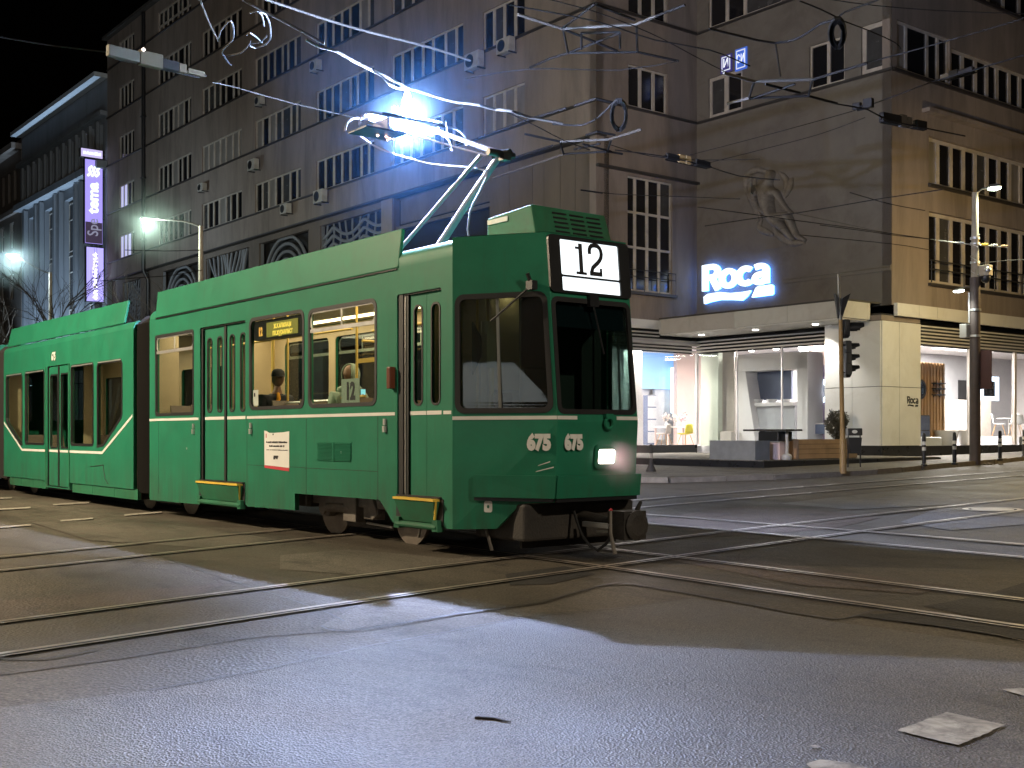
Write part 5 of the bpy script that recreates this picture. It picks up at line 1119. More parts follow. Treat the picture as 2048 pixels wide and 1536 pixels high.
# ------------------------------------------------------------------ doors
def leaf(x0, x1, z0, z1, parent, dep=.05, wz=(1.70, 2.76), wins=1, stripe_=True):
    w = (x1-x0); hs = []
    for i in range(wins):
        c = x0+w*(i+.5)/wins; hw = min(.075, w/wins*.30); hs.append(rrect(c-hw, wz[0], c+hw, wz[1], min(.06, hw*.9)))
    mb = MB(); mb.panel([(x0, z0), (x1, z0), (x1, z1), (x0, z1)], hs, lambda a, b, o: near(a, b, dep+o), .035); l = tp(mb, 'door_leaf', M['green'], parent)
    for h in hs:
        mb = MB(); mb.panel(inset(h, -.018), [inset(h, .008)], lambda a, b, o: near(a, b, dep-.006+o), .02); mb.panel(inset(h, -.005), [], lambda a, b, o: near(a, b, dep+.018+o), .005)
    mb = MB()
    for h in hs: mb.panel(inset(h, -.016), [inset(h, .006)], lambda a, b, o: near(a, b, dep-.006+o), .02)
    mb.build('window_seal', M['rubber'], l)
    mb = MB()
    for h in hs: mb.panel(inset(h, -.005), [], lambda a, b, o: near(a, b, dep+.018+o), .005)
    mb.build('pane', M['glass'], l)
    if stripe_: mb = MB(); mb.panel([(x0+.004, 1.585), (x1-.004, 1.585), (x1-.004, 1.627), (x0+.004, 1.627)], [], lambda a, b, o: near(a, b, dep-.004+o), .003); mb.build('stripe', M['white'], l)
    return l
x0, z0, x1, z1 = door['d1']; xm = (x0+x1)/2+.03
leaf(x0+.06, xm-.035, z0, z1-.02, tram, wins=2); leaf(xm+.035, x1-.01, z0, z1-.02, tram, wins=2)
mb = MB(); mb.box(xm-.034, .035, z0, xm+.034, .08, z1); mb.box(x0, .02, z0-.25, x0+.058, .08, z1); mb.box(x0, .02, z1-.018, x1, .075, z1); tp(mb, 'door_rubber', M['rubber'])
mb = MB(); mb.box(x0-.10, -.02, 1.0, x0-.085, .0, 2.98) if False else None
x0, z0, x1, z1 = door['d2']; leaf(x0+.19, x0+.19+.32, z0, z1-.02, tram, wins=1); leaf(x0+.515, x1-.01, z0, z1-.02, tram, wins=1)
mb = MB(); mb.box(x0, .015, z0-.28, x0+.10, .10, z1); mb.box(x0+.105, .03, z0-.25, x0+.125, .09, z1-.02); mb.box(x0+.14, .03, z0-.25, x0+.185, .09, z1-.02); mb.box(x0, .02, z1-.018, x1, .075, z1); tp(mb, 'door_rubber', M['rubber'])
mb = MB(); mb.box(x0+.126, .02, z0, x0+.138, .06, z1-.03); tp(mb, 'door_edge', M['alu'])
def step(x0, x1):
    mb = MB(); mb.hexa([(x0+.10, -.02, .44), (x1-.10, -.02, .44), (x1-.10, .06, .44), (x0+.10, .06, .44), (x0+.02, -.085, .675), (x1-.02, -.085, .675), (x1-.02, .06, .675), (x0+.02, .06, .675)]); st = tp(mb, 'folding_step', M['green2'], bevel=.008)
    mb = MB(); mb.box(x0+.02, -.095, .676, x1-.02, .06, .70); mb.bar((x1-.015, -.06, .68), (x1-.085, -.03, .46), .02, .03); mb.build('step_edge', M['yellow'], st)
    mb = MB(); mb.tube([(x0+.02, -.035, .405), (x1-.02, -.035, .405)], .035, 10); mb.box(x0-.01, -.06, .36, x0+.09, .02, .48); mb.box(x1-.09, -.06, .36, x1+.01, .02, .48); mb.build('step_bar', M['green2'], st)
    mb = MB(); mb.box(x0-.04, -.01, .40, x0+.07, .05, .72); mb.box(x1-.07, -.01, .42, x1+.04, .05, .70); mb.box(x0, -.03, .705, x1, .05, .72); mb.build('step_cheek', M['rubber'], st)
step(-6.36, -4.92); step(-1.02, -.20)
# grab handles hooks, poster, louvre, indicators
for x, z in ((-6.62, 1.50), (-4.70, 1.50), (-1.30, 1.52)):
    mb = MB(); mb.box(x-.02, -.022, z-.04, x+.02, -.001, z+.03); mb.box(x-.022, -.03, z-.12, x+.022, -.001, z-.05); tp(mb, 'door_button', M['alu'])
mb = MB(); mb.box(-1.17, -.07, 1.88, -1.10, .01, 2.12); tp(mb, 'indicator', M['orange'], bevel=.01)
mb = MB(); mb.panel([(-4.30, .97), (-3.60, .95), (-3.60, 1.415), (-3.78, 1.402), (-4.02, 1.395), (-4.16, 1.395), (-4.24, 1.42), (-4.305, 1.425)], [], lambda a, b, o: near(a, b, o-.003), .002); po = tp(mb, 'poster', M['paper'])
mb = MB(); mb.panel([(-4.30, .935), (-3.60, .905), (-3.60, .948), (-4.30, .968)], [], lambda a, b, o: near(a, b, o-.003), .002); mb.build('red_band', M['red'], po)
mb = MB()
rnd = random.Random(8)
def words(xa, xb, z, h):
    x = xa
    while x < xb:
        q = rnd.uniform(.012, .03); mb.box(x, -.0055, z, min(x+q, xb), -.0035, z+h*rnd.uniform(.7, 1)); x += q+.006+(.014 if rnd.random() < .18 else 0)
words(-4.24, -3.65, 1.262, .026); words(-4.16, -3.73, 1.212, .026); words(-4.24, -3.64, 1.168, .010)
for k in range(5): mb.box(-4.03+.02*k, -.0055, 1.085-.008*k, -3.90-.006*k, -.0035, 1.10-.008*k)
mb.box(-4.035, -.0055, 1.05, -3.985, -.0035, 1.085); mb.box(-4.06, -.0055, 1.365, -4.03, -.0035, 1.385); mb.build('print', M['ink'], po)
mb = MB(); mb.box(-4.255, -.0055, 1.33, -4.235, -.0035, 1.385); mb.build('red_mark', M['red'], po)
mb = MB()
for i in range(13): z = 1.06+.0165*i; mb.hexa([(-2.86, -.012, z), (-2.05, -.012, z), (-2.05, -.001, z+.006), (-2.86, -.001, z+.006), (-2.86, -.014, z+.004), (-2.05, -.014, z+.004), (-2.05, -.001, z+.012), (-2.86, -.001, z+.012)])
mb.box(-2.46, -.017, 1.055, -2.44, -.001, 1.28); mb.box(-2.88, -.008, 1.275, -2.03, -.001, 1.285); tp(mb, 'side_louvre', M['green'])
for x in (-6.9, -2.3): 
    mb = MB(); mb.panel(rrect(x, 1.15, x+.03, 1.18, .01), [], lambda a, b, o: near(a, b, o-.004), .003); tp(mb, 'lock', M['alu'])
# black hinges of panel joints on the side
mb = MB()
for x in (-8.0, -4.83, -3.15, -1.46): mb.box(x-.003, -.0015, .45, x+.003, -.0005, 1.58)
mb.box(-4.83, -.0016, .96, -3.2, -.0006, .965); mb.box(-3.2, -.0016, .955, -1.46, -.0006, .96); tp(mb, 'panel_joint', M['rubber'])
# ------------------------------------------------------------------ interior
def pole(pts, m='pole_y', r=.017): mb = MB(); mb.tube(pts, r, 8); return tp(mb, 'grab_pole', M[m], smooth=60)
for x, t, m in ((-2.86, .55, 'pole_y'), (-2.72, 1.5, 'alu'), (-2.3, 1.25, 'alu'), (-4.62, .5, 'pole_y'), (-3.45, 1.6, 'pole_y'), (-6.9, 1.4, 'pole_y'), (-6.45, .4, 'pole_y'), (-4.85, .4, 'pole_y'), (-1.2, 1.2, 'pole_y'), (-.6, .9, 'pole_y')): pole([(x, t, .97), (x, t, 3.10)], m)
pole([(-4.5, .42, 1.80), (-3.35, .42, 1.81), (-3.25, .42, 1.60)], 'alu', .013); pole([(-2.98, .40, 1.83), (-2.4, .40, 1.84)], 'pole_y', .015); pole([(-3.05, .9, 2.70), (-1.4, .9, 2.72)], 'pole_y'); pole([(-8, .8, 2.75), (-3.4, .8, 2.75)], 'pole_y'); pole([(-3.4, 1.55, 2.6), (-3.4, .95, 2.6)], 'pole_y')
mb = MB(); mb.box(-4.0, 1.2, 2.34, -3.45, 1.22, 2.40); mb.box(-3.3, 1.58, 2.10, -3.24, 1.62, 2.5); tp(mb, 'grab_handle', M['pole_y'])
for x0, x1, y, m in ((-8.2, -.2, .42, 'warm'), (-8.2, -.2, 1.78, 'warm')):
    mb = MB(); mb.box(x0, y-.07, 3.085, x1-1.0, y+.07, 3.099); tp(mb, 'ceiling_lamp', M['warm'])
for s in (-7.4, -5.6, -3.9, -2.2):
    L_ = bpy.data.lights.new('saloon_light', 'AREA'); L_.shape = 'RECTANGLE'; L_.size = 1.5; L_.size_y = 1.4; L_.energy = 26.0; L_.color = (1, .80, .54)
    lo = bpy.data.objects.new('saloon_lamp', L_); COL.objects.link(lo); lo.parent = tram; lo.location = (s, 1.1, 3.07)
def seat(s, t, back=-1, z=.97):
    mb = MB(); mb.box(s-.21, t-.21, z+.40, s+.21, t+.21, z+.45); st = tp(mb, 'seat', M['seat'], bevel=.015)
    mb = MB(); b = s+back*.21; mb.hexa([(b, t-.21, z+.45), (b+.035*-back, t-.21, z+.45), (b+.035*-back, t+.21, z+.45), (b, t+.21, z+.45), (b+back*.10, t-.19, z+.86), (b+back*.07, t-.19, z+.86), (b+back*.07, t+.19, z+.86), (b+back*.10, t+.19, z+.86)]); mb.build('backrest', M['seat'], st)
    mb = MB(); mb.box(s-.03, t-.03, z, s+.03, t+.03, z+.40); mb.build('seat_post', M['alu'], st)
for s in (-7.8, -7.0, -4.25, -3.45, -2.30): seat(s, .42)
for s in (-7.8, -7.0, -6.2, -5.4, -4.6, -3.8, -3.0, -2.2): seat(s, 1.75)
mb = MB(); mb.box(-8.29, .08, .98, -7.2, .10, 1.62) if False else mb.box(-1.42, .65, .97, -1.38, 2.1, 3.08); pt = tp(mb, 'partition', M['beige'])
mb = MB(); mb.box(-1.10, 1.25, .97, -1.06, 2.12, 1.9); tp(mb, 'cab_door', M['cabgrey'])
mb = MB(); mb.box(-.10, .95, .97, -.06, 2.12, 3.10); tp(mb, 'cab_wall', M['cabgrey'])
# paper notices on the partition behind the driver, one painted yellow for orange light
for (y, z, h, m) in ((1.0, 2.05, .30, 'pole_y'), (1.45, 2.2, .25, 'paper')): mb = MB(); mb.box(-1.432, y, z, -1.422, y+.2, z+h); mb.build('notice', M[m], pt)
mb = MB(); mb.box(-1.45, 1.35, 1.9, -1.424, 1.75, 2.2) ; mb.build('pale_sheet', M['white'], pt)
# cab fittings
mb = MB(); mb.box(.30, .55, .97, .85, 1.65, 1.50); mb.hexa([(.30, .55, 1.501), (.88, .60, 1.501), (.88, 1.60, 1.501), (.30, 1.65, 1.501), (.42, .6, 1.60), (.86, .62, 1.57), (.86, 1.58, 1.57), (.42, 1.6, 1.60)]); tp(mb, 'control_desk', M['cabgrey'])
mb = MB(); mb.box(.02, .85, 1.35, .09, 1.35, 2.10); mb.box(.0, .85, 1.30, .45, 1.35, 1.42); mb.box(.15, 1.05, .97, .25, 1.15, 1.30); tp(mb, 'driver_seat', M['black'], bevel=.03)
mb = MB(); mb.tube([(.10, .32, 1.0), (.12, .34, 2.0), (.12, .34, 2.55)], [.045, .05, .05], 10); mb.box(.06, .30, 2.05, .19, .42, 2.42); tp(mb, 'cab_post', M['beige'])
mb = MB(); mb.box(.22, .30, 1.62, .26, .34, 2.06); tp(mb, 'cab_lamp_tube', M['pole_y']); mb = MB(); mb.box(.30, .30, 1.58, .46, .42, 1.80); tp(mb, 'ticket_box', M['black'])
mb = MB(); mb.hexa([(-.02, .26, 2.0), (.10, .28, 2.2), (.10, .30, 2.2), (-.02, .28, 2.0), (-.02, .26, 2.55), (.10, .28, 2.38), (.10, .30, 2.38), (-.02, .28, 2.55)]); tp(mb, 'cab_sun_blind', M['green2'])
# ------------------------------------------------------------------ roof gear
mb = MB(); mb.hexa([(-.22, .60, 3.425), (.62, .60, 3.425), (.62, 1.66, 3.425), (-.22, 1.66, 3.425), (-.22, .62, 3.70), (.52, .62, 3.74), (.52, 1.64, 3.74), (-.22, 1.64, 3.70)]); ac = tp(mb, 'roof_air_unit', M['green2'], bevel=.012)
mb = MB()
for i in range(5):
    z = 3.47+.05*i; s = .62-(z-3.425)*.317+.002
    for k in range(3):
        t = .88+.235*k; mb.box(s-.004, t, z, s+.004, t+.19, z+.017)
mb.build('vent_slot', M['black'], ac)
mb = MB(); mb.box(-.20, .598, 3.62, .14, .612, 3.67); mb.build('name_strip', M['white'], ac)
WZ = 5.72
HS = -2.55                                                    # where the collector head touches the wire
bf = MB(); bf.box(-2.75, .75, 3.46, -1.75, .80, 3.52); bf.box(-2.75, 1.4, 3.46, -1.75, 1.45, 3.52); bf.box(-2.75, .7, 3.50, -2.69, 1.5, 3.56); bf.box(-1.81, .7, 3.50, -1.75, 1.5, 3.56)
pan = tp(bf, 'pantograph', M['under'])
def pp(mb, name, m='pant'): return mb.build(name, M[m], pan, smooth=50)
M['pant'] = mat('pantograph_paint', (.34, .31, .40), .6, metal=0.0, var=.2)
mb = MB()
for s in (-2.7, -1.8):
    for t in (.78, 1.42): mb.lathe((s, t, 3.425), [(.03, 0), (.05, .012), (.03, .025), (.05, .035), (.03, .05)], 10)
mb.build('insulator', mat('porcelain', (.30, .20, .12), .3), pan, smooth=60)
EB = Vector((-.55, 1.05, 4.52))
mb = MB(); mb.tube([(-1.95, 1.12, 3.60), (-1.3, 1.09, 4.05), EB], [.050, .045, .038], 10); pp(mb, 'lower_arm')
mb = MB(); mb.tube([(-2.55, .92, 3.62), EB+Vector((-.22, -.1, .02))], .025, 8); pp(mb, 'guide_rod')
mb = MB(); mb.tube([EB+Vector((-.12, 0, .0)), EB+Vector((.10, .05, -.01))], .055, 10); mb.tube([EB+Vector((0, -.18, 0)), EB+Vector((0, .18, 0))], .04, 10); mb.box(*(EB+Vector((.02, -.05, -.09))), *(EB+Vector((.12, .05, .0)))); pp(mb, 'knuckle', 'black')
HC = Vector((HS, 1.1, 5.24))
mb = MB(); mb.tube([EB, HC+Vector((.30, .10, -.05))], [.035, .026], 8); pp(mb, 'upper_arm')
mb = MB(); mb.tube([EB+Vector((-.1, -.12, -.02)), HC+Vector((.2, -.15, -.14))], .012, 6); pp(mb, 'stay_rod')
mb = MB(); sag = resample([Vector(p) for p in ((-3.1, .75, 5.18), (-2.7, .8, 4.95), (-1.9, .95, 4.65), (-.95, 1.0, 4.42), (-.75, 1.0, 4.3), (-1.1, 1.02, 3.95), (-1.15, 1.05, 3.6), (-.85, 1.1, 3.46))], .12); mb.tube(sag, .011, 6); pp(mb, 'flex_cable', 'pant')
# collector head: two carbon strips on a cradle with drooping horns
for ds in (-.17, .17):
    mb = MB(); mb.box(HS+ds-.03, .62, 5.27, HS+ds+.03, 1.58, 5.31); hd = pp(mb, 'collector_strip', 'black')
    for sgn in (-1, 1):
        mb = MB(); h = resample([Vector((HS+ds, 1.1+sgn*.48, 5.29)), Vector((HS+ds, 1.1+sgn*.64, 5.285)), Vector((HS+ds, 1.1+sgn*.76, 5.22)), Vector((HS+ds, 1.1+sgn*.80, 5.10))], .06); mb.tube(h, .014, 6); mb.build('horn', M['pant'], hd)
mb = MB(); mb.box(HS-.17, .70, 5.123, HS+.17, .74, 5.265); pp(mb, 'head_cradle'); mb = MB(); mb.box(HS-.17, 1.46, 5.20, HS+.17, 1.50, 5.265); mb.box(HS-.03, 1.2, 5.17, HS+.03, 1.48, 5.195); pp(mb, 'head_cradle')
mb = MB(); mb.box(HS-.26, .40, 5.10, HS+.17, .97, 5.122); pp(mb, 'arc_shade_tray', 'black')  # tray sized to block the arc's light from the road at left
mb = MB(); mb.tube([(HS+.34, 1.2, 5.2), (HS+.2, 1.55, 5.35), (HS+.6, 1.3, 5.05)], .008, 5); pp(mb, 'spring_wire')
# flat boxes on the rear half of the roof
mb = MB(); mb.box(-7.8, .45, 3.43, -5.2, 1.75, 3.56); mb.box(-4.8, .55, 3.43, -3.3, 1.65, 3.52); tp(mb, 'roof_box', M['under'], bevel=.02)
# ------------------------------------------------------------------ bogies and underside
def wheel(s, t, sgn, par):
    mb = MB(); mb.lathe((s, t, GT+.335), [(.0, 0), (.10, 0), (.11, .015), (.24, .03), (.26, .005), (.33, .005), (.335, .05), (.36, .06), (.36, .085), (.0, .085)], 26, 0, (0, -sgn, 0)); return mb.build('wheel', M['steelw'], par, smooth=40)
def bogie(c, name='bogie'):
    mb = MB()
    for t in (.33, 1.87):
        mb.box(c-1.15, t-.05, GT+.38, c+1.15, t+.05, GT+.52); mb.box(c-.28, t-.09, GT+.20, c+.02, t+.06, GT+.60); mb.box(c+.15, t-.06, GT+.25, c+.45, t+.06, GT+.42); mb.tube([(c-.75, t-.04, GT+.34), (c-.15, t-.04, GT+.36)], .06, 8)
        mb.bar((c+.30, t-.05, GT+.52), (c+.45, t-.05, GT+.28), .08, .14)
    b = tp(mb, name, M['grime'], bevel=.01)
    for ds in (-.88, .88):
        for t, sg in ((.56, 1), (1.64, -1)): wheel(c+ds, t, sg, b)
        mb = MB(); mb.tube([(c+ds, .42, GT+.335), (c+ds, 1.78, GT+.335)], .06, 10); mb.build('axle', M['steelw'], b, smooth=40)
        for t, sg in ((.44, -1), (1.76, 1)): mb = MB(); mb.lathe((c+ds, t, GT+.335), [(.12, 0), (.12, .10), (.085, .13), (.085, .16), (0, .17)], 14, 0, (0, sg, 0)); mb.build('axle_box', M['grime'], b, smooth=40)
    mb = MB(); mb.box(c-.55, .45, GT+.12, c+.55, .53, GT+.19); mb.box(c-.55, 1.67, GT+.12, c+.55, 1.75, GT+.19); mb.build('track_brake', M['under'], b)
    mb = MB(); mb.tube([(c+.05, .38, GT+.19), (c+.62, .38, GT+.17)], .014, 6); mb.build('brake_rod', M['alu'], b)
    mb = MB(); mb.box(c-.5, .62, GT+.15, c+.5, 1.58, GT+.50); mb.build('motor', M['under'], b)
    mb = MB()
    for s in (-.45, .45): mb.tube([(c+s+.03*math.cos(k*1.0), .35+.05*math.sin(k*1.0), GT+.42+.011*k) for k in range(16)], .014, 5)
    mb.build('spring', M['steelw'], b); return b
bogie(-2.38)
bogie(-8.75); bogie(-17.2)
for pts in ([(.15, .35, .62), (.15, .30, .45), (.25, .32, GT+.06)], [(-1.1, .35, .42), (-1.13, .33, GT+.10)]): mb = MB(); mb.tube(pts, .018, 6); tp(mb, 'life_guard_bracket', M['grime'])
mb = MB(); mb.box(.0, .35, .30, .75, 1.85, .68); mb.box(-.3, .5, .28, .1, 1.7, .42); tp(mb, 'cab_underside', M['under'], bevel=.03)
mb = MB(); mb.box(.55, .45, GT+.10, .58, 1.75, GT+.30); tp(mb, 'life_guard', M['under'])
# folded coupler under the nose
CP = Vector((1.02, 1.1, .52))
mb = MB(); mb.tube([(.55, 1.1, .56), (1.15, 1.1, .50), (1.35, 1.14, .48)], [.06, .05, .05], 10); cpl = tp(mb, 'coupler', M['under'], smooth=40)
mb = MB(); mb.box(1.28, .98, .34, 1.52, 1.28, .62); mb.lathe((1.52, 1.13, .48), [(.14, 0), (.15, .03), (.10, .05), (0, .05)], 14, 0, (1, 0, 0)); mb.tube([(1.40, 1.26, .58), (1.44, 1.28, .70), (1.36, 1.3, .62)], .02, 6); mb.build('coupler_head', M['under'], cpl, bevel=.015)
mb = MB(); mb.tube([(1.36, .95, .64), (1.38, .93, .40), (1.42, .95, .20)], [.012, .016, .022], 8); mb.build('coupler_lever', M['grime'], cpl, smooth=40)
mb = MB(); mb.lathe((1.36, .95, .63), [(0, -.022), (.022, 0), (0, .022)], 10); mb.build('lever_knob', M['red'], cpl)
mb = MB(); mb.box(.9, .98, .44, 1.35, 1.02, .49); mb.tube([(1.1, 1.0, .40), (1.45, 1.0, .42)], .013, 6); mb.build('coupler_bar', M['alu'], cpl)
mb = MB(); mb.tube(resample([Vector(p) for p in ((.8, .95, .60), (1.0, .9, .35), (1.2, .92, .22), (1.35, .98, .38))], .08), .016, 6); mb.build('coupler_hose', M['rubber'], cpl)
# ------------------------------------------------------------------ bellows and the low middle part
def bellows(s0, s1, n=7):
    mb = MB(); k = s1-s0
    for i in range(n):
        a, b = s0+k*i/n, s0+k*(i+1)/n; m_ = (a+b)/2
        for (x0, i0, x1, i1) in ((a, .14, m_, .04), (m_, .04, b, .14)):
            def ring(x, q): return [(x, q, .42), (x, q, 3.18), (x, q+.15, 3.32), (x, 2.2-q-.15, 3.32), (x, 2.2-q, 3.18), (x, 2.2-q, .42)]
            p, r = ring(x0, i0), ring(x1, i1); mb.add(p+r, [(j, j+1, 7+j, 6+j) for j in range(5)]+[(5, 0, 6, 11)])
    return tp(mb, 'bellows', M['bell'])
M['bell'] = mat('bellows_cloth', (.016, .014, .013), .8, var=.3, scale=5, streak=4)
bellows(-9.08, -8.39)
B0, B1 = -16.9, -9.1
mwin = [rrect(-16.72, 1.18, -15.50, 2.64, .06), rrect(-15.28, 1.18, -13.98, 2.64, .06), rrect(-12.32, 1.18, -11.07, 2.64, .06), rrect(-10.88, 1.18, -9.62, 2.64, .06)]
mwin[3] = [(-10.86, 1.16), (-10.55, 1.18), (-9.66, 1.66), (-9.62, 1.74), (-9.62, 2.56), (-9.68, 2.63), (-10.80, 2.63), (-10.87, 2.56)]
mwin[0] = [(-15.50, 1.16), (-15.50, 2.56), (-15.56, 2.63), (-16.66, 2.63), (-16.72, 2.56), (-16.72, 1.72), (-16.66, 1.62), (-15.62, 1.16)]
mdoor = rrect(-13.78, .36, -12.50, 2.70, .02, 1)
mb = MB(); mb.panel([(B0, .47), (-13.9, .47), (-13.9, .34), (-12.4, .34), (-12.4, .47), (B1, .47), (B1, 3.12), (B0, 3.12)], mwin+[mdoor], near, .06); tp(mb, 'body_side', M['green'])
fwins = [rrect(a, 1.18, b, 2.64, .06) for a, b in ((-16.7, -15.5), (-15.3, -14.0), (-13.7, -12.5), (-12.3, -11.1), (-10.9, -9.6))]
mb = MB(); mb.panel([(B0, .34), (B1, .34), (B1, 3.12), (B0, 3.12)], fwins, far, .06); tp(mb, 'body_side', M['green'])
mb = MB(); mb.panel([(B0+.06, .51), (B1-.06, .51), (B1-.06, 3.04), (B0+.06, 3.04)], fwins, lambda s, z, o: far(s, z, .062+o), .012); tp(mb, 'lining', M['beige'])
q = [(0.0, 3.12), (.02, 3.19), (.07, 3.24), (.2, 3.27), (1.1, 3.32)]; q = q+[(2.2-t, z) for t, z in q[::-1][1:]]
mb = MB(); n = len(q); vs = [(B0, t, z) for t, z in q]+[(B1, t, z) for t, z in q]; mb.add(vs, [(i, i+1, n+i+1, n+i) for i in range(n-1)]); mb.add(vs[:n], [tuple(range(n))]); mb.add(vs[n:], [tuple(range(n))]); tp(mb, 'roof', M['green'], smooth=40)
mb = MB(); mb.hexa([(B0+.15, .03, 3.25), (-9.62, .03, 3.24), (-9.62, .07, 3.24), (B0+.15, .07, 3.25), (B0+.15, .12, 3.66), (-9.66, .12, 3.64), (-9.66, .16, 3.63), (B0+.15, .16, 3.65)]); tp(mb, 'roof_fairing', M['green'], bevel=.02)
mb = MB(); mb.hexa([(B0+.15, 2.17, 3.25), (-9.62, 2.17, 3.24), (-9.62, 2.13, 3.24), (B0+.15, 2.13, 3.25), (B0+.15, 2.08, 3.66), (-9.66, 2.08, 3.64), (-9.66, 2.04, 3.63), (B0+.15, 2.04, 3.65)]); tp(mb, 'roof_fairing', M['green'], bevel=.02)
for s0, s1 in ((B0+.4, -13.95), (-12.3, -8.95)):
    xs = [s0+(s1-s0)*k/3 for k in range(4)]
    for a, b in zip(xs, xs[1:]): mb = MB(); mb.box(a+.006, .02, .30, b-.006, .07, .465); tp(mb, 'skirt_panel', M['green2'])
for h in mwin:
    mb = MB(); xs = [p[0] for p in h]; mb.panel(inset(h, -.02) if h[0][0] != h[1][0] or True else h, [inset(h, .025)], lambda a, b, o: near(a, b, o-.006), .03); w = tp(mb, 'side_window', M['rubber'])
    mb = MB(); mb.panel(inset(h, .005), [], lambda a, b, o: near(a, b, .025+o), .006); mb.build('pane', M['glass'], w)
    mb = MB(); mb.box(min(xs)+.05, -.008, 2.625, max(xs)-.05, .0, 2.645); mb.build('top_trim', M['alu'], w)
for h in fwins:
    mb = MB(); mb.panel(inset(h, -.02), [inset(h, .025)], lambda a, b, o: far(a, b, o-.006), .03); w = tp(mb, 'side_window', M['rubber']); mb = MB(); mb.panel(inset(h, .005), [], lambda a, b, o: far(a, b, .025+o), .006); mb.build('pane', M['glass'], w)
for x0, x1 in ((-13.76, -13.18), (-13.10, -12.52)):
    hh = rrect(x0+.09, 1.12, x1-.05, 2.52, .05); mb = MB(); mb.panel([(x0, .38), (x1, .38), (x1, 2.68), (x0, 2.68)], [hh], lambda a, b, o: near(a, b, .03+o), .035); l = tp(mb, 'door_leaf', M['green'])
    mb = MB(); mb.panel(inset(hh, -.02), [inset(hh, .01)], lambda a, b, o: near(a, b, .024+o), .02); mb.build('window_seal', M['rubber'], l); mb = MB(); mb.panel(inset(hh, -.005), [], lambda a, b, o: near(a, b, .045+o), .005); mb.build('pane', M['glass'], l)
    mb = MB(); mb.box(x0+.02, .024, 1.03, x1-.02, .0285, 1.075); mb.build('stripe', M['white'], l)
mb = MB(); mb.box(-13.175, .02, .38, -13.105, .07, 2.69); mb.box(-13.79, .01, .36, -13.765, .07, 2.69); mb.box(-12.515, .01, .36, -12.49, .07, 2.69); tp(mb, 'door_rubber', M['rubber'])
mb = MB(); mb.box(-12.44, -.012, .40, -12.40, -.001, 2.70); mb.box(-13.88, -.012, .40, -13.84, -.001, 2.70); tp(mb, 'door_post', M['green2'])
def poly_stripe(pts, w=.045):
    mb = MB()
    for (a, b) in zip(pts, pts[1:]):
        d = Vector((b[0]-a[0], b[1]-a[1])); n_ = Vector((-d.y, d.x)).normalized()*w/2; e = d.normalized()*w*.22
        mb.panel([(a[0]-e.x-n_.x, a[1]-e.y-n_.y), (b[0]+e.x-n_.x, b[1]+e.y-n_.y), (b[0]+e.x+n_.x, b[1]+e.y+n_.y), (a[0]-e.x+n_.x, a[1]-e.y+n_.y)], [], lambda p, z, o: near(p, z, o-.004-.0008*abs(pts.index(a) % 2)), .003)
    return tp(mb, 'stripe', M['white'])
poly_stripe([(-13.9, 1.053), (-15.5, 1.053), (B0+.05, 1.62)]); poly_stripe([(-12.38, 1.053), (-10.6, 1.053), (-9.14, 1.68)])
letters('fleet_number', '675', .21, M['num'], (-13.35, -.010, 2.87), (1, 0, 0), (0, 0, 1), tram, .002, .01, sx=.8)
mb = MB(); mb.box(B0+.05, .07, .45, B1-.05, 2.13, .50); tp(mb, 'floor', M['floor']); mb = MB(); mb.box(B0+.05, .07, 3.05, B1-.05, 2.13, 3.08); tp(mb, 'ceiling', M['ceil'])
mb = MB(); mb.box(B0+.3, .25, GT+.16, B1-.3, 1.95, .44); tp(mb, 'underframe', M['under'])
mb = MB(); mb.box(B0, .06, .45, B0+.05, .5, 3.06); mb.box(B0, 1.7, .45, B0+.05, 2.14, 3.06); mb.box(B1-.05, .06, .45, B1, .5, 3.06); mb.box(B1-.05, 1.7, .45, B1, 2.14, 3.06); tp(mb, 'end_wall', M['beige'])
mb = MB(); mb.box(-15.5, .95, 3.03, -10.5, 1.25, 3.048); tp(mb, 'ceiling_lamp', emit('interior_light_dim', (1, .8, .5), 12))
for x, t in ((-10.4, .5), (-11.9, .9), (-12.45, .45), (-13.85, .45), (-15.3, .5)): pole([(x, t, .50), (x, t, 3.05)])
pole([(-10.4, .5, 2.15), (-9.4, .5, 2.15)]); pole([(-9.65, .35, 2.15), (-9.65, .35, 2.75)])
for s in (-9.9, -15.9, -14.6): seat(s, .45, -1, .5)
for s in (-9.9, -10.8, -14.6, -15.6): seat(s, 1.75, -1, .5)
mb = MB()
for (a, b, c, d) in ((-10.95, .62, -10.3, .72), (-12.0, .60, -11.4, .7)): pass
mb.tube([(-11.2, -.006, .80), (-10.55, -.006, .84), (-10.45, -.006, .60), (-10.3, -.006, .52)], .006, 5); tp(mb, 'panel_joint', M['rubber'])
bellows(-17.6, -16.92)
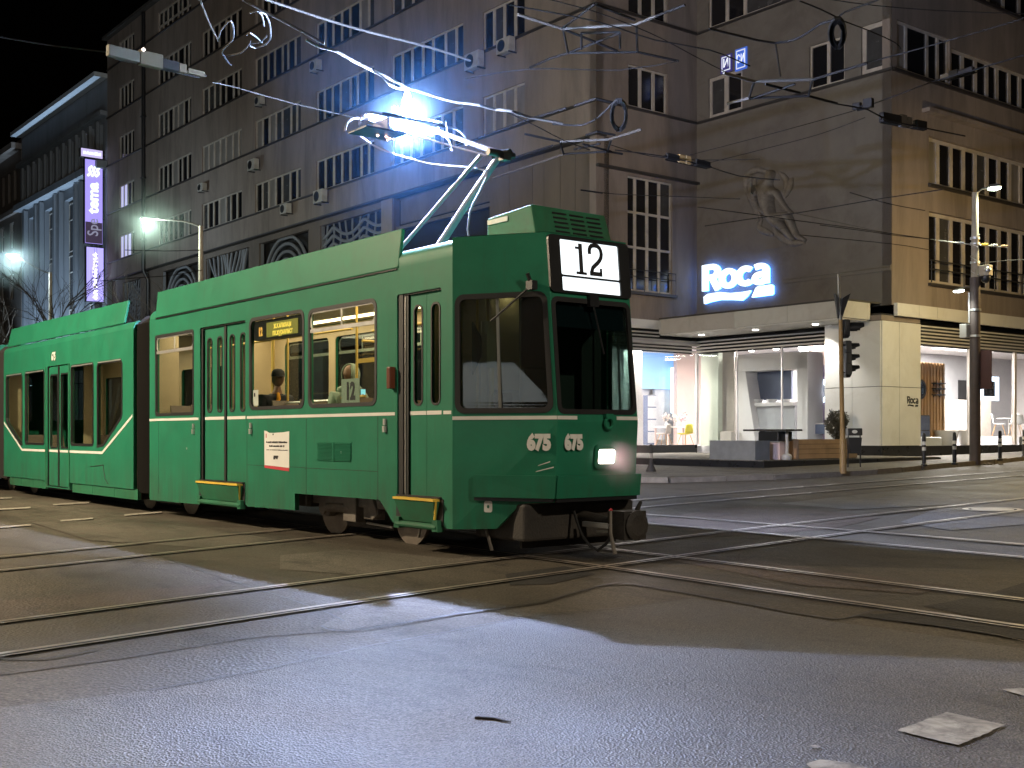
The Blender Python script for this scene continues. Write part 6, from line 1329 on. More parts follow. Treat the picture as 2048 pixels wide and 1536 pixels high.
# rear part, mostly outside the picture
R0, R1 = -26.2, -17.62
rw = [rrect(a, 1.72, a+1.45, 2.90, .08) for a in (-25.6, -23.9, -21.2, -19.4)]; rd = [rrect(-22.3, .7, -21.35, 2.9, .02, 1)]
mb = MB(); mb.panel([(R0, .38), (R1, .38), (R1, ZS), (R0, ZS)], rw, near, .06); tp(mb, 'body_side', M['green']); mb = MB(); mb.panel([(R0, .38), (R1, .38), (R1, ZS), (R0, ZS)], rw, far, .06); tp(mb, 'body_side', M['green'])
extr(roof_profile(), R0, R1, 'roof', M['green'])
mb = MB(); mb.box(R0, .06, .38, R0+.05, 2.14, ZS); mb.box(R0+.05, .07, .92, R1-.02, 2.13, .97); mb.box(R0+.1, .3, .42, R1-.1, 1.9, .9); tp(mb, 'rear_frame', M['under'])
for h in rw:
    mb = MB(); mb.panel(inset(h, .005), [], lambda a, b, o: near(a, b, .025+o), .006); tp(mb, 'pane', M['glass']); mb = MB(); mb.panel(inset(h, .005), [], lambda a, b, o: far(a, b, .025+o), .006); tp(mb, 'pane', M['glass'])
mb = MB(); mb.hexa([(R0+.3, -.012, 3.205), (R1-.2, -.012, 3.205), (R1-.2, .03, 3.205), (R0+.3, .03, 3.205), (R0+.3, .10, 3.62), (R1-.2, .10, 3.62), (R1-.2, .14, 3.61), (R0+.3, .14, 3.61)]); tp(mb, 'roof_fairing', M['green'])
stripe(near, R0, R1, 1.585); bogie(-24.2)
# ------------------------------------------------------------------ electric arc between wire and collector
M['arc'] = emit('arc_plasma', (.49, .59, .95), 165000.0); M['arc2'] = emit('arc_column_plasma', (.5, .75, 1.0), 1500.0)
M['hot'] = emit('arc_lit_sheen', (.7, .85, 1.0), 8); M['arcdim'] = emit('glowing_bead', (1.0, .55, .38), 12.0)  # blue-white strips: emission stands in for arc light on the head plates
AP = TW(HS, 1.1, 5.32)
arc = thing('electric_arc', 'blinding blue-white electric arc between the contact wire and the pantograph', 'electric arc', AP, ROT)
mb = MB(); mb.lathe((0, 0, -.035), [(0, -.035), (.025, -.025), (.036, 0), (.025, .025), (0, .035)], 9); mb.build('arc_core', M['arc'], arc)
mb = MB(); mb.lathe((0, 0, .05), [(.03, .0), (.085, .05), (.07, .14), (.05, .22), (.03, .29), (0, .35)], 9); mb.build('arc_column', M['arc2'], arc)
mb = MB(); rnd = random.Random(14)
for k in range(15):
    a = 2*PI*k/15+rnd.uniform(-.2, .2); up = rnd.uniform(-.5, .9); d_ = Vector((math.cos(a)*.8, math.sin(a), up)).normalized(); l = rnd.uniform(.08, .24); c0 = Vector((0, 0, .02+.05*rnd.random())); pts = [c0, c0+d_*l*.5+Vector((rnd.uniform(-.02, .02), rnd.uniform(-.02, .02), .01)), c0+d_*l]
    mb.tube(pts, [.03, .018, .003], 5)
struct(mb.build('arc_streamers', M['arc2'], arc), 'stuff')
mb = MB(); mb.box(-.21, -.50, .012, -.10, -.16, .03); mb.build('arc_lit_strip', M['hot'], arc)
for bx in ((-.205, -.42, .001, -.135, -.06, .012), (.135, .12, .001, .205, .40, .012)): mb = MB(); mb.box(*bx); mb.build('arc_lit_strip', M['hot'], arc)
mb = MB(); rnd = random.Random(2)
for i in range(26):
    c = Vector((rnd.gauss(-.1, .05), rnd.gauss(-.22, .09), -.17+rnd.gauss(0, .03))); r = rnd.uniform(.008, .02); mb.lathe(c, [(0, -r), (r, 0), (0, r)], 6)
struct(mb.build('hot_sparks', M['arcdim'], arc), 'stuff')
# ================================================================== PASSENGERS
M['skin'] = mat('skin', (.24, .13, .085), .55, var=.08, scale=12)
M['navy'] = mat('dark_jacket', (.012, .013, .018), .8, var=.3, scale=6)
M['pale'] = mat('pale_jacket', (.27, .33, .25), .8, var=.12, scale=5)
M['cap'] = mat('cap_black', (.012, .012, .014), .75, var=.2)
M['hair'] = mat('hair_dark', (.03, .02, .015), .6, var=.3, scale=20)
M['jeans'] = mat('trousers', (.03, .035, .05), .8, var=.2)
def skin_mesh(joints, edges, sub=2):
    me = bpy.data.meshes.new('tmp'); me.from_pydata([j[:3] for j in joints], edges, []); o = bpy.data.objects.new('tmp', me); COL.objects.link(o)
    o.modifiers.new('s', 'SKIN').use_smooth_shade = True
    for i, j in enumerate(joints):
        d = me.skin_vertices[0].data[i]; d.radius = (j[3], j[3] if len(j) < 5 else j[4]); d.use_root = (i == 0)
    s = o.modifiers.new('u', 'SUBSURF'); s.levels = s.render_levels = sub
    bpy.context.view_layer.update(); r = bpy.data.meshes.new_from_object(o.evaluated_get(bpy.context.evaluated_depsgraph_get())); bpy.data.objects.remove(o); bpy.data.meshes.remove(me); return r
def head_verts(c, yaw, R=.105):
    "head with brow, nose, mouth, chin and ears; faces +x before the turn"
    vs = []; fs = []; n, m_ = 20, 16
    for i in range(m_+1):
        ph = -PI/2+PI*i/m_
        for k in range(n):
            th = 2*PI*k/n; x, y, z = math.cos(ph)*math.cos(th), math.cos(ph)*math.sin(th), math.sin(ph)
            rx, ry, rz = .098, .076, .118
            px, py, pz = x*rx, y*ry, z*rz
            if x > 0:
                face = x*x
                if z < -.35: px -= .012*face; py *= 1-.25*(-z-.35)
                px += .030*math.exp(-((y/.16)**2+((z+.12)/.20)**2))*face                  # nose
                px -= .012*(math.exp(-(((y-.36)/.16)**2+((z-.10)/.10)**2))+math.exp(-(((y+.36)/.16)**2+((z-.10)/.10)**2)))   # eye sockets
                px += .010*math.exp(-((z+.50)/.07)**2-(y/.25)**2)*face                     # lips
                px += .012*math.exp(-((z+.80)/.14)**2-(y/.3)**2)                           # chin
            py += .016*math.copysign(1, y)*math.exp(-((x+.05)/.16)**2-((z)/.22)**2)*(abs(y) > .8)   # ears
            ca, sa = math.cos(yaw), math.sin(yaw); vs.append((c[0]+px*ca-py*sa, c[1]+px*sa+py*ca, c[2]+pz))
    for i in range(m_):
        for k in range(n): fs.append((i*n+k, i*n+(k+1) % n, (i+1)*n+(k+1) % n, (i+1)*n+k))
    return vs, fs
def hand(joints, edges, wrist, d, n_, side):
    "palm and five separate fingers, slightly curled"
    w = len(joints)-1; p = joints[w]; base = Vector(p[:3]); d = Vector(d).normalized(); n_ = Vector(n_).normalized(); s_ = d.cross(n_).normalized()*side
    palm = base+d*.055; joints.append((*palm, .034, .020)); edges.append((w, len(joints)-1)); pi_ = len(joints)-1
    for k, l in enumerate((.062, .070, .066, .052)):
        off = s_*(.026-.0175*k); q0 = palm+d*.030+off; q1 = q0+d*l*.5-n_*.006; q2 = q1+d*l*.35-n_*.022
        a = len(joints); joints.extend([(*q0, .0095), (*q1, .009), (*q2, .0075)]); edges.extend([(pi_, a), (a, a+1), (a+1, a+2)])
    q0 = base+d*.03+s_*.03; q1 = q0+d*.03+s_*.022-n_*.01; a = len(joints); joints.extend([(*q0, .012), (*q1, .0095)]); edges.extend([(w, a), (a, a+1)])
def seated(label, s, t, z, yaw, jacket, arms, head_yaw, cap=None, hood=None, group=None):
    r = thing('person', label, 'person', TW(s, t, z), ROT+yaw); P = []; E_ = []
    P += [(0, 0, .02, .13, .16), (.0, 0, .18, .125, .15), (.02, 0, .36, .13, .17), (.02, 0, .47, .085, .12), (.03, 0, .535, .052), (.045, 0, .62, .055)]
    E_ += [(0, 1), (1, 2), (2, 3), (3, 4), (4, 5)]
    J = [(0, 0, 0, .15, .18), (0, 0, .18, .145, .17), (.02, 0, .36, .15, .19), (.02, 0, .46, .11, .15), (.03, 0, .515, .07)]; JE = [(0, 1), (1, 2), (2, 3), (3, 4)]
    for sd, (el, wr, hd, hn) in zip((1, -1), arms):
        a = len(P); P += [(.02, sd*.19, .42, .055), (*el, .043), (*wr, .030)]; E_ += [(2, a), (a, a+1), (a+1, a+2)]; hand(P, E_, wr, hd, hn, sd)
        b = len(J); w2 = Vector(el).lerp(Vector(wr), .9); J += [(.02, sd*.19, .42, .082), (*el, .066), (*w2, .052)]; JE += [(2, b), (b, b+1), (b+1, b+2)]
    for sd in (1, -1):
        a = len(P); P += [(.06, sd*.09, .0, .085), (.43, sd*.11, -.01, .062), (.43, sd*.11, -.40, .042), (.54, sd*.12, -.43, .035)]; E_ += [(0, a), (a, a+1), (a+1, a+2), (a+2, a+3)]
    me = skin_mesh(P, E_); mb = MB(); mb.add([v.co[:] for v in me.vertices], [tuple(p.vertices) for p in me.polygons]); hc = (.055, 0, .705); mb.add(*head_verts(hc, head_yaw)); mb.build('body', M['skin'], r, smooth=80); bpy.data.meshes.remove(me)
    me = skin_mesh(J, JE); me.name = 'jacket'; me.materials.clear(); me.materials.append(jacket); o = bpy.data.objects.new('jacket', me); COL.objects.link(o); o.parent = r
    T = [(.03, 0, .0, .135, .17), (.10, .09, .0, .10), (.43, .11, -.01, .078), (.43, .11, -.38, .060), (.10, -.09, .0, .10), (.43, -.11, -.01, .078), (.43, -.11, -.38, .060)]
    me = skin_mesh(T, [(0, 1), (1, 2), (2, 3), (0, 4), (4, 5), (5, 6)]); me.name = 'trousers'; me.materials.clear(); me.materials.append(M['jeans']); o = bpy.data.objects.new('trousers', me); COL.objects.link(o); o.parent = r
    mb = MB()
    for sd in (1, -1): mb.lathe((.50, sd*.115, -.44), [(.045, -.03), (.05, 0), (.045, .05), (.03, .07)], 10, 0, None, 2.4, 1)
    mb.build('shoes', M['black'], r, smooth=50)
    ca, sa = math.cos(head_yaw), math.sin(head_yaw)
    def hp(x, y, z_): return (hc[0]+x*ca-y*sa, hc[1]+x*sa+y*ca, hc[2]+z_)
    if cap:
        mb = MB(); n = 18; rings = ((.0, .135), (.05, .128), (.086, .10), (.100, .055), (.104, .02)); vs = [hp(0, 0, .138)]
        mb.add([hp(-.004+q*1.06*math.cos(2*PI*k/n), q*.84*math.sin(2*PI*k/n), h) for q, h in ((.02, .133), (.06, .125), (.09, .10), (.104, .06), (.104, .025)) for k in range(n)], [(i*n+k, i*n+(k+1) % n, (i+1)*n+(k+1) % n, (i+1)*n+k) for i in range(4) for k in range(n)]+[tuple(range(n))])
        vs = [];  m_ = 9
        for i in range(m_):
            a = -1.1+2.2*i/(m_-1); vs += [hp(.10*math.cos(a), .084*math.sin(a), .035), hp(.085+.085*math.cos(a), .075*math.sin(a), .022)]
        mb.add(vs, [(2*i, 2*i+1, 2*i+3, 2*i+2) for i in range(m_-1)]); mb.build('cap', cap, r, smooth=60)
        mb = MB(); mb.add([hp(-.10*math.cos(a), .082*math.sin(a), z_) for z_ in (-.06, .02) for a in [(-1.4+2.8*i/10) for i in range(11)]], [(i, i+1, 12+i, 11+i) for i in range(10)]); mb.build('hair', M['hair'], r, smooth=60)
    if hood:
        mb = MB(); n, m_ = 16, 9; vs = []
        for i in range(m_):
            ph = -1.25+2.85*i/(m_-1)
            for k in range(n):
                th = .85+(2*PI-1.70)*k/(n-1); q = .122*math.cos(ph*.92)
                vs.append(hp(-.012+q*1.08*math.cos(th), q*.95*math.sin(th), -.01+.150*math.sin(ph)))
        mb.add(vs, [(i*n+k, i*n+k+1, (i+1)*n+k+1, (i+1)*n+k) for i in range(m_-1) for k in range(n-1)]); o = mb.build('hood', hood, r, smooth=70); sd_ = o.modifiers.new('solid', 'SOLIDIFY'); sd_.thickness = .016
        mb = MB(); k = 12; mb.tube([(.03+.10*math.cos(2*PI*i/k), .125*math.sin(2*PI*i/k), .505+.02*math.cos(2*PI*i/k)) for i in range(k)], .042, 8, closed=True); mb.build('collar', hood, r, smooth=70)
    return r
s1, _ = onT(556, 790, .44); p1 = seated('passenger in a dark jacket and black cap under the lit route display', s1-.05, .44, 1.44, .0, M['navy'], (((.05, .24, .20), (.26, .16, .12), (1, -.3, 0), (0, 0, 1)), ((.05, -.24, .20), (.26, -.16, .12), (1, .3, 0), (0, 0, 1))), .05, cap=M['cap'])
mb = MB(); mb.tube([(.155, -.05, .50), (.19, -.06, .42), (.17, -.08, .35), (.20, -.06, .30)], [.02, .03, .018, .028], 8); mb.build('orange_scarf_end', mat('scarf_orange', (.75, .32, .02), .8, var=.1), p1, smooth=60)
s2, _ = onT(702, 790, .66); p2 = seated('passenger in a pale hooded jacket holding a phone behind the route card', s2-.04, .66, 1.44, -.38, M['pale'], (((.08, .26, .19), (.30, .14, .33), (.5, -.2, .8), (-.7, 0, .4)), ((.05, -.25, .18), (.24, -.17, .10), (1, .3, 0), (0, 0, 1))), -.85, hood=M['pale'])
ph = thing('phone', 'small phone with a cyan lit screen held by the hooded passenger', 'phone', p2.matrix_basis @ Vector((.335, .12, .44)), p2.rotation_euler.z+.4); mb = MB(); mb.box(-.005, -.038, -.07, .005, .038, .07); mb.build('body', M['black'], ph, bevel=.003); mb = MB(); mb.box(-.0065, -.034, -.062, -.0052, .034, .062); mb.box(.0052, -.034, -.062, .0065, .034, .062); mb.build('screen', emit('phone_screen', (.3, .85, 1.0), .8), ph)
# ================================================================== STREET FURNITURE
M['conc'] = mat('post_concrete', (.38, .34, .27), .8, var=.2, scale=2, bump=.3, dirt=(.2, .17, .13), damt=.6)
M['postdark'] = mat('post_paint_dark', (.085, .065, .06), .6, var=.25, dirt=(.04, .03, .03))
M['postyel'] = mat('post_ochre', (.30, .19, .07), .6, var=.25, dirt=(.10, .07, .04), dscale=2, damt=.7)
M['lampmetal'] = mat('lamp_metal', (.22, .22, .21), .45, metal=.6, var=.15)
M['led'] = emit('led_lens', (.86, 1.0, .88), 150.0)
M['sod'] = emit('sodium_lens', (1.0, .62, .22), 30.0)
def lamp_light(parent, loc, power, color, kind='SPOT', size=.12, ang=2.75):
    L_ = bpy.data.lights.new('street_light', kind); L_.energy = power; L_.color = color; L_.shadow_soft_size = size
    if kind == 'SPOT': L_.spot_size = ang; L_.spot_blend = .9
    lo = bpy.data.objects.new('street_lamp_light', L_); COL.objects.link(lo); lo.parent = parent; lo.location = loc; return lo
def street_lamp(label, base, h, arm, lens, light, power, tilt=.12, r0=.13, r1=.085, postm='conc', kind='SPOT', group='street lamps'):
    r = thing('street_lamp', label, 'street lamp', base, math.atan2(arm[1], arm[0]), group); al = math.hypot(arm[0], arm[1])
    mb = MB(); mb.tube([(0, 0, -.1), (0, 0, h*.5), (0, 0, h)], [r0, (r0+r1)/2, r1], 12); mb.build('post', M[postm], r, smooth=50)
    mb = MB(); mb.tube(resample([Vector((0, 0, h-.05)), Vector((al*.3, 0, h+.16)), Vector((al, 0, h+.10+tilt))], .2), .035, 8); mb.build('arm', M['lampmetal'], r, smooth=50)
    hx = al; hz = h+.10+tilt
    mb = MB(); mb.hexa([(hx-.30, -.14, hz-.05), (hx+.36, -.17, hz-.03), (hx+.36, .17, hz-.03), (hx-.30, .14, hz-.05), (hx-.28, -.08, hz+.05), (hx+.30, -.10, hz+.06), (hx+.30, .10, hz+.06), (hx-.28, .08, hz+.05)]); hd = mb.build('lamp_head', M['lampmetal'], r, bevel=.02)
    mb = MB(); mb.lathe((hx+.05, 0, hz-.045), [(0, -.15), (.09, -.13), (.15, -.05), (.17, 0)], 16, 0, None, 1.4, .95); mb.build('lens', M[lens], hd, smooth=60)
    if power: lamp_light(r, (hx+.05, 0, hz-.26), power, light, kind)
    return r
LEDC = (.84, 1.0, .86); SODC = (1.0, .68, .34)
b0 = AT(402, 868, 45.0); b0.z = gz(b0.x, b0.y)+.12; hd = AT(301, 434, 45.0)
street_lamp('street lamp glaring white left of its pale post behind the tram roof', b0, AT(402, 452, 45).z-b0.z, (-1.95, -.1), 'led', LEDC, 1500, kind='POINT', tilt=.18)
b1 = AT(101, 868, 62.0); b1.z = gz(b1.x, b1.y)+.12
street_lamp('farther street lamp shining at the left edge in front of the stone building', b1, AT(101, 545, 62).z-b1.z, (-1.95, -.1), 'led', (.70, .88, 1.0), 2600, kind='POINT', tilt=.85)
# tall post at the shop corner with all that hangs on it
pb = GR(1950, 922, .12); PY = pb.y
post = thing('lamp_post', 'tall kerb post with dark lower part carrying lamp, camera and wires', 'lamp post', pb, ROT)
def pz(y): return CAMZ+(HY-y)/FPX*PY-pb.z
H_ = pz(385); hm = pz(555)
mb = MB(); mb.tube([(0, 0, -.1), (0, 0, .15), (0, 0, hm)], [.165, .155, .145], 14); mb.build('lower_post', M['postdark'], post, smooth=50)
mb = MB(); mb.tube([(0, 0, hm), (0, 0, H_)], [.115, .085], 12); mb.build('upper_post', M['conc'], post, smooth=50)
RT = Vector((math.cos(-ROT), math.sin(-ROT), 0))             # picture-right in the post's own axes
BK = Vector((-RT.y, RT.x, 0))
mb = MB(); a = RT*.50-BK*.15; mb.tube([(0, 0, H_-.05), tuple(RT*.2+Vector((0, 0, H_+.10))), tuple(a+Vector((0, 0, H_+.14)))], .03, 8); arm = mb.build('lamp_arm', M['lampmetal'], post, smooth=50)
hdp = a+Vector((0, 0, H_+.14)); mb = MB(); mb.lathe(hdp, [(.0, .07), (.12, .06), (.17, .0), (.16, -.03)], 14, 0, None, 1.3, .9); h_ = mb.build('lamp_head', M['lampmetal'], post, smooth=50); mb = MB(); mb.lathe(hdp+Vector((0, 0, -.03)), [(.15, 0), (.14, -.05), (.0, -.09)], 14, 0, None, 1.3, .9); mb.build('lens', emit('lamp_lens_right', (.85, 1, .75), 30), h_, smooth=50)
lamp_light(post, hdp+Vector((0, 0, -.16)), 700, (.95, 1.0, .70), ang=2.9)
a2 = RT*-.55-BK*.2; z2 = pz(583); mb = MB(); mb.tube([(0, 0, z2+.12), tuple(RT*-.25+Vector((0, 0, z2+.14))), tuple(a2+Vector((0, 0, z2+.04)))], .025, 8); mb.build('lamp_arm', M['lampmetal'], post, smooth=50)
mb = MB(); mb.lathe(a2+Vector((0, 0, z2)), [(0, .06), (.09, .05), (.13, 0)], 12, 0, None, 1.5, .8); h_ = mb.build('lamp_head', M['lampmetal'], post, smooth=50); mb = MB(); mb.lathe(a2+Vector((0, 0, z2)), [(.12, 0), (.10, -.04), (0, -.06)], 12, 0, None, 1.5, .8); mb.build('lens', emit('lamp_lens_small', (.9, .95, .9), 16), h_, smooth=50)
lamp_light(post, a2+Vector((0, 0, z2-.12)), 130, (.92, 1, .9))
zc = pz(489); mb = MB()
mb.tube([tuple(RT*-1.08+Vector((0, 0, zc+.12))), tuple(RT*-.3+Vector((0, 0, zc+.02))), tuple(RT*.95+Vector((0, 0, zc-.08)))], .018, 6); mb.build('cross_wire_holder', M['alu'], post)
for q, m_ in ((-.42, 'alu'), (.28, 'yellow'), (.55, 'alu'), (.85, 'tan')): mb = MB(); c = RT*q+Vector((0, 0, zc+.02-.08*q)); mb.lathe(c-RT*.1, [(.02, 0), (.045, .03), (.03, .06), (.05, .1), (.03, .14), (.045, .17), (.02, .2)], 10, 0, RT); mb.build('insulator', M[m_], post, smooth=50)
mb = MB()
for z in (zc+.02, zc+.18, pz(525), pz(620), pz(672)): mb.lathe((0, 0, z), [(.12 if z > hm else .16, -.03), (.135 if z > hm else .17, -.03), (.135 if z > hm else .17, .03), (.12 if z > hm else .16, .03)], 14)
mb.build('clamp_band', M['alu'], post)
cc = RT*.26-BK*.12+Vector((0, 0, pz(542))); mb = MB(); mb.box(*(cc-Vector((.16, .12, .16))), *(cc+Vector((.16, .12, .15)))); cm = mb.build('camera_box', M['conc'], post, bevel=.02); mb = MB(); mb.lathe(cc-Vector((0, 0, .16)), [(.13, 0), (.14, -.05), (.12, -.14), (.06, -.2), (0, -.22)], 14); mb.build('camera_dome', M['black'], cm, smooth=50)
mb = MB(); mb.lathe(cc-BK*.13, [(.09, 0), (.09, .05), (.05, .09), (0, .09)], 12, 0, -BK); mb.build('camera_eye', M['alu'], cm, smooth=50)
cc = RT*-.30+Vector((0, 0, pz(662))); mb = MB(); mb.box(*(cc-Vector((.11, .10, .20))), *(cc+Vector((.11, .10, .20)))); mb.build('junction_box', M['fascia'], post, bevel=.015); mb = MB(); mb.bar(cc+RT*.1, cc+RT*.28, .04, .03); mb.build('box_bracket', M['alu'], post)
cc = RT*.22-BK*.17+Vector((0, 0, pz(740))); mb = MB(); mb.box(*(cc-Vector((.20, .03, .56))), *(cc+Vector((.20, .03, .56)))); mb.build('notice_board', mat('board_dark_red', (.06, .022, .022), .6, var=.2), post)
mb = MB(); mb.tube(resample([Vector((.13*math.cos(k*1.9), .13*math.sin(k*1.9), pz(470)-.12*k)) for k in range(16)], .06), .010, 5); mb.tube([tuple(RT*-.17+Vector((0, 0, pz(585)))), tuple(RT*-.17+Vector((0, 0, pz(645))))], .03, 6); mb.build('wrapped_cable', M['alu'], post)
# traffic light
tb = GR(1686, 943, .12); TY = tb.y
def tz(y): return CAMZ+(HY-y)/FPX*TY-tb.z
tl = thing('traffic_light', 'traffic light on an ochre pole at the kerb seen from the side', 'traffic light', tb, 0)
mb = MB(); mb.tube([(0, 0, -.05), (0, 0, .45), (-.02, 0, 1.2), (-.06, 0, tz(640))], [.085, .08, .055, .05], 12); mb.build('pole', M['postyel'], tl, smooth=50)
mb = MB(); mb.tube([(-.06, 0, tz(640)), (-.10, 0, tz(600)), (-.11, 0, tz(548))], [.05, .035, .03], 10); mb.build('mast_top', M['lampmetal'], tl, smooth=50)
z = tz(612)
for sx, nm in ((-1, 0), (1, 0)):
    mb = MB(); x0 = -.08; mb.hexa([(x0, -.03, z-.30), (x0+sx*.05, -.03, z-.30), (x0+sx*.05, .05, z-.30), (x0, .05, z-.30), (x0+sx*.04, -.10, z+.18), (x0+sx*(.24 if sx > 0 else .13), -.10, z+.30), (x0+sx*(.24 if sx > 0 else .13), .08, z+.30), (x0+sx*.04, .08, z+.18)]); mb.build('flag_socket', M['black'], tl, bevel=.01)
def sighead(x, ztop, n, hh, hw, name, depth=.26):
    mb = MB(); zb = ztop-n*hh; mb.box(x, -hw, zb, x+.13, hw, ztop)
    for k in range(n+1): mb.box(x-.012, -hw-.01, zb+k*hh-.012, x+.10, hw+.01, zb+k*hh+.012)
    mb.hexa([(x+.01, -hw*.8, zb-.07), (x+.10, -hw*.8, zb-.07), (x+.10, hw*.8, zb-.07), (x+.01, hw*.8, zb-.07), (x, -hw, zb), (x+.13, -hw, zb), (x+.13, hw, zb), (x, hw, zb)])
    o = mb.build(name, M['black'], tl, bevel=.012)
    for k in range(n):
        zc_ = zb+(k+.5)*hh; R_ = hh*.38; mb = MB(); vs = []; n_ = 12
        for xx, q in ((x+.13, 1.0), (x+depth+.08, .96)):
            for i in range(n_+1): a_ = -.55+(PI+1.1)*i/n_; vs.append((xx-(.10 if (i < 2 or i > n_-2) and xx > x+.2 else 0), R_*q*math.cos(a_), zc_+R_*q*math.sin(a_)))
        mb.add(vs, [(i, i+1, n_+2+i, n_+1+i) for i in range(n_)]); v = mb.build('visor', M['black'], o); sd_ = v.modifiers.new('solid', 'SOLIDIFY'); sd_.thickness = .008
        mb = MB(); mb.lathe((x+.125, 0, zc_), [(R_*.95, 0), (R_*.8, .02), (0, .035)], 14, 0, (1, 0, 0)); mb.build('signal_lens', [mat('lens_green', (.02, .12, .06), .2), mat('lens_amber', (.25, .12, .01), .2), mat('lens_red', (.25, .015, .01), .2)][min(k, 2)], o, smooth=50)
    return o
sighead(.04, tz(683), 3, .268, .15, 'signal_head'); sighead(.00, tz(641), 1, .36, .16, 'signal_head', .40)
mb = MB(); mb.tube([(-.03, 0, tz(690)), (.06, 0, tz(690))], .02, 6); mb.tube([(-.01, 0, tz(745)), (.06, 0, tz(745))], .02, 6); mb.build('bracket', M['black'], tl)
# litter bin
bb = GR(1709, 934, .12); bn = thing('litter_bin', 'black litter bin with a pale round sticker beside the traffic light', 'bin', bb, -.1)
mb = MB(); mb.hexa([(-.15, -.16, .36), (.13, -.16, .36), (.13, .16, .36), (-.15, .16, .36), (-.19, -.18, .78), (.16, -.18, .78), (.16, .18, .78), (-.19, .18, .78)]); mb.build('bucket', M['black'], bn, bevel=.01)
mb = MB(); mb.box(-.20, -.19, .83, .17, .19, 1.02); mb.build('hood', M['black'], bn, bevel=.02); mb = MB(); mb.panel([(.07*math.cos(2*PI*i/16)-.03, .93+.045*math.sin(2*PI*i/16)) for i in range(16)], [], lambda a, b, o: (a, -.195+o, b), .004); mb.build('sticker', M['white'], bn)
for sx in (-.17, .15):
    mb = MB(); mb.bar((sx, 0, 0), (sx*.95, 0, 1.0), .035, .03); mb.build('leg', M['black'], bn)
# round clipped shrub in a pale pot
sb = BW(-1.15, -1.35, .68); rs = thing('topiary_shrub', 'dark round clipped shrub in a pale stone pot by the white pier', 'plant', sb, 0); rnd = random.Random(9)
M['leafd'] = mat('leaf_dark', (.035, .030, .016), .6, var=.5, scale=14)
mb = MB(); mb.box(-.27, -.27, 0, .27, .27, .08); mb.hexa([(-.25, -.25, .081), (.25, -.25, .081), (.25, .25, .081), (-.25, .25, .081), (-.29, -.29, .52), (.29, -.29, .52), (.29, .29, .52), (-.29, .29, .52)]); mb.build('pot', M['conc'], rs, bevel=.015)
mb = MB(); mb.tube([(0, 0, .45), (.01, 0, .75), (0, 0, 1.0)], .035, 7); mb.build('stem', M['under'], rs)
mb = MB(); C0 = Vector((0, 0, 1.02))
for i in range(2600):
    v = Vector((rnd.gauss(0, 1), rnd.gauss(0, 1), rnd.gauss(0, 1))).normalized(); bump = 1+.13*math.sin(v.x*6+v.z*5)+.09*math.sin(v.y*11+v.z*7); c = C0+Vector((v.x*.37, v.y*.37, v.z*.46))*bump*rnd.uniform(.75, 1.0); q = rnd.uniform(.03, .055); t1 = Vector((rnd.gauss(0, 1), rnd.gauss(0, 1), rnd.gauss(0, 1))).normalized(); t2 = t1.cross(v)
    if t2.length > .1: t2.normalize(); mb.quad(c-t1*q, c+t2*q*.5, c+t1*q, c-t2*q*.5)
mb.build('crown', M['leafd'], rs)
for (x, y, lb) in ((1848, 931, 'ringed bollard in front of the white pier'), (1909, 928, 'ringed bollard just left of the tall lamp post'), (2000, 920, 'ringed bollard right of the tall lamp post before the shell chairs'), (2048, 913, 'ringed bollard at the right edge of the pavement')):
    p = GR(x, y, .12)
    r = thing('bollard', lb, 'bollard', p, 0, 'bollards along the kerb of the shop corner')
    mb = MB(); mb.lathe((0, 0, 0), [(.085, -.02), (.085, .03), (.055, .05), (.05, .80), (.05, .82), (.035, .86), (0, .88)], 12); mb.build('post', M['black'], r, smooth=40)
    for z in (.40, .55): mb = MB(); mb.lathe((0, 0, z), [(.0535, 0), (.0535, .09)], 12); mb.build('white_ring', M['white'], r, smooth=40)
p = GR(1302, 943, .12); r = thing('bollard', 'short dark bollard with a flared foot in front of the shop terrace beside the tram', 'bollard', p, 0, 'bollards along the kerb of the shop corner')
mb = MB(); mb.lathe((0, 0, 0), [(.13, -.02), (.13, .02), (.07, .16), (.045, .25), (.045, .60), (.055, .62), (.03, .68), (0, .69)], 14); mb.build('post', M['under'], r, smooth=40); mb = MB(); mb.lathe((0, 0, .34), [(.049, 0), (.049, .12)], 14); mb.build('ring', M['conc'], r, smooth=40)
# rubble at the kerb near the post
rb = GR(1962, 930, .0); mb = MB(); rnd = random.Random(12)
for i in range(26):
    c = rb+Vector((rnd.gauss(0, .35), rnd.gauss(0, .10), 0)); c.z = gz(c.x, c.y)+.02; s = rnd.uniform(.02, .06); mb.lathe(c, [(0, -s*.5), (s, -s*.2), (s*.8, s*.5), (0, s*.7)], 6, 0, (rnd.gauss(0, .3), rnd.gauss(0, .3), 1))
struct(mb.build('kerb_rubble', M['kerb']), 'stuff')
# twig on the road in the foreground
w = [GR(950, 1441), GR(985, 1443), GR(1022, 1450)]; tw = MB(); tw.tube([Vector(gp(p, .014)) for p in w], [.006, .007, .003], 6); tag(tw.build('twig', M['under']), 'thin dark twig lying on the coarse asphalt in the foreground', 'twig')
# lamps on the photographer's side of the junction
street_lamp('street lamp on the near pavement left of the photographer facing the tram side', (-16.0, 15.5, gz(-16.0, 15.5)), 9.0, (1.4, -.2), 'sod', (1.0, .80, .55), 12500, kind='POINT', group='street lamps on the near side')
street_lamp('street lamp on the near pavement behind the photographer on the right', (9.0, -3.0, gz(9, -3)), 9.5, (.2, 1.8), 'led', (1.0, .84, .64), 4600, kind='POINT', group='street lamps on the near side')
street_lamp('sodium street lamp round the corner on the far side of the side street', BW(6.2, 1.0, gz(*BW(6.2, 1, 0)[:2])+.1), 6.6, (-.4, .5), 'sod', (1.0, .70, .29), 1050, kind='POINT', group='street lamps of the side street')
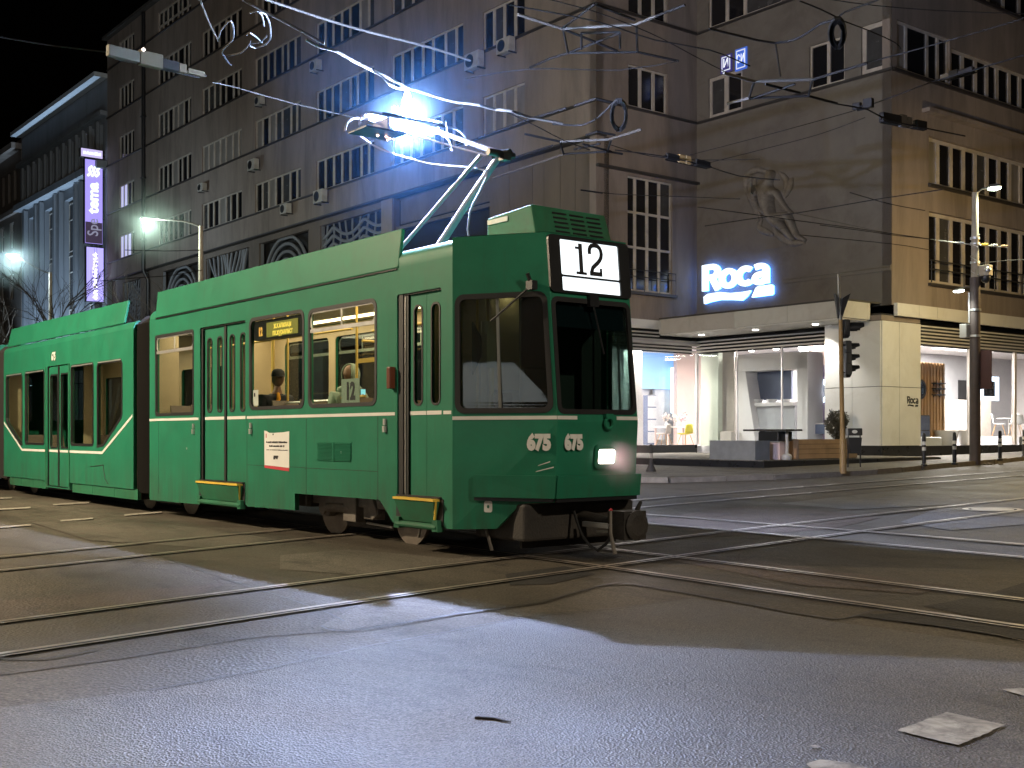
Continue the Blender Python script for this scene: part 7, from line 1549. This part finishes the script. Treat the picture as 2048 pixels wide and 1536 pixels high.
# ================================================================== BARE TREES
M['bark'] = mat('bark', (.045, .036, .03), .9, var=.3, scale=6)
def tree(label, base, h, seed, spread=.62, depth=5):
    r = thing('bare_tree', label, 'tree', base, 0, 'bare street trees'); rnd = random.Random(seed); tr = MB(); cr = MB()
    def grow(p, d, l, rad, k):
        n = 4; pts = [p]; q = p; dd = d
        for i in range(n): dd = (dd+Vector((rnd.gauss(0, .10), rnd.gauss(0, .10), rnd.gauss(0, .05)+.02))).normalized(); q = q+dd*(l/n); pts.append(q)
        (tr if k == 0 else cr).tube(pts, [rad*(1-.35*i/n) for i in range(n+1)], 6 if k < 2 else 4, caps=False)
        if k >= depth: return
        for j in range(rnd.choice((2, 3, 3)) if k else 4):
            a = rnd.uniform(0, 2*PI); s = spread*rnd.uniform(.6, 1.2); x = dd.cross(Vector((0, 0, 1))); x = (x if x.length > .1 else Vector((1, 0, 0))).normalized(); y = dd.cross(x)
            nd = (dd+(x*math.cos(a)+y*math.sin(a))*s+Vector((0, 0, .08))).normalized(); st = pts[rnd.choice((2, 3, 4))] if k else pts[rnd.choice((3, 4))]
            grow(st, nd, l*rnd.uniform(.62, .85), rad*.56, k+1)
    grow(Vector((0, 0, -.1)), Vector((0, 0, 1)), h*.36, h*.017, 0)
    tr.build('trunk', M['bark'], r, smooth=60); cr.build('crown', M['bark'], r); return r
for (x, Y, h, s, lb) in ((268, 50, 9.6, 3, 'bare tree behind the gap between the tram parts under the lamp'), (150, 56, 9.5, 5, 'bare tree whose twigs cross the lower violet sign'), (212, 66, 10.5, 8, 'slender bare tree between the violet sign and the windows that mirror it'), (45, 60, 8.5, 13, 'small bare tree at the far left above the tram')):
    b = AT(x, 868, Y); b.z = gz(b.x, b.y)+.12; tree(lb, b, h, s)
# ================================================================== OVERHEAD LINES
M['wire'] = mat('wire_copper', (.085, .078, .072), .5, metal=.2, var=.2)
M['wired'] = mat('wire_dark', (.010, .009, .009), .7, var=.2, spec=.2)
M['coilw'] = mat('cable_sheath', (.022, .024, .028), .6, var=.2); M['gtan'] = mat('switch_tan', (.05, .037, .017), .7, var=.25); M['gpale'] = mat('switch_pale', (.042, .035, .022), .7, var=.25)
M['rod'] = mat('rod_pale', (.06, .052, .044), .6, metal=.0, var=.2)
def wire(label, pts, r=.008, m='wire', name='overhead_wire', cat='wire', z=None, smooth=True, group='overhead wires'):
    p = [AZ(q[0], q[1], q[2] if len(q) > 2 else z) for q in pts]; p = resample(p, .09 if name == 'cable_coil' else .35) if smooth and len(p) > 2 else p
    mb = MB(); mb.tube(p, r, 6); return tag(mb.build(name, M[m]), label, cat, group)
# contact wire over the tram's track, touching the collector head
cw = [TW(-60, 1.3, 5.85), TW(-30, 1.2, 5.8), TW(-14, 1.15, 5.76), TW(-6, 1.12, WZ+.01), TW(HS, 1.1, WZ), TW(0, 1.08, WZ+.02), TW(3.2, 1.0, 5.75), TW(8, .8, 5.8), TW(16, .2, 5.85)]
# the arc-lit pair coming down from the upper left
wire('bright arc-lit wire running above the arc from the top left to the facade', [(480, -18), (535, 0), (690, 51), (860, 95), (940, 121)], .019, z=7.4)
wire('arc-lit contact wire that reaches the arc from the wire coils at the top left', [(470, -10, 6.6), (505, 10, 6.5), (585, 52, 6.3), (648, 87, 6.1)], .017)
wire('white-hot feeder cable sagging along the contact wire to the arc', [(612, 79, 5.95), (640, 94, 5.9), (672, 102, 5.88), (705, 121, 5.84), (748, 142, 5.80), (790, 162, 5.76), (815, 176, WZ+.005), (850, 186, 5.73), (890, 199, 5.74), (925, 206, 5.75), (958, 210, 5.75), (990, 219, 5.76), (1022, 222, 5.76), (1060, 235, 5.77), (1105, 243, 5.78), (1125, 247, 5.78)], .019)
wire('short loop of cable hanging under the contact wire left of the arc', [(748, 143, 5.79), (765, 152, 5.74), (778, 168, 5.66), (795, 176, 5.68), (815, 179, WZ)], .014)
wire('pale thin wire passing behind the collector head from the switch gear', [(425, 165), (460, 172), (500, 183), (590, 208), (700, 233), (750, 245)], .009, z=6.4)
wire('faint wire leaving the left edge for the switch gear', [(-40, 62), (0, 74), (110, 92), (215, 104)], .012, 'wired', z=6.8)
wire('thin wire from the top edge down to the blue lit coils', [(388, -20), (400, 0), (418, 45), (436, 80)], .012, 'rod', z=6.6)
for (c, lb) in (([(436, 82), (443, 60), (462, 42), (467, 75), (450, 95), (444, 105), (450, 112), (480, 106), (496, 92), (502, 82)], 'blue lit coil of cable at the top left nearer the switch gear'), ([(512, 22), (530, 28), (540, 52), (540, 78), (528, 90), (510, 96), (498, 88), (520, 84), (534, 72)], 'big blue lit loop of cable at the top left'), ([(500, 26), (514, 22), (524, 32), (528, 52)], 'short blue lit cable end above the big loop'), ([(448, 112), (456, 124), (462, 130)], 'frayed cable end below the blue lit coils'), ([(494, 70), (500, 66), (515, 76), (524, 85)], 'thin cable crossing the big blue loop')):
    wire(lb, c, .011, 'coilw', 'cable_coil', 'cable', z=6.2, group='cable coils at the top left')
# switch gear at the upper left
def gear(label, x0, y0, x1, y1, z, blocks, name='line_switch'):
    p0, p1 = AZ(x0, y0, z), AZ(x1, y1, z); r = thing(name, label, 'wire fitting', p0, math.atan2(p1.y-p0.y, p1.x-p0.x), 'fittings on the overhead line'); L_ = (p1-p0).length
    mb = MB(); mb.tube([(0, 0, 0), (L_, 0, 0)], .018, 6); mb.tube([(L_*.1, .09, -.03), (L_*.95, .05, -.03)], .014, 6); mb.build('rod', M['wired'], r)
    for a, b, w, h, m_ in blocks: mb = MB(); mb.box(L_*a, -w, -h*.5, L_*b, w, h); mb.build('block', M[m_], r, bevel=.012)
    return r
gear('long tan switch gear hanging on the overhead line at the upper left', 215, 104, 412, 152, 6.5, ((.0, .30, .05, .10, 'gpale'), (.30, .53, .06, .13, 'gtan'), (.53, .70, .05, .09, 'wired'), (.70, .78, .05, .08, 'gtan'), (.80, .98, .03, .05, 'gtan')))
mb = MB(); mb.lathe(AZ(287, 99, 6.55), [(0, -.03), (.03, 0), (0, .03)], 8); tag(mb.build('indicator_bead', emit('bead_lit', (1, .85, .7), 3)), 'tiny lit bead on top of the tan switch gear', 'lamp')
gear('dark insulator with two amber blocks crossing the inner corner of the building', 1328, 312, 1422, 334, 6.4, ((.05, .3, .035, .07, 'wired'), (.30, .42, .03, .10, 'postyel'), (.44, .55, .03, .10, 'postyel'), (.65, .95, .05, .08, 'wired')), 'section_insulator')
gear('dark insulator with pale blocks in front of the ochre corner', 1760, 237, 1852, 256, 6.6, ((.02, .42, .05, .11, 'wired'), (.42, .55, .04, .14, 'rod'), (.57, .66, .04, .12, 'rod'), (.75, .98, .05, .10, 'wired')), 'section_insulator')
gear('short insulator on the span wire above the amber one at the right', 1882, 158, 1955, 138, 7.2, ((.0, .25, .04, .06, 'rod'), (.25, .5, .05, .08, 'wired'), (.5, .9, .04, .06, 'wired')), 'section_insulator')
gear('short chain of insulators where two span wires meet left of the ochre corner', 1706, 216, 1746, 208, 6.7, ((.0, .4, .04, .07, 'wired'), (.55, 1.0, .05, .10, 'wired')), 'section_insulator')
# delta frames that hold crossing wires apart
def frame(label, segs, z, thick=.022):
    p0 = AZ(segs[0][1][0], segs[0][1][1], z); r = thing('wire_frame', label, 'wire frame', p0, 0, 'frames holding the crossing wires')
    for m_, *pts in segs:
        mb = MB(); mb.tube([AZ(x, y, z)-p0 for x, y in pts], thick*(1 if m_ == 'rod' else .85), 6); mb.build('bar', M[m_], r)
    return r
frame('large spread frame of bars near the top centre', [('rod', (1036, 29), (1124, 57)), ('rod', (1124, 57), (1270, 49)), ('rod', (1270, 49), (1312, 32)), ('wired', (1312, 32), (1370, 10)), ('wired', (1126, 58), (1136, 106)), ('wired', (1136, 106), (1275, 104)), ('wired', (1275, 104), (1273, 49)), ('wired', (1124, 57), (1235, 102)), ('wired', (1240, 66), (1136, 106)), ('wired', (1163, 66), (1163, 98)), ('wired', (1240, 66), (1240, 96)), ('wired', (1163, 66), (1240, 64)), ('wired', (1060, 135), (1100, 117), (1136, 106)), ('wired', (1275, 104), (1357, 122)), ('wired', (1124, 57), (1190, 8)), ('wired', (1190, 8), (1270, 40))], 7.4)
frame('smaller frame of bars left of the tall barred window', [('wired', (1050, 268), (1082, 275)), ('wired', (1082, 275), (1120, 283)), ('rod', (1120, 283), (1218, 279)), ('rod', (1218, 279), (1282, 259)), ('wired', (1120, 284), (1127, 308)), ('wired', (1127, 308), (1215, 303)), ('wired', (1215, 303), (1222, 280)), ('wired', (1148, 299), (1200, 287)), ('wired', (1165, 288), (1222, 303)), ('wired', (1215, 303), (1245, 308)), ('rod', (1127, 308), (1085, 323)), ('rod', (1085, 323), (985, 356)), ('wired', (955, 277), (1060, 238), (1132, 216)), ('wired', (1150, 211), (1192, 197), (1235, 207)), ('wired', (1014, 320), (1105, 291)), ('wired', (1172, 270), (1194, 263), (1230, 270))], 6.4)
frame('flat frame of bars in front of the door-like window on the grey wall', [('rod', (1447, 146), (1508, 163)), ('rod', (1508, 163), (1625, 159)), ('wired', (1625, 159), (1735, 126)), ('wired', (1508, 164), (1498, 196)), ('wired', (1498, 196), (1617, 192)), ('wired', (1617, 192), (1625, 160)), ('wired', (1530, 168), (1600, 186)), ('wired', (1535, 187), (1590, 168)), ('wired', (1500, 198), (1560, 178)), ('rod', (1455, 207), (1498, 196)), ('wired', (1617, 192), (1674, 207))], 6.4)
# wire coils hanging from the line
def coil(label, cx, cy, rx, ry, z, n=3, r=.02, m='wired'):
    pts = [];  rnd = random.Random(int(cx))
    for k in range(n*14): a = 2*PI*k/14; q = 1-.09*(k//14); pts.append(AZ(cx+rx*q*math.cos(a)+rnd.uniform(-.6, .6), cy+ry*q*math.sin(a), z))
    mb = MB(); mb.tube(pts, r, 6); tag(mb.build('cable_coil', M[m]), label, 'cable', 'dark cable coils')
coil('dark cable coil hanging before the corner window left of the grey wall', 1238, 230, 16, 32, 6.0); coil('big black cable coil hanging right of the blue lit signs', 1675, 66, 15, 30, 6.6, 4, .028)
# span wires and droppers
for i, (lb, pts, z, r) in enumerate((
    ('span wire falling from the top centre to the flat frame', [(1020, 10), (1190, 42), (1310, 80), (1420, 100), (1500, 132)], 7.2, .010),
    ('sagging dropper cable between the top of the grey wall and its small pendant', [(1418, 57), (1480, 72), (1550, 86), (1600, 75), (1640, 48), (1672, 40)], 6.9, .016),
    ('short pendant cable under the sagging dropper', [(1551, 86), (1555, 110), (1558, 132), (1561, 152)], 6.9, .014),
    ('wire running right from the black coil to the top edge', [(1676, 36), (1690, 24), (1750, 2), (1775, -10)], 6.7, .012),
    ('wire running left from the black coil', [(1600, 2), (1640, 18), (1676, 36)], 6.7, .010),
    ('wire from the coil down to the corner window mullion', [(1676, 38), (1740, 62), (1790, 85), (1802, 98)], 6.7, .008),
    ('upper diagonal wire across the side-street windows', [(1728, 126), (1800, 108), (1897, 81), (2030, 42), (2090, 22)], 6.9, .010),
    ('middle diagonal wire across the side-street windows', [(1745, 208), (1800, 188), (1866, 163), (1955, 138), (2048, 110), (2110, 92)], 6.8, .010),
    ('lower wire from the flat frame to the ochre corner', [(1617, 192), (1674, 208), (1735, 219), (1775, 240), (1850, 256), (1930, 272)], 6.5, .012),
    ('wire from the second insulator along the left of the carved figure', [(1230, 300), (1330, 313), (1420, 334), (1478, 352), (1560, 360)], 6.3, .010),
    ('long wire across the carved figure rising to the right', [(1410, 452), (1500, 438), (1600, 425), (1745, 400), (1790, 393), (1885, 379)], 6.0, .010),
    ('wire joining the long wire from the upper left of the carved figure', [(1395, 414), (1500, 428), (1600, 442), (1700, 455), (1782, 467), (1860, 478)], 6.0, .008),
    ('lower wire across the grey wall to the ochre corner', [(1640, 450), (1745, 464), (1785, 470), (1858, 478)], 5.9, .008),
    ('lowest wire across the ochre wall', [(1600, 470), (1785, 488), (1860, 500)], 5.8, .008),
    ('thin wire right of the insulators in front of the ochre wall', [(1700, 385), (1780, 408), (1850, 421)], 6.0, .008),
    ('faint wire across the grey wall under the first window row', [(1380, 310), (1480, 284), (1600, 252), (1720, 218)], 6.9, .007),
    ('second faint wire across the grey wall under the first', [(1400, 330), (1520, 300), (1640, 268), (1730, 235)], 6.9, .007),
    ('dark feeder cable between the small frame and the coil before the corner window', [(1105, 248), (1135, 250), (1165, 250), (1195, 236), (1222, 210), (1236, 200)], 6.0, .014),
    ('span wire from the tall post to the right edge', [(1958, 527), (2012, 521), (2048, 519), (2120, 512)], 6.5, .010),
    ('span wire from the cross bar of the tall post towards the left', [(1873, 480), (1800, 470), (1700, 450), (1560, 420)], 7.0, .006),
    ('top right wire crossing the ochre front near the roof edge', [(1560, -20), (1700, 5), (1860, 20), (2060, 28)], 7.6, .007),
    ('thin wire from the top edge over the large spread frame to the flat frame', [(1060, -10), (1180, 20), (1300, 66), (1400, 118), (1455, 146)], 7.3, .007),
    ('wire under the large spread frame towards the left facade', [(1357, 122), (1240, 140), (1060, 138), (930, 158)], 7.2, .008),
    ('wire from the small frame across the tall barred window', [(1222, 290), (1300, 312), (1400, 320), (1520, 318)], 6.6, .007),
    ('thin wire over the panelled wall beside the tall barred window', [(1160, 380), (1230, 388), (1330, 392), (1480, 398)], 6.1, .007),
    ('short dark wire on the panelled wall above the roof air unit', [(1162, 380), (1190, 384), (1205, 386)], 6.1, .016),
    ('wire from the arc line down to the small frame', [(1010, 222), (1080, 256), (1130, 282), (1180, 300)], 6.2, .008),
    ('wire from the left lamp post across the bare trees', [(400, 500), (330, 502), (250, 500)], 7.6, .014),
    ('lower wire from the left lamp post across the bare trees', [(404, 540), (340, 551), (270, 556), (200, 562)], 6.9, .014))):
    wire(lb, pts, r, 'wired' if i not in (18, 19) else 'rod', z=z)
# ================================================================== HALO VOLUMES
# thin scattering balls, added to imitate the glow round the arc and lamps
def halo_volume(name, dens, col, R, g):
  sm = bpy.data.materials.new(name); sm.use_nodes = True; nt = sm.node_tree; N = nt.nodes; N.remove(N['Principled BSDF'])
  tc = N.new('ShaderNodeTexCoord'); ln = N.new('ShaderNodeVectorMath'); ln.operation = 'LENGTH'; nt.links.new(tc.outputs['Object'], ln.inputs[0])
  r1 = N.new('ShaderNodeMapRange'); r1.inputs['From Min'].default_value = 0.0; r1.inputs['From Max'].default_value = R; r1.inputs['To Min'].default_value = 1.0; r1.inputs['To Max'].default_value = 0.0; nt.links.new(ln.outputs['Value'], r1.inputs[0])
  nz = N.new('ShaderNodeTexNoise'); nz.inputs['Scale'].default_value = 1.6; nz.inputs['Detail'].default_value = 4; nt.links.new(tc.outputs['Object'], nz.inputs['Vector'])
  r2 = N.new('ShaderNodeMapRange'); r2.inputs['From Min'].default_value = .3; r2.inputs['From Max'].default_value = .7; r2.inputs['To Min'].default_value = .3; r2.inputs['To Max'].default_value = 1.5; nt.links.new(nz.outputs[0], r2.inputs[0])
  m1 = N.new('ShaderNodeMath'); m1.operation = 'MULTIPLY'; nt.links.new(r1.outputs[0], m1.inputs[0]); nt.links.new(r2.outputs[0], m1.inputs[1])
  m2 = N.new('ShaderNodeMath'); m2.operation = 'MULTIPLY'; nt.links.new(m1.outputs[0], m2.inputs[0]); m2.inputs[1].default_value = dens
  pv = N.new('ShaderNodeVolumePrincipled'); pv.inputs['Color'].default_value = (*col, 1); pv.inputs['Anisotropy'].default_value = g; nt.links.new(m2.outputs[0], pv.inputs['Density']); nt.links.new(pv.outputs[0], N['Material Output'].inputs['Volume'])
  return sm
def ball(name, m, c, R):
    mb = MB(); mb.lathe((0, 0, 0), [(R*math.sin(PI*i/12), -R*math.cos(PI*i/12)) for i in range(13)], 20)
    o = struct(mb.build(name, m), 'stuff'); o.location = c
ball('arc_smoke', halo_volume('arc_smoke', .0062, (.14, .46, 1.0), 2.1, .1), TW(HS, 1.1, 5.42), 2.15)
halo_mat = halo_volume('lamp_mist', .026, (.8, 1.0, .92), 2.0, .3)  # added volumes imitating lens bloom round the two left lamps
for x, y, Y in ((301, 436, 45.0), (28, 512, 62.0)): ball('lamp_mist', halo_mat, AT(x, y, Y), 2.05)
ball('headlight_mist', halo_volume('headlight_mist', .30, (1.0, .80, .80), .42, .2), TW(sn(hz)+.12, .55+hq+.05, hz-.02), .45)  # added volume imitating the bloom of the headlight
ball('arc_smoke', halo_volume('arc_halo_dense', .030, (.55, .80, 1.0), .55, .0), TW(HS, 1.1, 5.40), .6)  # denser inner ball, added for a stronger bloom at the arc
